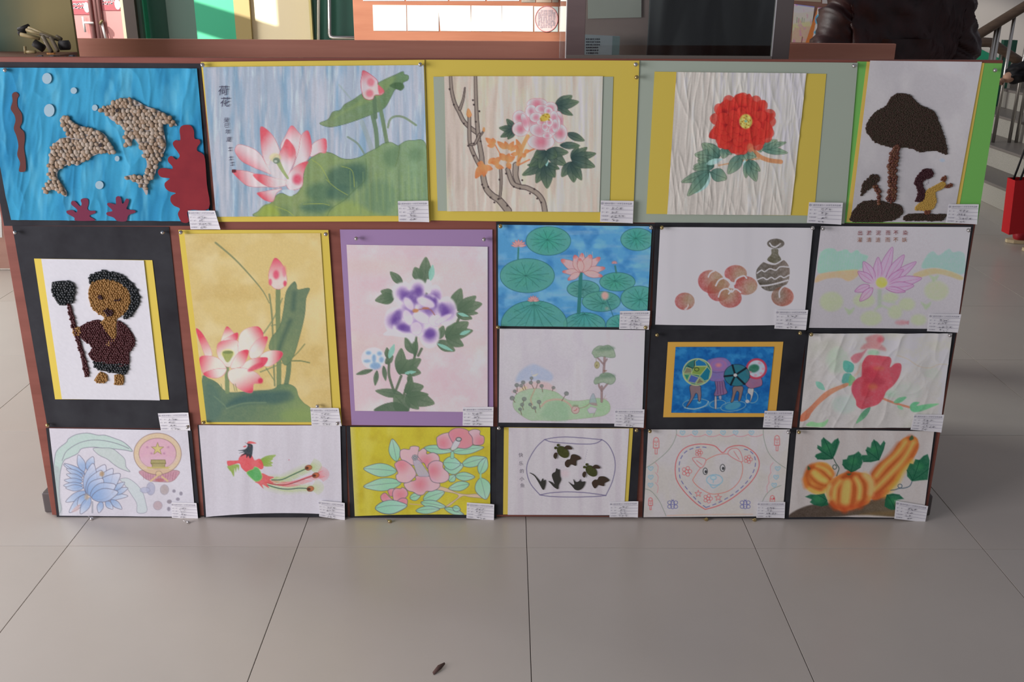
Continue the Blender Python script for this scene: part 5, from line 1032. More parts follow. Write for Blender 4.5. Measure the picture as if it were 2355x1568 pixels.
S.poly([(985, 985), (1005, 985), (1010, 1080), (1005, 1165), (985, 1160), (980, 1080)], (176, 160, 160), line=(ol, 1, .6)); S.poly([(1040, 985), (1075, 985), (1075, 1035), (1045, 1030)], (150, 140, 160), line=(ol, 1, .6))
S.poly([(990, 770), (1100, 760), (1130, 870), (1155, 945), (1080, 975), (975, 980), (1000, 880)], (128, 88, 122), line=(ol, 1.3, .7)); [S.st([(1020 + i * 32, 790), (1025 + i * 40, 960)], 1.4, (80, 44, 84), .8) for i in range(3)]
S.poly([(1450, 880), (1520, 880), (1515, 960), (1490, 1040), (1470, 1070), (1480, 980), (1440, 940)], (182, 168, 166), line=(ol, 1, .7)); S.el(1435, 1062, 28, 24, (176, 166, 170))
S.poly([(1455, 740), (1610, 720), (1640, 830), (1560, 870), (1470, 880), (1405, 820)], (146, 92, 118), line=(ol, 1.2, .7))
S.poly([(880, 520), (920, 480), (1040, 455), (1140, 470), (1205, 540), (1190, 600), (1120, 650), (1110, 770), (930, 775), (920, 700)], (124, 98, 150), line=((90, 70, 120), 1.2, .7)); [S.el(1035, 560, r_, r_ * .7, c_, soft=6, a=.8) for r_, c_ in ((120, (150, 96, 140)), (84, (120, 100, 160)), (50, (170, 104, 130)), (24, (190, 120, 110)))]; S.st([(920, 640), (1000, 665), (1120, 650)], 1.4, (90, 70, 120))
S.el(1560, 610, 135, 130, (178, 176, 186), rot=-.5, line=((170, 50, 72), 5, .85)); S.el(1525, 605, 76, 56, (34, 92, 72), rot=-.2, soft=5); [S.el(1560 + 95 * math.cos(t), 610 + 90 * math.sin(t), 20, 14, (190, 110, 130), soft=4, a=.7) for t in (0, .8, 1.7, 2.6, 5.2)]
S.el(1290, 700, 178, 152, (44, 100, 112), line=(ol, 1.4, .8)); [S.st([(1268, 698), e], 4.5, (22, 26, 34), .9) for e in ((1228, 560), (1415, 602), (1395, 822), (1205, 832), (1118, 715))]; S.el(1268, 698, 26, 22, (196, 190, 196))
S.el(740, 655, 198, 182, (52, 104, 92), rot=-.2, line=((176, 176, 130), 3, .8)); 
for q, c in (([(710, 510), (760, 475), (850, 520), (880, 570), (720, 575)], (30, 100, 160)), ([(700, 575), (875, 580), (800, 700), (660, 680)], (120, 138, 64)), ([(880, 580), (925, 640), (900, 760), (840, 780), (770, 715)], (24, 100, 130)), ([(590, 590), (660, 610), (660, 670), (550, 675)], (124, 112, 92)), ([(650, 690), (765, 730), (710, 810), (610, 790)], (70, 84, 160)), ([(770, 735), (840, 800), (720, 820)], (116, 100, 84)), ([(550, 685), (640, 690), (600, 780)], (50, 120, 96))): S.poly(q, c, sm=False, soft=2, line=((170, 172, 120), 1.6, .8))
S.st([(705, 500), (690, 600), (610, 570)], 1.6, (40, 44, 40)); S.el(733, 618, 30, 24, (120, 138, 64), line=((40, 44, 40), 1.6, .9))
S.build('painting', A, .0052, waves(.0008, 50, 200, 3))
card(A, [(1757, 942), (1823, 942), (1818, 982), (1753, 980)], .0075, 13)

# 14 --- red flower watercolour
Q = [(1855, 757), (2198, 763), (2155, 985), (1832, 981)]
A = art('flower_watercolour', Q, 'watercolour of one large red flower with orange stem on creased white paper')
flat('backing_sheet', Q, .0046, BLACK, A)
fr = (1820, 750, 5.8875)
S = Sheet([(1859, 764.4), (2187, 764.4), (2159, 979), (1836, 979)], 1.5, (172, 166, 168), fr, .22, bow=2)
S.wash((178, 172, 176), 26, 60, 2); S.wash((160, 160, 150), 60, 50, 4, .55, .8, .5)
for x, y, rx, ry, c in ((620, 450, 150, 170, (158, 186, 160)), (700, 1040, 160, 120, (160, 180, 172)), (1330, 900, 90, 40, (138, 172, 150)), (1550, 870, 200, 120, (164, 176, 166)), (1900, 620, 120, 80, (160, 172, 160))): S.el(x, y, rx, ry, c, soft=16, a=.75)
S.poly([(990, 150), (1060, 110), (1140, 95), (1210, 110), (1245, 160), (1200, 220), (1260, 280), (1260, 320), (1190, 310), (1080, 290), (930, 300), (960, 240), (1010, 210)], (196, 110, 116), soft=8, a=.9); S.el(1190, 170, 40, 40, (184, 84, 96), soft=10); S.poly([(790, 420), (850, 360), (940, 340), (1010, 300), (960, 380), (890, 470), (830, 480)], (192, 96, 110), soft=5)
S.el(1100, 345, 80, 40, (138, 178, 146), soft=8); S.st([(850, 650), (900, 590), (930, 500)], 6, (180, 150, 140), .7, soft=4)
S.poly([(690, 470), (720, 450), (790, 470), (835, 520), (815, 600), (740, 610), (690, 560)], (72, 146, 138), soft=2); S.poly([(670, 700), (700, 630), (760, 620), (800, 640), (790, 740), (740, 760), (675, 750)], (76, 146, 138), soft=2.5); S.poly([(780, 650), (850, 690), (830, 760), (760, 790)], (106, 156, 112), soft=3); S.leaf((320, 735), (440, 850), 80, (110, 164, 150))
S.poly([(110, 1190), (250, 1060), (380, 930), (480, 850), (620, 790), (740, 750), (750, 790), (600, 860), (480, 940), (350, 1050), (260, 1160), (210, 1240), (110, 1270)], (198, 118, 92), grad=((700, 780), (150, 1250), (186, 98, 72)), soft=2)
S.st([(1230, 965), (1400, 1030), (1600, 1085)], 5, (178, 112, 92)); S.st([(1420, 380), (1560, 430), (1700, 520), (1860, 550), (1980, 500), (2090, 500)], 2.4, (196, 156, 150), .8)
S.leaf((1370, 1020), (1545, 945), 70, (96, 158, 122)); S.leaf((1420, 1060), (1500, 1110), 50, (120, 172, 140)); S.poly([(1590, 1060), (1640, 1010), (1720, 1015), (1680, 1060), (1800, 1040), (1980, 1030), (1880, 1080), (1750, 1130), (1650, 1145), (1600, 1120)], (84, 156, 116), soft=2.5, grad=((1600, 1050), (1950, 1060), (110, 176, 124))); S.leaf((1060, 1080), (860, 1300), 80, (74, 130, 104), (112, 172, 128)); S.poly([(190, 1330), (250, 1275), (340, 1290), (420, 1275), (480, 1240), (470, 1290), (400, 1345)], (124, 176, 128), soft=3)
S.poly([(1020, 385), (1130, 380), (1220, 390), (1310, 400), (1340, 450), (1320, 540), (1390, 490), (1460, 490), (1475, 560), (1440, 680), (1360, 790), (1270, 870), (1230, 960), (1160, 1040), (1060, 1080), (1010, 1090), (940, 1105), (870, 1060), (860, 990), (830, 930), (800, 850), (815, 760), (880, 690), (940, 660), (940, 570), (950, 480)], (180, 62, 78), soft=2.5)
for x, y, rx, ry, c in ((1060, 640, 120, 110, (160, 50, 66)), (1130, 740, 140, 60, (152, 54, 70)), (1000, 830, 60, 120, (164, 54, 66)), (1170, 555, 70, 24, (184, 98, 74)), (1090, 805, 60, 40, (176, 100, 70)), (860, 830, 50, 110, (192, 76, 96)), (1400, 580, 50, 90, (180, 74, 90)), (1150, 440, 150, 40, (184, 70, 84))): S.el(x, y, rx, ry, c, soft=12, a=.75)
S.build('painting', A, .0056, lambda s: waves(.0032, 46, 180, 11)(s) + creases(.0016, 40, 90, 4, .5)(s))
card(A, [(2098.5, 948), (2166.5, 949), (2160, 989.5), (2090, 983.5)], .0125, 14)

# 15 --- blue lotus and round emblem
Q = [(107, 983), (441, 986), (462, 1194), (132, 1187)]
A = art('pencil_drawing', Q, 'coloured pencil drawing of a blue lotus and a round red emblem with star')
flat('backing_sheet', Q, .0036, BLACK, A)
fr = (90, 960, 6.197)
S = Sheet([(115, 982.6), (433, 988), (450.6, 1186), (138.4, 1183.5)], 1.25, (208, 203, 218), fr, .25)
S.wash((203, 197, 212), 50, 50, 2); pl = (104, 100, 122); lg = (178, 198, 196)
S.poly([(235, 560), (280, 440), (400, 340), (430, 290), (540, 230), (700, 210), (850, 240), (950, 240), (1100, 290), (1200, 330), (1290, 400), (1340, 470), (1250, 455), (1080, 435), (950, 435), (800, 410), (620, 430), (560, 500), (440, 560), (360, 610), (310, 800), (300, 1100), (330, 1300), (250, 1330), (215, 900)], lg, soft=2, line=(pl, 1.3, .75)); S.st([(340, 600), (400, 470), (560, 360), (750, 310), (950, 320), (1150, 370), (1290, 430)], 1.3, pl, .75)
S.poly([(215, 700), (300, 720), (310, 1000), (340, 1340), (290, 1370), (240, 1000)], (164, 168, 176), soft=8, a=.7)
S.poly([(780, 430), (920, 420), (1050, 430), (1150, 500), (1230, 580), (1250, 690), (1305, 760), (1180, 720), (1080, 660), (980, 580), (860, 520)], (184, 194, 196), soft=2, line=(pl, 1.1, .7)); S.poly([(1160, 870), (1260, 850), (1380, 920), (1480, 1040), (1530, 1200), (1540, 1330), (1410, 1340), (1400, 1210), (1320, 1080), (1210, 920)], (192, 200, 208), soft=2, line=(pl, 1, .6))
b1, b2 = (202, 206, 226), (134, 160, 206)
for b, t, wd in (((660, 800), (360, 655), 90), ((660, 780), (370, 640), 60), ((650, 760), (570, 520), 110), ((700, 740), (780, 545), 120), ((640, 830), (400, 720), 80), ((630, 870), (400, 795), 80), ((630, 900), (370, 880), 80), ((630, 950), (360, 955), 90), ((640, 990), (390, 990), 90), ((680, 1040), (390, 1190), 110), ((700, 1080), (440, 1340), 130), ((680, 1090), (560, 1240), 110), ((740, 1130), (600, 1360), 120), ((760, 1120), (1275, 1105), 120), ((1050, 1080), (1275, 990), 90), ((1050, 1030), (1230, 910), 80), ((900, 1180), (860, 1345), 90), ((960, 1180), (1060, 1290), 90), ((1030, 1160), (1190, 1290), 90)):
    S.leaf(b, t, wd, b2, b1, line=(pl, 1.2, .8), soft=2)
for b, t, wd in (((720, 1080), (950, 660), 240), ((700, 1080), (780, 640), 190), ((800, 1080), (1060, 715), 200), ((800, 1090), (1165, 790), 230), ((700, 1090), (900, 740), 200), ((720, 1100), (920, 860), 210), ((740, 1110), (1100, 950), 230), ((760, 1130), (1135, 1050), 190)):
    S.leaf(b, t, wd, b2, (208, 206, 226), line=(pl, 1.3, .85), soft=2)
S.el(905, 790, 34, 36, (170, 140, 110), soft=6); S.el(690, 1120, 34, 40, (190, 164, 140), soft=7, a=.8); S.poly([(470, 1330), (540, 1250), (600, 1220), (560, 1310)], (206, 170, 170), soft=4, a=.8); S.st([(770, 1190), (770, 1340)], 4, (150, 150, 166), .8)
rc = (206, 160, 190); em = (206, 180, 150); eo = (140, 110, 110)
S.poly([(1465, 740), (1970, 740), (1975, 830), (1890, 900), (1760, 905), (1600, 890), (1490, 830)], (186, 132, 150), soft=2, line=(eo, 1.1, .7)); [S.st([(1490 + i * 36, 770), (1500 + i * 34, 870)], 1, (150, 96, 120), .6) for i in range(14)]
S.el(1697, 505, 338, 295, em, line=(eo, 1.5, .8)); S.el(1697, 500, 265, 218, rc, line=(eo, 1.3, .8), soft=2); S.poly([(1450, 560), (1950, 560), (1860, 690), (1700, 720), (1530, 690)], (206, 172, 192), soft=8, a=.6)
S.poly([(1697 + (92 if i % 2 == 0 else 38) * math.sin(i * .628), 435 - (92 if i % 2 == 0 else 38) * math.cos(i * .628)) for i in range(10)], (196, 184, 118), sm=False, line=((130, 112, 80), 1.1, .8))
for x, y in ((1550, 410), (1850, 410), (1610, 500), (1790, 500)): S.el(x, y, 16, 14, (180, 130, 160), soft=4)
S.poly([(1605, 590), (1805, 590), (1815, 640), (1800, 660), (1800, 700), (1620, 700), (1620, 660), (1600, 640)], (156, 150, 96), sm=False, line=((110, 102, 70), 1.2, .8)); S.st([(1610, 640), (1810, 640)], 1.2, (110, 102, 70)); S.poly([(1540, 690), (1880, 690), (1850, 715), (1560, 715)], (190, 176, 110), sm=False, soft=2)
S.el(1715, 785, 44, 36, em, line=(eo, 1.1, .8)); S.st([(1700, 810), (1640, 860), (1600, 890)], 4, (206, 180, 140), .9); S.st([(1760, 830), (1840, 890)], 4, (206, 180, 140), .9); S.poly([(1660, 880), (1720, 850), (1790, 875), (1750, 905)], (176, 110, 120), soft=2)
for x, y, rx, ry, c in ((1600, 1000, 60, 90, (160, 160, 190)), (1520, 1020, 70, 40, (168, 170, 200)), (1795, 1015, 60, 70, (168, 152, 156)), (1700, 1240, 62, 62, (176, 150, 160)), (1930, 1035, 20, 20, (120, 112, 130)), (2030, 1070, 20, 24, (120, 112, 130)), (1985, 1150, 24, 20, (120, 112, 130)), (1865, 1185, 32, 26, (124, 112, 124)), (1855, 1290, 20, 26, (120, 112, 130))): S.el(x, y, rx, ry, c, soft=4, a=.85, line=((110, 104, 130), 1, .4))
S.build('drawing_sheet', A, .0046, waves(.0012, 60, 300, 4))
card(A, [(396.6, 1152), (454, 1153), (458, 1191), (397.4, 1187)], .0078, 15)

# 16 --- phoenix
Q = [(455, 976), (795, 978), (800, 1188), (470, 1189)]
A = art('bird_painting', Q, 'painting of a red and green long tailed bird on plain white paper')
flat('backing_sheet', Q, .0026, BLACK, A)
fr = (450, 965, 6.533)
S = Sheet([(458.4, 975.7), (783, 976.5), (787.5, 1181), (476, 1185)], 1.3, (203, 197, 211), fr, .18, bow=-7)
S.wash((198, 191, 205), 20, 200, 2); red, gn, bk = (216, 84, 92), (130, 156, 74), (44, 54, 62)
for p, c in (([(1150, 890), (1300, 885), (1450, 820), (1650, 730)], (164, 186, 110)), ([(1080, 965), (1250, 1015), (1400, 1030), (1550, 1015), (1690, 1020)], (176, 192, 130))):
    for k in range(26):
        f = k / 25; q = spline(p, False, 10); b = q[int(f * (len(q) - 1))]
        S.st([b, (b[0] + 70, b[1] - 45)], 1, c, .55); S.st([b, (b[0] + 75, b[1] + 42)], 1, c, .55)
    S.st(p, 18, c, .35, soft=12)
for k in range(44):
    q = spline([(1060, 930), (1250, 965), (1400, 955), (1600, 890), (1790, 820)], False, 12); b = q[int(k / 43 * (len(q) - 1))]
    S.st([b, (b[0] + 80 + k, b[1] - 40 - k * .6)], 1, (218, 110, 118), .6); S.st([b, (b[0] + 90 + k * 1.6, b[1] + 25 - k * .1)], 1, (218, 120, 124), .6)
for cx, cy, c in ((1700, 710, (160, 182, 100)), (1810, 825, (214, 110, 118)), (1730, 1025, (178, 190, 130))):
    for k in range(18): a = -1.1 + k * .12; S.st([(cx, cy), (cx + 200 * math.cos(a), cy + 130 * math.sin(a) - 20)], 1, c, .6)
S.st([(1060, 930), (1250, 965), (1400, 955), (1600, 890), (1790, 820)], 2, (150, 60, 70), .9); S.st([(1150, 890), (1300, 885), (1450, 820), (1650, 730)], 2.2, (60, 90, 88)); S.st([(1080, 965), (1250, 1015), (1400, 1030), (1550, 1015), (1690, 1020)], 2.2, (60, 90, 88))
for x, y in ((1700, 708), (1808, 822), (1728, 1025)): S.el(x, y, 52, 38, (176, 96, 64), rot=-.2, soft=3, line=((110, 60, 50), 1.2, .8)); S.el(x - 22, y + 6, 24, 20, (64, 40, 40), soft=4)
for t in ((1215, 517), (1170, 575), (1170, 635), (1160, 678)): S.leaf((950, 620), t, 80, gn, (150, 172, 100))
S.poly([(490, 680), (650, 660), (650, 750), (630, 700), (610, 775), (590, 720), (580, 840), (540, 770), (510, 740)], (140, 164, 84), soft=3)
S.poly([(480, 620), (500, 605), (640, 600), (660, 560), (720, 500), (840, 520), (890, 600), (960, 575), (1000, 610), (1025, 690), (990, 730), (900, 690), (860, 750), (780, 775), (700, 710), (660, 640), (520, 675), (490, 670)], red, line=((190, 70, 80), 1, .5)); S.el(880, 630, 50, 40, (226, 110, 116), soft=12, a=.6)
S.poly([(1000, 790), (1100, 830), (1185, 850), (1120, 890), (1180, 940), (1080, 940), (1110, 1010), (1010, 960), (1025, 1020), (950, 950), (900, 920), (980, 880)], (208, 92, 96), soft=2)
S.poly([(775, 780), (870, 730), (890, 700), (950, 720), (1000, 820), (990, 880), (920, 915), (850, 870)], (82, 160, 88), line=((150, 190, 110), 2, .7))
S.poly([(765, 340), (810, 345), (860, 370), (865, 430), (850, 530), (820, 570), (800, 530), (770, 560), (760, 510), (680, 540), (740, 480), (660, 490), (730, 460), (645, 450), (750, 430), (790, 370), (750, 330)], bk, soft=2); S.poly([(780, 345), (800, 315), (850, 315), (920, 342), (860, 348)], (214, 88, 92)); S.poly([(720, 390), (760, 375), (770, 390), (740, 402)], (206, 80, 90)); S.el(820, 385, 14, 14, (110, 70, 80), soft=2); S.el(1408, 590, 8, 8, (190, 100, 120), soft=2)
S.build('painting', A, .0042, waves(.0016, 45, 600, 7, curl_b=.004))
card(A, [(734.7, 1145.6), (794.4, 1151), (795, 1191), (736, 1182)], .0125, 16)

# 17 --- camellias on yellow
Q = [(797, 978), (1140, 980), (1142, 1190), (806, 1189)]
A = art('camellia_painting', Q, 'painting of pink camellias and mint leaves on bright yellow ground')
flat('backing_sheet', Q, .0026, BLACK, A)
fr = (790, 970, 6.533)
S = Sheet([(806, 980), (1127.5, 980.7), (1127.5, 1182), (816.8, 1183.5)], 1.3, (192, 178, 62), fr, .07, bow=-3)
S.wash((182, 164, 56), 26, 26, 3, .5, .8, .8); S.wash((200, 190, 96), 30, 60, 6, .55, .8, .5)
f = np.clip(1 - S.U * 320 / 14, 0, 1)
S.C = S.C * (1 - .6 * f[:, None]) + np.array((196, 186, 140.)) * .6 * f[:, None]
o_ = (96, 96, 110); m1, m2 = (142, 192, 170), (164, 198, 190)
S.poly([(1430, 960), (1560, 985), (1700, 1050), (1850, 1075), (2000, 1070), (2110, 1110), (2090, 1130), (1900, 1115), (1780, 1105), (1600, 1240), (1540, 1250), (1730, 1100), (1560, 1040), (1390, 1030)], (206, 176, 160), line=(o_, 1, .6), soft=1.6); S.st([(1000, 1215), (1180, 1230)], 2, (190, 160, 140))
for b, t, wd in (((800, 580), (735, 245), 170), ((800, 730), (305, 690), 200), ((870, 900), (305, 960), 190), ((1210, 380), (1640, 430), 130), ((1640, 440), (2110, 370), 130), ((1780, 630), (2150, 530), 160), ((2050, 770), (2145, 525), 150), ((1520, 690), (1800, 640), 220), ((1500, 600), (1760, 620), 200), ((1590, 880), (1680, 790), 110), ((1680, 800), (1975, 815), 130), ((1890, 920), (1580, 990), 140), ((2060, 830), (2140, 1150), 240), ((1000, 1130), (1160, 1090), 110), ((1200, 1150), (1520, 1040), 170), ((1165, 1195), (1540, 1260), 120), ((1090, 1315), (1450, 1290), 110), ((480, 1280), (960, 1240), 210), ((1520, 1280), (1810, 1370), 90), ((1640, 1270), (1760, 1300), 90)):
    S.leaf(b, t, wd, m1, m2, line=(o_, 1.3, .85)); S.st([b, ((b[0] + t[0]) / 2, (b[1] + t[1]) / 2 - 8), t], 1, o_, .6)
S.poly([(1620, 440), (1655, 440), (1660, 530), (1610, 530)], m1, line=(o_, 1, .7)); S.st([(2060, 770), (2060, 830)], 4, m1)
c1, c2 = (206, 126, 148), (212, 168, 186)
def pet(pts, hot, c=c2): S.poly(pts, c1, rad=(hot, 190, c), line=(o_, 1.4, .85), soft=1.8)
pet([(1400, 250), (1430, 200), (1520, 160), (1620, 160), (1650, 260), (1620, 380), (1440, 385)], (1500, 310)); pet([(1580, 170), (1640, 100), (1740, 80), (1860, 110), (1930, 200), (1945, 320), (1850, 385), (1700, 370), (1640, 300)], (1720, 200), (206, 134, 152)); pet([(1880, 140), (1960, 100), (2050, 120), (2050, 180), (2110, 210), (2110, 300), (2060, 335), (1950, 325), (1935, 220)], (2060, 290))
S.poly([(1680, 265), (1755, 285), (1700, 385), (1640, 415), (1615, 385)], (190, 190, 200), line=(o_, 1, .6)); S.el(1732, 250, 40, 28, (170, 176, 180), line=((80, 86, 92), 2, .9))
pet([(850, 440), (900, 395), (990, 400), (1010, 360), (1080, 350), (1140, 370), (1130, 430), (1200, 385), (1250, 420), (1255, 470), (1350, 450), (1430, 500), (1430, 580), (1290, 620), (1260, 690), (1200, 600), (1060, 640), (880, 560)], (1240, 590), (212, 168, 186)); S.st([(1130, 430), (1120, 500), (1180, 580)], 1.3, o_, .7)
pet([(915, 910), (1080, 860), (1090, 800), (1280, 800), (1440, 900), (1430, 980), (1330, 1030), (1250, 1030), (1200, 1080), (1120, 1080), (1050, 1040), (960, 1010)], (1150, 920)); pet([(770, 640), (800, 590), (880, 560), (960, 590), (1040, 660), (1095, 770), (1040, 850), (960, 900), (850, 890), (800, 850), (790, 790), (820, 750)], (870, 630)); pet([(1270, 680), (1310, 600), (1400, 570), (1490, 600), (1500, 680), (1580, 760), (1580, 850), (1500, 900), (1380, 900), (1310, 850)], (1350, 720))
S.poly([(1050, 560), (1130, 560), (1200, 640), (1290, 790), (1200, 808), (1110, 780)], (176, 166, 184), line=(o_, 1, .6), soft=2); S.el(1075, 522, 26, 22, (150, 150, 160)); [S.el(1075 + 34 * math.cos(t), 522 + 32 * math.sin(t), 12, 11, (200, 196, 206), line=((80, 84, 96), 1, .9)) for t in np.linspace(0, 5.5, 8)]
for p, h in (([(560, 1110), (600, 1060), (640, 1060), (700, 1120), (770, 1190), (600, 1180)], (620, 1090)), ([(670, 1030), (700, 995), (770, 1000), (750, 1090), (700, 1100)], (700, 1080)), ([(740, 1060), (780, 990), (860, 990), (890, 970), (950, 1010), (965, 1090), (860, 1180), (770, 1190)], (860, 1080)), ([(810, 1180), (880, 1130), (960, 1150), (950, 1240), (880, 1210)], (880, 1190))): pet(p, h)
S.leaf((480, 1280), (960, 1240), 200, m1, m2, line=(o_, 1.3, .85)); S.st([(480, 1280), (700, 1240), (950, 1245)], 1, o_, .6)
S.build('painting', A, .0042, waves(.0012, 60, 400, 7, curl_b=.003))
card(A, [(1074, 1151), (1136.7, 1155), (1136, 1192.7), (1073, 1187)], .0105, 17)

# 18 --- fish bowl with pressed leaves
Q = [(1141, 979), (1474, 985), (1462, 1185), (1141, 1182)]
A = art('leaf_collage', Q, 'drawn fish bowl with pressed leaf turtles between two yellow strips')
flat('backing_sheet', Q, .0036, BLACK, A)
flat('border_sheet', [(1159, 980.7), (1455.6, 983), (1442.6, 1182), (1157, 1181)], .0044, YEL, A)
fr = (1130, 970, 6.542)
S = Sheet([(1170, 981), (1446.4, 983), (1434, 1182), (1167.5, 1181)], 1.2, (193, 186, 196), fr)
S.wash((187, 178, 190), 14, 200, 2); bl = (92, 84, 124)
for p in ([(800, 250), (950, 222), (1120, 212), (1350, 225), (1660, 252)], [(800, 250), (900, 285), (1120, 305), (1400, 320), (1570, 305), (1660, 255)], [(800, 250), (690, 350), (590, 500), (535, 640), (540, 780), (600, 930), (730, 1082)], [(1660, 252), (1740, 310), (1810, 420), (1855, 560), (1855, 720), (1810, 900), (1720, 1090)], [(730, 1082), (900, 1050), (1150, 1036), (1450, 1052), (1720, 1090)], [(730, 1082), (900, 1105), (1200, 1115), (1500, 1108), (1720, 1092)]): S.st(p, 1.7, bl, .9)
for i in range(7): S.el(1440 - i * 7, 410 + i * 30, 4, 4, bl, soft=1.5, a=.8)
S.el(1100, 760, 70, 50, (200, 168, 180), soft=14, a=.5)
S.build('drawing_sheet', A, .0054, waves(.0014, 40, 600, 3))
lg_ = mat('pressed_leaf_green', (.060, .075, .020), .6, .3, noise=(.10, .11, .03), scale=(150, 150, 150)); lb_ = mat('pressed_leaf_brown', (.085, .045, .032), .6, .3, noise=(.06, .055, .03), scale=(150, 150, 150)); ld_ = mat('pressed_sprig', (.055, .055, .045), .6, .3)
E8 = lambda cx, cy, rx, ry, ro=0: [(cx + rx * math.cos(t) * math.cos(ro) - ry * math.sin(t) * math.sin(ro), cy + rx * math.cos(t) * math.sin(ro) + ry * math.sin(t) * math.cos(ro)) for t in np.linspace(0, 5.5, 8)]
for dx, dy, s_ in ((0, 0, 1.0), (430, 290, .95)):
    T = lambda pts: [(dx + 990 + (x - 990) * s_, dy + 330 + (y - 330) * s_) for x, y in pts]
    for i, (pl, m_) in enumerate(((E8(1075, 435, 105, 72, .75), lg_), (E8(1003, 332, 22, 20), lg_), (E8(965, 372, 22, 20), lg_), ([(1090, 370), (1130, 335), (1180, 345), (1215, 385), (1170, 395), (1110, 385)], lb_), ([(935, 470), (960, 440), (990, 450), (985, 500), (965, 535), (935, 510)], lb_))):
        o = cutout('pressed_leaf', fr, T(pl), .0078 + .0004 * i, m_, A)
for pl in ([(1105, 590), (1140, 550), (1180, 540), (1200, 480), (1250, 470), (1320, 500), (1340, 540), (1280, 565), (1270, 640), (1195, 620), (1150, 665), (1110, 640)], [(1510, 890), (1550, 850), (1590, 850), (1620, 805), (1700, 805), (1770, 860), (1700, 900), (1690, 945), (1610, 930), (1590, 945), (1555, 980), (1520, 940)]): cutout('pressed_leaf', fr, pl, .0080, lb_, A)
for pl in ([(570, 745), (640, 775), (710, 850), (740, 880), (770, 830), (785, 870), (810, 850), (815, 910), (790, 995), (765, 990), (730, 930), (650, 800)], [(855, 870), (910, 890), (950, 920), (910, 800), (920, 755), (960, 730), (975, 680), (1000, 700), (1025, 700), (1030, 790), (1045, 850), (1010, 930), (1000, 990), (940, 960), (890, 905)], [(1155, 880), (1210, 920), (1245, 920), (1230, 840), (1265, 885), (1320, 870), (1335, 840), (1350, 880), (1410, 880), (1380, 960), (1320, 1005), (1260, 1000), (1215, 950)]): cutout('pressed_sprig', fr, pl, .0080, ld_, A)
k = Ink()
for ch, x, y in (('快', 440, 480), ('乐', 445, 605), ('的', 457, 720), ('小', 457, 838), ('鱼', 465, 935)): k.char(ch, 1130 + x / 6.542, 970 + y / 6.542, 10.5)
k.build('pencil_lettering', A, .0074, mat('faint_pencil', (.36, .345, .38), .9, .1))
card(A, [(1402, 1151), (1467, 1149), (1466, 1186), (1401, 1186)], .0078, 18)

# 19 --- heart drawing
Q = [(1480, 985), (1828, 984), (1806, 1190), (1477, 1189)]
A = art('heart_drawing', Q, 'line drawing of an animal face inside a red heart with ice lollies')
flat('backing_sheet', Q, .0026, BLACK, A)
fr = (1470, 975, 6.542)
S = Sheet([(1490, 986), (1815.5, 985.7), (1798.6, 1185), (1479.5, 1187.5)], 1.15, (182, 175, 176), fr)
S.wash((184, 177, 184), 30, 60, 2); S.wash((176, 168, 166), 60, 40, 5, .55, .8, .5); R_, B_, C_, K_ = (188, 88, 94), (92, 92, 150), (124, 164, 188), (70, 70, 70)
S.st([(990, 1272), (850, 1180), (680, 1010), (570, 850), (540, 720), (550, 560), (610, 420), (720, 330), (880, 292), (1050, 300), (1150, 330), (1250, 420), (1330, 350), (1450, 315), (1580, 325), (1720, 410), (1790, 520), (1795, 640), (1730, 790), (1600, 940), (1400, 1100), (1200, 1210), (990, 1272)], 2.1, R_, .9)
S.st([(1000, 1245), (870, 1140), (720, 970), (620, 820), (598, 680), (610, 540), (680, 420), (800, 355), (940, 335), (1040, 350)], 1.9, B_, .9, dash=(9, 7)); S.st([(1010, 1240), (1200, 1165), (1400, 1050), (1560, 920), (1680, 770), (1740, 620), (1730, 480), (1650, 390), (1510, 360)], 1.9, B_, .9, dash=(9, 7))
fc = (196, 112, 104)
S.st([(800, 830), (830, 880), (920, 960), (1050, 1030), (1150, 1040), (1300, 1010), (1420, 940), (1510, 830), (1550, 700), (1540, 580), (1460, 480), (1330, 440), (1180, 450), (1010, 530), (910, 660), (840, 760), (800, 830)], 1.6, fc, .9)
S.poly([(930, 650), (830, 560), (800, 500), (900, 490), (1000, 530)], (186, 178, 182), line=(R_, 1.4, .8)); S.poly([(1340, 450), (1370, 370), (1470, 360), (1530, 440), (1540, 560)], (186, 178, 182), line=(R_, 1.4, .8)); S.st([(860, 540), (940, 600)], 1.2, R_, .8); S.st([(1420, 400), (1500, 520)], 1.2, R_, .8)
for x, y, rr in ((990, 700, 40), (1250, 650, 44)): S.el(x, y, rr * .8, rr * 1.2, (200, 196, 200), line=((60, 60, 64), 1.8, .9)); S.el(x + 8, y + 6, 18, 24, (44, 44, 50), soft=2)
S.el(1130, 830, 120, 80, (182, 178, 186), line=(C_, 2, .9)); S.el(1112, 795, 42, 30, (176, 190, 200), line=(C_, 1.8, .9)); S.st([(1112, 830), (1110, 870)], 1.8, C_); S.st([(1060, 900), (1110, 950), (1200, 900)], 2, C_)
def flower(x, y, r_):
    for t in range(5): S.el(x + r_ * .68 * math.cos(t * 1.257), y + r_ * .68 * math.sin(t * 1.257), r_ * .36, r_ * .36, (184, 176, 178), line=(R_, 1.3, .85), a=0)
    S.el(x, y, r_ * .36, r_ * .36, (184, 176, 178), line=(R_, 1.3, .85), a=0)
for x, y, r_ in ((895, 420, 54), (712, 700, 72), (1635, 520, 62), (1030, 1110, 66)): flower(x, y, r_)
for x, y in ((885, 1035), (1185, 1095)): S.poly([(x + (52 if i % 2 == 0 else 22) * math.sin(i * .628), y - (52 if i % 2 == 0 else 22) * math.cos(i * .628)) for i in range(10)], (184, 176, 178), a=0, sm=False, line=(R_, 1.3, .85))
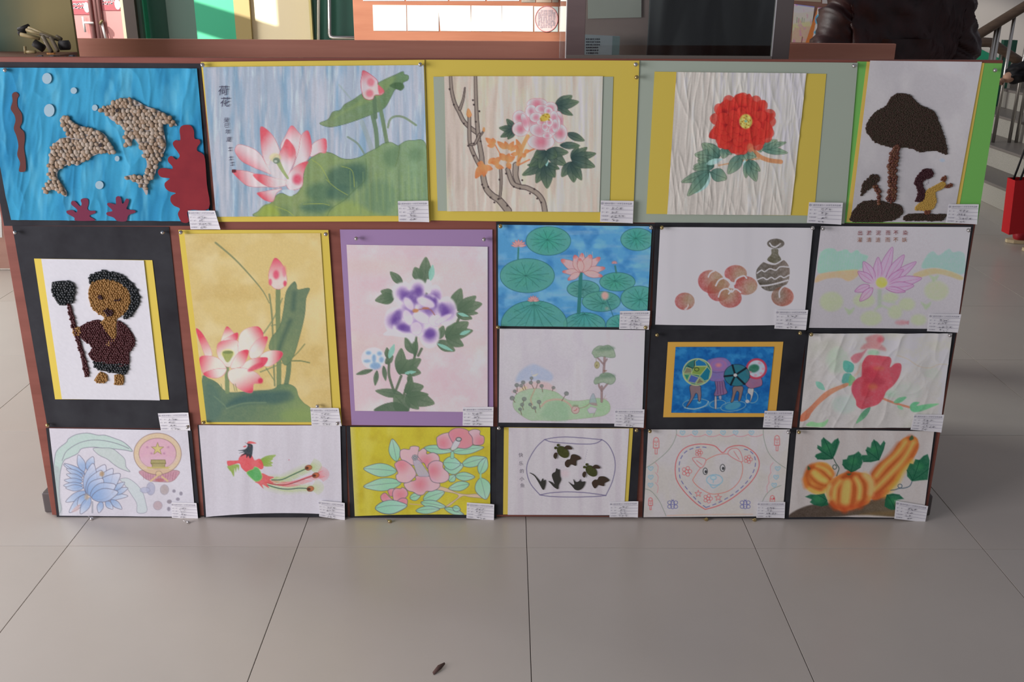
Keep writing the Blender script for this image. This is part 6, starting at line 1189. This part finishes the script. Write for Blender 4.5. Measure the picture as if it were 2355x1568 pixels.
def lolly(x, y, h):
    w_ = h * .42; S.poly([(x - w_, y + h), (x - w_, y), (x - w_ * .7, y - h * .45), (x, y - h * .6), (x + w_ * .7, y - h * .45), (x + w_, y), (x + w_, y + h)], R_, a=0, sm=False, line=(R_, 1.5, .9)); S.poly([(x - w_ * .4, y + h), (x + w_ * .4, y + h), (x + w_ * .35, y + h * 1.9), (x - w_ * .35, y + h * 1.9)], R_, a=0, sm=False, line=(R_, 1.4, .9))
    for d in (-.45, .4): S.el(x + d * w_, y + h * .05, h * .09, h * .12, R_, a=0, line=(R_, 1, .9))
    S.st([(x - w_ * .4, y + h * .5), (x, y + h * .68), (x + w_ * .4, y + h * .5)], 1.2, R_); S.st([(x, y + h * .2), (x, y + h * .36)], 1, R_)
lolly(252, 250, 100); lolly(2068, 215, 92); lolly(168, 1140, 72); lolly(1998, 1110, 80); S.el(2020, 1108, 14, 14, (180, 70, 80), soft=2)
for x, y in ((500, 1200), (1590, 1200)):
    for dx, dy in ((-45, -30), (45, -30), (-45, 30), (45, 30)): S.el(x + dx, y + dy, 30, 26, B_, a=0, line=(B_, 1.4, .9))
    S.poly([(x - 22, y - 50), (x + 22, y - 50), (x + 22, y + 50), (x - 22, y + 50)], B_, a=0, line=(B_, 1.4, .9)); S.st([(x - 20, y), (x + 20, y)], 1.3, B_); S.st([(x, y - 50), (x - 14, y - 75)], 1.2, B_); S.st([(x, y - 50), (x + 14, y - 75)], 1.2, B_)
def heart(x, y, r_): S.poly([(x, y + r_), (x - r_, y), (x - r_ * .9, y - r_ * .6), (x - r_ * .4, y - r_ * .75), (x, y - r_ * .3), (x + r_ * .4, y - r_ * .75), (x + r_ * .9, y - r_ * .6), (x + r_, y)], C_, a=.25, line=(C_, 1.5, .85))
for x, y in ((648, 118), (838, 118), (1050, 118), (1258, 118), (1445, 118), (1685, 118), (170, 655), (172, 785), (168, 905), (2078, 655), (2055, 785), (2025, 905)): heart(x, y, 36)
gp = (124, 132, 124)
S.st([(555, 75), (555, 150), (500, 290), (400, 420), (240, 555), (110, 640)], 1.3, gp); S.st([(1860, 75), (1870, 200), (1930, 400), (2040, 540), (2200, 655)], 1.3, gp); S.st([(90, 965), (180, 1000), (290, 1130), (350, 1250), (400, 1370)], 1.3, gp); S.st([(2130, 910), (1990, 970), (1900, 1060), (1850, 1150)], 1.3, gp)
rr_ = (194, 120, 134)
for i in range(6): x = 560 + i * 215; S.st([(x, 148), (x + 60, 176), (x + 150, 172), (x + 215, 148)], 1.3, rr_)
for i in range(3): y = 570 + i * 150; S.st([(240, y), (282, y + 60), (270, y + 150)], 1.3, rr_, .8); S.st([(2010 - i * 30, y), (1970 - i * 26, y + 60), (1975 - i * 26, y + 150)], 1.3, rr_, .8)
S.st([(420, 1365), (900, 1350), (1700, 1345)], 2.4, (196, 160, 150), .8)
S.build('drawing_sheet', A, .0036, waves(.0012, 50, 300, 5))
card(A, [(1741, 1151), (1804, 1151), (1802.5, 1188), (1738, 1187.5)], .0068, 19)

# 20 --- pumpkins
Q = [(1820, 982), (2153, 987), (2123, 1190), (1803, 1192)]
A = art('pumpkin_painting', Q, 'painting of orange pumpkins, long squash and green leaves on white paper')
flat('backing_sheet', Q, .0036, BLACK, A)
fr = (1800, 975, 6.365)
S = Sheet([(1830.6, 986), (2146.4, 989), (2121, 1190), (1812.6, 1187)], 1.35, (173, 165, 168), fr, .15, bow=-2)
S.wash((168, 158, 160), 30, 90, 2)
S.poly([(80, 1320), (200, 1240), (400, 1170), (640, 1140), (900, 1200), (1300, 1090), (1480, 1040), (1600, 1090), (1700, 1250), (1650, 1340), (1200, 1310), (800, 1340), (80, 1360)], (66, 54, 48), soft=5, grad=((200, 1300), (1650, 1250), (90, 76, 58))); S.poly([(1100, 1310), (1350, 1270), (1640, 1270), (1640, 1320), (1300, 1320)], (112, 90, 62), soft=8, a=.7)
o1, o2, o3 = (182, 98, 44), (206, 166, 94), (152, 66, 34)
S.poly([(1850, 165), (1940, 180), (1975, 260), (1960, 380), (1870, 530), (1760, 640), (1690, 800), (1570, 950), (1450, 1060), (1330, 1095), (1250, 1040), (1280, 900), (1290, 720), (1390, 580), (1500, 490), (1600, 400), (1680, 270), (1760, 190)], o1, soft=5)
for p, c, wd in (([(1700, 300), (1560, 480), (1400, 620), (1320, 720)], o3, 15), ([(1860, 200), (1780, 400), (1620, 560), (1420, 800), (1320, 900)], o3, 15), ([(1930, 300), (1800, 520), (1600, 760), (1400, 960), (1310, 1000)], o3, 13), ([(1790, 250), (1640, 440), (1480, 590), (1360, 740)], o2, 11), ([(1900, 260), (1760, 500), (1560, 720), (1380, 900), (1330, 940)], o2, 12), ([(1880, 540), (1740, 680), (1640, 860), (1480, 1020)], (200, 150, 66), 13)): S.st(p, wd, c, .75, soft=11)
S.poly([(1290, 1080), (1330, 1000), (1450, 960), (1540, 960), (1440, 1060), (1340, 1096)], (168, 72, 48), soft=14, a=.6)
S.poly([(300, 790), (330, 680), (410, 590), (520, 545), (640, 560), (720, 640), (740, 740), (690, 830), (640, 960), (560, 1010), (440, 1000), (340, 920)], (202, 138, 62), soft=6)
for p, c, wd in (([(380, 640), (340, 760), (400, 900), (560, 950)], o3, 12), ([(400, 630), (420, 760), (540, 860), (650, 880)], o3, 12), ([(410, 610), (520, 640), (640, 740), (690, 800)], o3, 10), ([(440, 590), (560, 590), (680, 660), (730, 720)], (176, 92, 44), 9), ([(440, 700), (520, 780), (610, 820)], o2, 13), ([(500, 600), (620, 650), (690, 720)], o2, 7), ([(380, 930), (520, 990), (600, 970)], (208, 170, 90), 8), ([(310, 800), (330, 900)], (190, 104, 48), 10)): S.st(p, wd, c, .75, soft=9)
S.poly([(625, 960), (660, 850), (760, 760), (900, 700), (1080, 690), (1240, 720), (1310, 820), (1310, 960), (1260, 1130), (1140, 1190), (1000, 1240), (880, 1265), (760, 1220), (680, 1140)], (196, 122, 60), soft=5)
for p, c, wd in (([(960, 720), (800, 820), (700, 960), (700, 1120), (760, 1210)], o3, 12), ([(960, 720), (860, 860), (820, 1000), (840, 1150), (900, 1250)], o3, 13), ([(980, 720), (1030, 860), (1040, 1020), (1000, 1180)], o3, 15), ([(1000, 710), (1140, 780), (1190, 920), (1180, 1060), (1120, 1180)], o3, 14), ([(830, 820), (760, 920), (740, 1060)], o2, 10), ([(930, 860), (910, 1000), (900, 1120)], o2, 22), ([(1060, 780), (1120, 900), (1110, 1060)], o2, 10), ([(680, 900), (650, 1000), (670, 1080)], (212, 176, 116), 9), ([(1200, 740), (1290, 840), (1280, 1000)], (206, 160, 110), 14)): S.st(p, wd, c, .75, soft=10)
S.poly([(680, 1150), (800, 1160), (1000, 1170), (1240, 1120), (1140, 1195), (1000, 1245), (880, 1268), (760, 1225)], (176, 72, 44), soft=16, a=.7)
gl1, gl2, gv = (26, 84, 60), (52, 118, 78), (18, 62, 48)
for pts, hub in (([(720, 500), (600, 512), (500, 500), (462, 460), (480, 430), (560, 400), (500, 340), (500, 295), (560, 320), (555, 220), (590, 185), (650, 230), (705, 275), (750, 220), (800, 195), (825, 250), (790, 350), (760, 430)], (720, 490)), ([(1000, 690), (900, 640), (865, 580), (870, 510), (930, 500), (950, 450), (1040, 430), (1100, 385), (1140, 430), (1160, 550), (1130, 620), (1060, 670)], (990, 690)), ([(1400, 515), (1280, 545), (1170, 540), (1140, 480), (1150, 440), (1230, 440), (1205, 370), (1230, 320), (1280, 340), (1290, 260), (1325, 215), (1380, 250), (1420, 300), (1470, 230), (1490, 260), (1470, 360), (1430, 450)], (1400, 510)), ([(1880, 825), (1810, 750), (1805, 660), (1850, 560), (1900, 570), (1930, 500), (1990, 510), (2050, 450), (2110, 425), (2140, 520), (2130, 640), (2110, 800), (2000, 810)], (1890, 810)), ([(320, 1050), (400, 1015), (500, 1020), (600, 1000), (640, 1090), (660, 1170), (560, 1190), (450, 1170), (390, 1130), (420, 1090)], (640, 1100)), ([(1510, 1020), (1600, 1000), (1700, 1020), (1765, 1080), (1680, 1090), (1620, 1100), (1640, 1240), (1580, 1240), (1530, 1220), (1480, 1190), (1490, 1100)], (1520, 1020))):
    S.poly(pts, gl1, sm=False, soft=3, rad=(np.mean(np.array(pts), 0), 200, gl1)); c_ = np.mean(np.array(pts, float), 0); S.el(c_[0] + 10, c_[1] - 10, 62, 50, gl2, soft=12, a=.7)
    for t in pts[2::4]: S.st([hub, ((hub[0] + t[0]) / 2 + 6, (hub[1] + t[1]) / 2), t], 1.3, gv, .8)
S.st([(730, 480), (770, 560), (815, 630), (800, 690), (780, 745)], 2, (50, 70, 62)); S.el(752, 615, 28, 32, (170, 162, 166), a=0, line=((50, 70, 62), 1.8, .9)); S.st([(1880, 830), (1850, 890), (1780, 920), (1700, 925), (1640, 945), (1570, 955)], 2, (60, 80, 96)); S.el(1706, 892, 30, 28, (170, 162, 166), a=0, line=((60, 80, 96), 1.8, .9))
for p in ([(360, 600), (400, 640), (360, 660)], [(1880, 150), (1905, 200), (1860, 225), (1840, 200)], [(930, 715), (1000, 710), (960, 740)]): S.poly(p, (50, 78, 52), soft=3)
S.build('painting', A, .0046, waves(.002, 40, 300, 5))
card(A, [(2057.7, 1147), (2130.7, 1159), (2123.6, 1196.5), (2053.7, 1188)], .0105, 20)

# ------------------------------------------------------------------ push pins, each one a thing
def pin_mesh(name, m, r=.0052):
    g = Geo(); n = 12; prof = [(0.0001, .0155), (.45 * r, .0152), (.8 * r, .0135), (r, .0105), (.95 * r, .0080), (.6 * r, .0062), (.55 * r, .0045), (.15 * r, .0040), (.12 * r, -.0040), (.0001, -.006)]
    V = [(a * math.cos(2 * math.pi * k / n), -h, a * math.sin(2 * math.pi * k / n)) for a, h in prof for k in range(n)]
    F = [(i * n + k, i * n + (k + 1) % n, (i + 1) * n + (k + 1) % n, (i + 1) * n + k) for i in range(len(prof) - 1) for k in range(n)]
    return mesh(name, V, F, m, True)
SIL = mat('pin_silver', (.62, .60, .58), .25, .5, .9); BRS = mat('pin_brass', (.52, .40, .18), .28, .5, .9)
pm = [pin_mesh('push_pin', SIL), pin_mesh('push_pin', BRS)]
def pin(px, py, k, label, off=.004):
    p = P(px, py, BY - off - .004); o = link('push_pin', pm[k]); o.location = (p.x, BY - off - .001, p.z)
    tag(o, label, 'push pin', 'push pins holding the pictures'); return o
for px, py, k, off, t in ((468, 149, 0, .0055, 'silver push pin at the upper left corner of the blue lotus painting'), (967, 148, 0, .0055, 'dark silver push pin at the upper right corner of the blue lotus painting'),
    (1461, 148, 0, .004, 'silver push pin at the upper right corner of the pink peony mount'), (1463, 177, 1, .004, 'brass push pin just below the corner pin of the pink peony mount'), (1962, 151, 0, .003, 'silver push pin at the upper right corner of the red peony mount'), (2285, 161, 0, .002, 'silver push pin in the green border strip of the seed picture'), (15, 161, 0, .003, 'small pin at the upper left of the blue dolphin paper'),
    (38, 533, 0, .003, 'bright pin at the upper left corner of the tall black mount'), (376, 533, 0, .003, 'bright pin at the upper right corner of the tall black mount'), (112, 975, 1, .004, 'brass pin above the upper left corner of the blue lotus and emblem drawing'), (433, 979, 0, .0085, 'silver pin through the caption slip of the bean figure'),
    (418, 533, 0, .004, 'silver pin at the upper left corner of the golden lotus painting'), (750, 537, 0, .0055, 'silver pin at the upper right corner of the golden lotus painting'), (470, 969, 1, .004, 'brass pin at the lower left corner of the golden lotus painting'), (777, 971, 0, .010, 'silver pin through the caption slip of the golden lotus painting'), (731, 931, 0, .005, 'dark pin peeking above the caption slip of the golden lotus painting'),
    (820, 547, 0, .004, 'silver pin at the upper left of the purple mount'), (1113, 549, 0, .004, 'silver pin at the upper right of the purple mount'), (1151, 519, 1, .0065, 'pin at the upper left corner of the lily pond'), (1496, 522, 0, .0065, 'pin at the upper right corner of the lily pond'), (1145, 750, 1, .006, 'pin at the lower left corner of the lily pond'), (1484, 751, 1, .0095, 'pin through the caption slip of the lily pond'),
    (1521, 522, 1, .006, 'brass pin at the upper left corner of the vase print'), (1867, 523, 0, .006, 'silver pin at the upper right corner of the vase print'), (1891, 524, 0, .006, 'pin at the upper left corner of the verse and pale lotus drawing'), (2225, 528, 0, .006, 'pin at the upper right corner of the verse and pale lotus drawing'),
    (1510, 768, 1, .004, 'brass pin at the upper left of the umbrella painting mount'), (1838, 764, 1, .004, 'brass pin at the upper right of the umbrella painting mount'), (1864, 767, 1, .0065, 'brass pin at the upper left corner of the red watercolour'), (2182, 769, 0, .0075, 'silver pin at the upper right corner of the red watercolour'),
    (1147, 982, 0, .005, 'silver pin left of the fish bowl collage'), (1463, 987, 1, .005, 'brass pin right of the fish bowl collage'), (1494, 989, 1, .005, 'brass pin at the upper left corner of the heart drawing'), (1812, 991, 0, .0055, 'silver pin at the upper right corner of the heart drawing'), (1836, 991, 1, .006, 'brass pin at the upper left corner of the pumpkin painting')):
    pin(px, py, k, t, off)
for px, py, k, t in ((890, 1195, 1, 'brass push pin fallen on the floor under the yellow camellia painting'), (425, 1198, 0, 'dark push pin fallen on the floor below the blue lotus and emblem drawing'), (206, 1188, 0, 'push pin on the floor at the left end of the board'), (1617, 1193, 1, 'push pin on the floor under the left half of the heart drawing'), (1727, 1192, 1, 'brass push pin on the floor under the right half of the heart drawing')):
    p = on_z(px, py, .005); o = link('push_pin', pm[k]); o.location = (p[0], min(p[1], BY - .012), .0053); o.rotation_euler = (.25, 0, random.Random(px).uniform(1, 2)); tag(o, t, 'push pin', 'push pins lying on the floor')
# ------------------------------------------------------------------ people
def skin(name, pts, edges, m, parent, sub=2, wrinkle=0.0, wsc=18, root=0):
    me = bpy.data.meshes.new(name); me.from_pydata([p[:3] for p in pts], edges, []); o = bpy.data.objects.new('tmp', me); COL.objects.link(o)
    md = o.modifiers.new('s', 'SKIN'); md.use_smooth_shade = True
    for i, v in enumerate(me.skin_vertices[0].data): v.radius = (pts[i][3], pts[i][4] if len(pts[i]) > 4 else pts[i][3]); v.use_root = i == root
    o.modifiers.new('u', 'SUBSURF').levels = sub
    dg = bpy.context.evaluated_depsgraph_get(); out = bpy.data.meshes.new_from_object(o.evaluated_get(dg)); bpy.data.objects.remove(o)
    if wrinkle:
        out.calc_loop_triangles(); n = np.array([v.normal[:] for v in out.vertices]); c = np.array([v.co[:] for v in out.vertices])
        h = 1 - np.abs(2 * fbm(c[:, 0] * 100 + c[:, 1] * 60, c[:, 2] * 100 - c[:, 0] * 55, wsc, wsc * .55, 4, 3) - 1); c = c + n * (wrinkle * (h ** 2 - .4))[:, None]; out.vertices.foreach_set('co', c.astype(np.float32).ravel())
    out.name = name; out.materials.clear(); out.materials.append(m)
    for p in out.polygons: p.use_smooth = True
    out.update(); return link(name, out, parent)
SKIN = mat('skin', (.48, .29, .20), .55, .35); HAIRM = mat('black_hair', (.012, .010, .010), .45, .4)
def person(x, y, rot, hgt, label, top, bottom, elbows, coat_hem, top_m, bot_m, shoe_m, flare=1.0, sole=None, cone=False):
    r = empty('person', (x, y, 0), label, 'person'); r.rotation_euler = (0, 0, rot); k = hgt / 1.66
    z = lambda v: v * k
    (exl, eyl, ezl, hxl, hyl, hzl), (exr, eyr, ezr, hxr, hyr, hzr) = elbows
    B = [(0, 0, z(.92), .13, .10), (0, 0, z(1.10), .115, .09), (0, 0, z(1.30), .13, .09), (0, 0, z(1.40), .06, .06), (0, -.01, z(1.47), .05, .05), (0, -.015, z(1.53), .075, .085), (0, -.01, z(1.60), .07, .085),
         (-.17, 0, z(1.34), .055), (exl, eyl, ezl, .042), (hxl, hyl, hzl, .03), (.17, 0, z(1.34), .055), (exr, eyr, ezr, .042), (hxr, hyr, hzr, .03),
         (-.09, 0, z(.84), .085), (-.10, -.01, z(.47), .055), (-.10, .01, z(.10), .038), (-.10, -.12, z(.035), .034), (.09, 0, z(.84), .085), (.10, -.01, z(.47), .055), (.10, .01, z(.10), .038), (.10, -.12, z(.035), .034)]
    E = [(0, 1), (1, 2), (2, 3), (3, 4), (4, 5), (5, 6), (2, 7), (7, 8), (8, 9), (2, 10), (10, 11), (11, 12), (0, 13), (13, 14), (14, 15), (15, 16), (0, 17), (17, 18), (18, 19), (19, 20)]
    skin('body', B, E, SKIN, r)
    for hx, hy, hz, ex_, ey_, ez_, s_ in ((hxl, hyl, hzl, exl, eyl, ezl, -1), (hxr, hyr, hzr, exr, eyr, ezr, 1)):
        d = (Vector((hx, hy, hz)) - Vector((ex_, ey_, ez_))).normalized(); sd = d.cross(Vector((0, 1, 0))).normalized(); h = Vector((hx, hy, hz))
        pts = [tuple(h) + (.026, .02), tuple(h + d * .07) + (.034, .016)]; ed = [(0, 1)]
        for q in range(4):
            b_ = h + d * .085 + sd * (q - 1.5) * .019; L = (.060, .072, .068, .052)[q]; n_ = len(pts); pts += [tuple(b_) + (.0085,), tuple(b_ + d * L * .55 + Vector((0, -.008, 0))) + (.008,), tuple(b_ + d * L + Vector((0, -.02, 0))) + (.007,)]; ed += [(1, n_), (n_, n_ + 1), (n_ + 1, n_ + 2)]
        n_ = len(pts); t_ = h + d * .03 - sd * .03 * s_; pts += [tuple(t_) + (.010,), tuple(t_ + d * .035 - sd * .015 * s_) + (.009,)]; ed += [(0, n_), (n_, n_ + 1)]
        skin('hand', pts, ed, SKIN, r, 1)
    bm = bmesh.new(); bmesh.ops.create_icosphere(bm, subdivisions=3, radius=1)
    for v in bm.verts: v.co = Vector((v.co.x * .092, v.co.y * .108 + .004, v.co.z * .112 + z(1.575)))
    bmesh.ops.delete(bm, geom=[f for f in bm.faces if f.calc_center_median().z < z(1.50) or (f.calc_center_median().y < -.045 and f.calc_center_median().z < z(1.615))], context='FACES')
    bm.verts.index_update(); link('hair', mesh('hair', [v.co[:] for v in bm.verts], [[v.index for v in f.verts] for f in bm.faces], HAIRM, True), r); bm.free()
    for s_ in (-1, 1):
        gg = Geo(); bm = bmesh.new(); bmesh.ops.create_icosphere(bm, subdivisions=2, radius=.011); gg.put([(v.co.x + s_ * .031, v.co.y - .088, v.co.z + z(1.545)) for v in bm.verts], [[v.index for v in f.verts] for f in bm.faces]); bm.free(); link('eye', mesh('eye', gg.V, gg.F, mat('eye_dark', (.02, .015, .012), .2, .5), True), r)
        skin('ear', [(s_ * .082, 0, z(1.52), .012, .018), (s_ * .086, .004, z(1.55), .010, .018)], [(0, 1)], SKIN, r, 1)
    skin('nose', [(0, -.09, z(1.545), .008), (0, -.108, z(1.515), .013)], [(0, 1)], SKIN, r, 1); skin('mouth', [(-.022, -.088, z(1.478), .005), (.022, -.088, z(1.478), .005)], [(0, 1)], mat('lips', (.34, .12, .10), .5, .3), r, 1)
    J = [(0, 0, z(1.08), .17, .13), (0, 0, coat_hem, .19 * flare, .15), (0, 0, z(1.28), .185, .135), (0, .005, z(1.40), .085, .08), (-.19, 0, z(1.345), .085), ((-.19 + exl) / 2 - .01, eyl / 2, (z(1.345) + ezl) / 2, .074), (exl, eyl, ezl, .060), (hxl * .85 + exl * .15, hyl * .85 + eyl * .15, hzl * .85 + ezl * .15, .050), (.19, 0, z(1.345), .085), ((.19 + exr) / 2 + .01, eyr / 2, (z(1.345) + ezr) / 2, .074), (exr, eyr, ezr, .060), (hxr * .85 + exr * .15, hyr * .85 + eyr * .15, hzr * .85 + ezr * .15, .052)]
    skin(top, J, [(0, 1), (0, 2), (2, 3), (2, 4), (4, 5), (5, 6), (6, 7), (2, 8), (8, 9), (9, 10), (10, 11)], top_m, r, 4, .030, 10)
    T = [(0, 0, z(.90), .155, .12), (-.095, 0, z(.80), .105), (-.10, -.005, z(.45), .085), (-.10, .005, z(.08), .078 * flare, .088 * flare), (.095, 0, z(.80), .105), (.10, -.005, z(.45), .085), (.10, .005, z(.08), .078 * flare, .088 * flare)]
    if cone:
        for s_ in (-1, 1):
            gg = Geo(); gg.tube([(s_ * .07, 0, z(.86)), (s_ * .10, 0, z(.5)), (s_ * .105, 0, z(.3)), (s_ * .115, 0, .085)], [.12, .105, .115, .135], 20); add('trouser_leg', gg.V, gg.F, bot_m, None, True).parent = r
    else: skin(bottom, T, [(0, 1), (1, 2), (2, 3), (0, 4), (4, 5), (5, 6)], bot_m, r, 2, .008, 20)
    for s_ in (-1, 1):
        skin('shoe', [(s_ * .10, .03, .05, .048, .046), (s_ * .10, -.08, .045, .048, .040), (s_ * .10, -.16, .036, .036, .030)], [(0, 1), (1, 2)], shoe_m, r, 2)
        gg = Geo(); gg.put([(s_ * .10 + .054 * math.cos(t * .449), -.055 + .145 * math.sin(t * .449), zz) for zz in (.002, .020) for t in range(14)], [tuple(range(14))[::-1], tuple(range(14, 28))] + [(i, (i + 1) % 14, (i + 1) % 14 + 14, i + 14) for i in range(14)]); link('shoe_sole', mesh('shoe_sole', gg.V, gg.F, sole or shoe_m), r)
    return r
LEATH = mat('dark_maroon_leather', (.020, .009, .009), .40, .4, noise=(.042, .015, .015), scale=(14, 14, 14), bump=.3, bscale=40)
COAT = mat('black_padded_coat', (.010, .010, .012), .6, .25, bump=.2, bscale=30)
c1 = P(2060, 60, 3.62)
person(c1.x, 3.62, math.pi * 1.02, 1.66, 'person in a dark maroon leather jacket standing behind the boards', 'jacket', 'trousers', ((-.232, .03, 1.11, -.19, -.12, .90), (.245, .03, 1.10, .20, -.10, .88)), .80, LEATH, mat('dark_trousers', (.02, .02, .024), .7, .2), mat('black_shoe', (.015, .014, .014), .3, .5))
c2 = P(2424, 500, 5.5); RBAG = mat('red_paper', (.56, .016, .022), .55, .3)
person(c2.x, 5.5, -math.pi / 2, 1.62, 'person in a black coat and red shoes at the right edge, arm held out', 'coat', 'trousers', ((-.20, -.13, 1.00, -.18, -.335, .91), (.20, .02, 1.06, .19, -.10, .76)), .62, COAT, mat('dark_slacks', (.02, .02, .026), .7, .2), mat('red_shoe', (.36, .02, .03), .5, .3), 1.25, mat('cream_sole', (.62, .52, .33), .6, .3))
bq = [P(2335, 415, 5.42), P(2392, 413, 5.42), P(2392, 531, 5.42), P(2320, 540, 5.42)]; bc = (bq[2] + bq[3]) / 2
rb2 = empty('red_bag', bc, 'flat red paper bag held low beside the person at the right edge', 'bag'); V = bq + [v + Vector((0, .09, 0)) for v in bq]
add('bag_body', V, [(0, 3, 2, 1), (4, 5, 6, 7), (1, 2, 6, 5), (2, 3, 7, 6), (3, 0, 4, 7)], RBAG, rb2)
for y in (.01, .08): a = bq[0] + Vector((.03, y, -.01)); b = bq[1] + Vector((-.03, y, -.01)); t = Vector(((a.x + b.x) / 2 + .03, a.y, .74)); gg = Geo(); gg.tube([a, a + Vector((.012, 0, .06)), t, b + Vector((.0, 0, .06)), b], .006, 8); gg.add('bag_handle', COAT, rb2, True)
# scrap on the floor in front
p = on_z(1010, 1537, .002); gg = Geo(); gg.put([(-.022, -.003, .0), (.0, -.006, .003), (.020, -.001, .001), (.022, .003, .002), (.002, .005, .006), (-.018, .004, .001)], [(0, 1, 4, 5), (1, 2, 3, 4)]); o = link('leaf_scrap', mesh('leaf_scrap', gg.V, gg.F, mat('scrap_brown', (.11, .065, .055), .8, .2), True)); o.location = (p[0], p[1], .0012); o.rotation_euler = (0, 0, .95); m_ = o.modifiers.new('t', 'SOLIDIFY'); m_.thickness = .0008; tag(o, 'small brown scrap lying alone on the front floor tile', 'scrap')
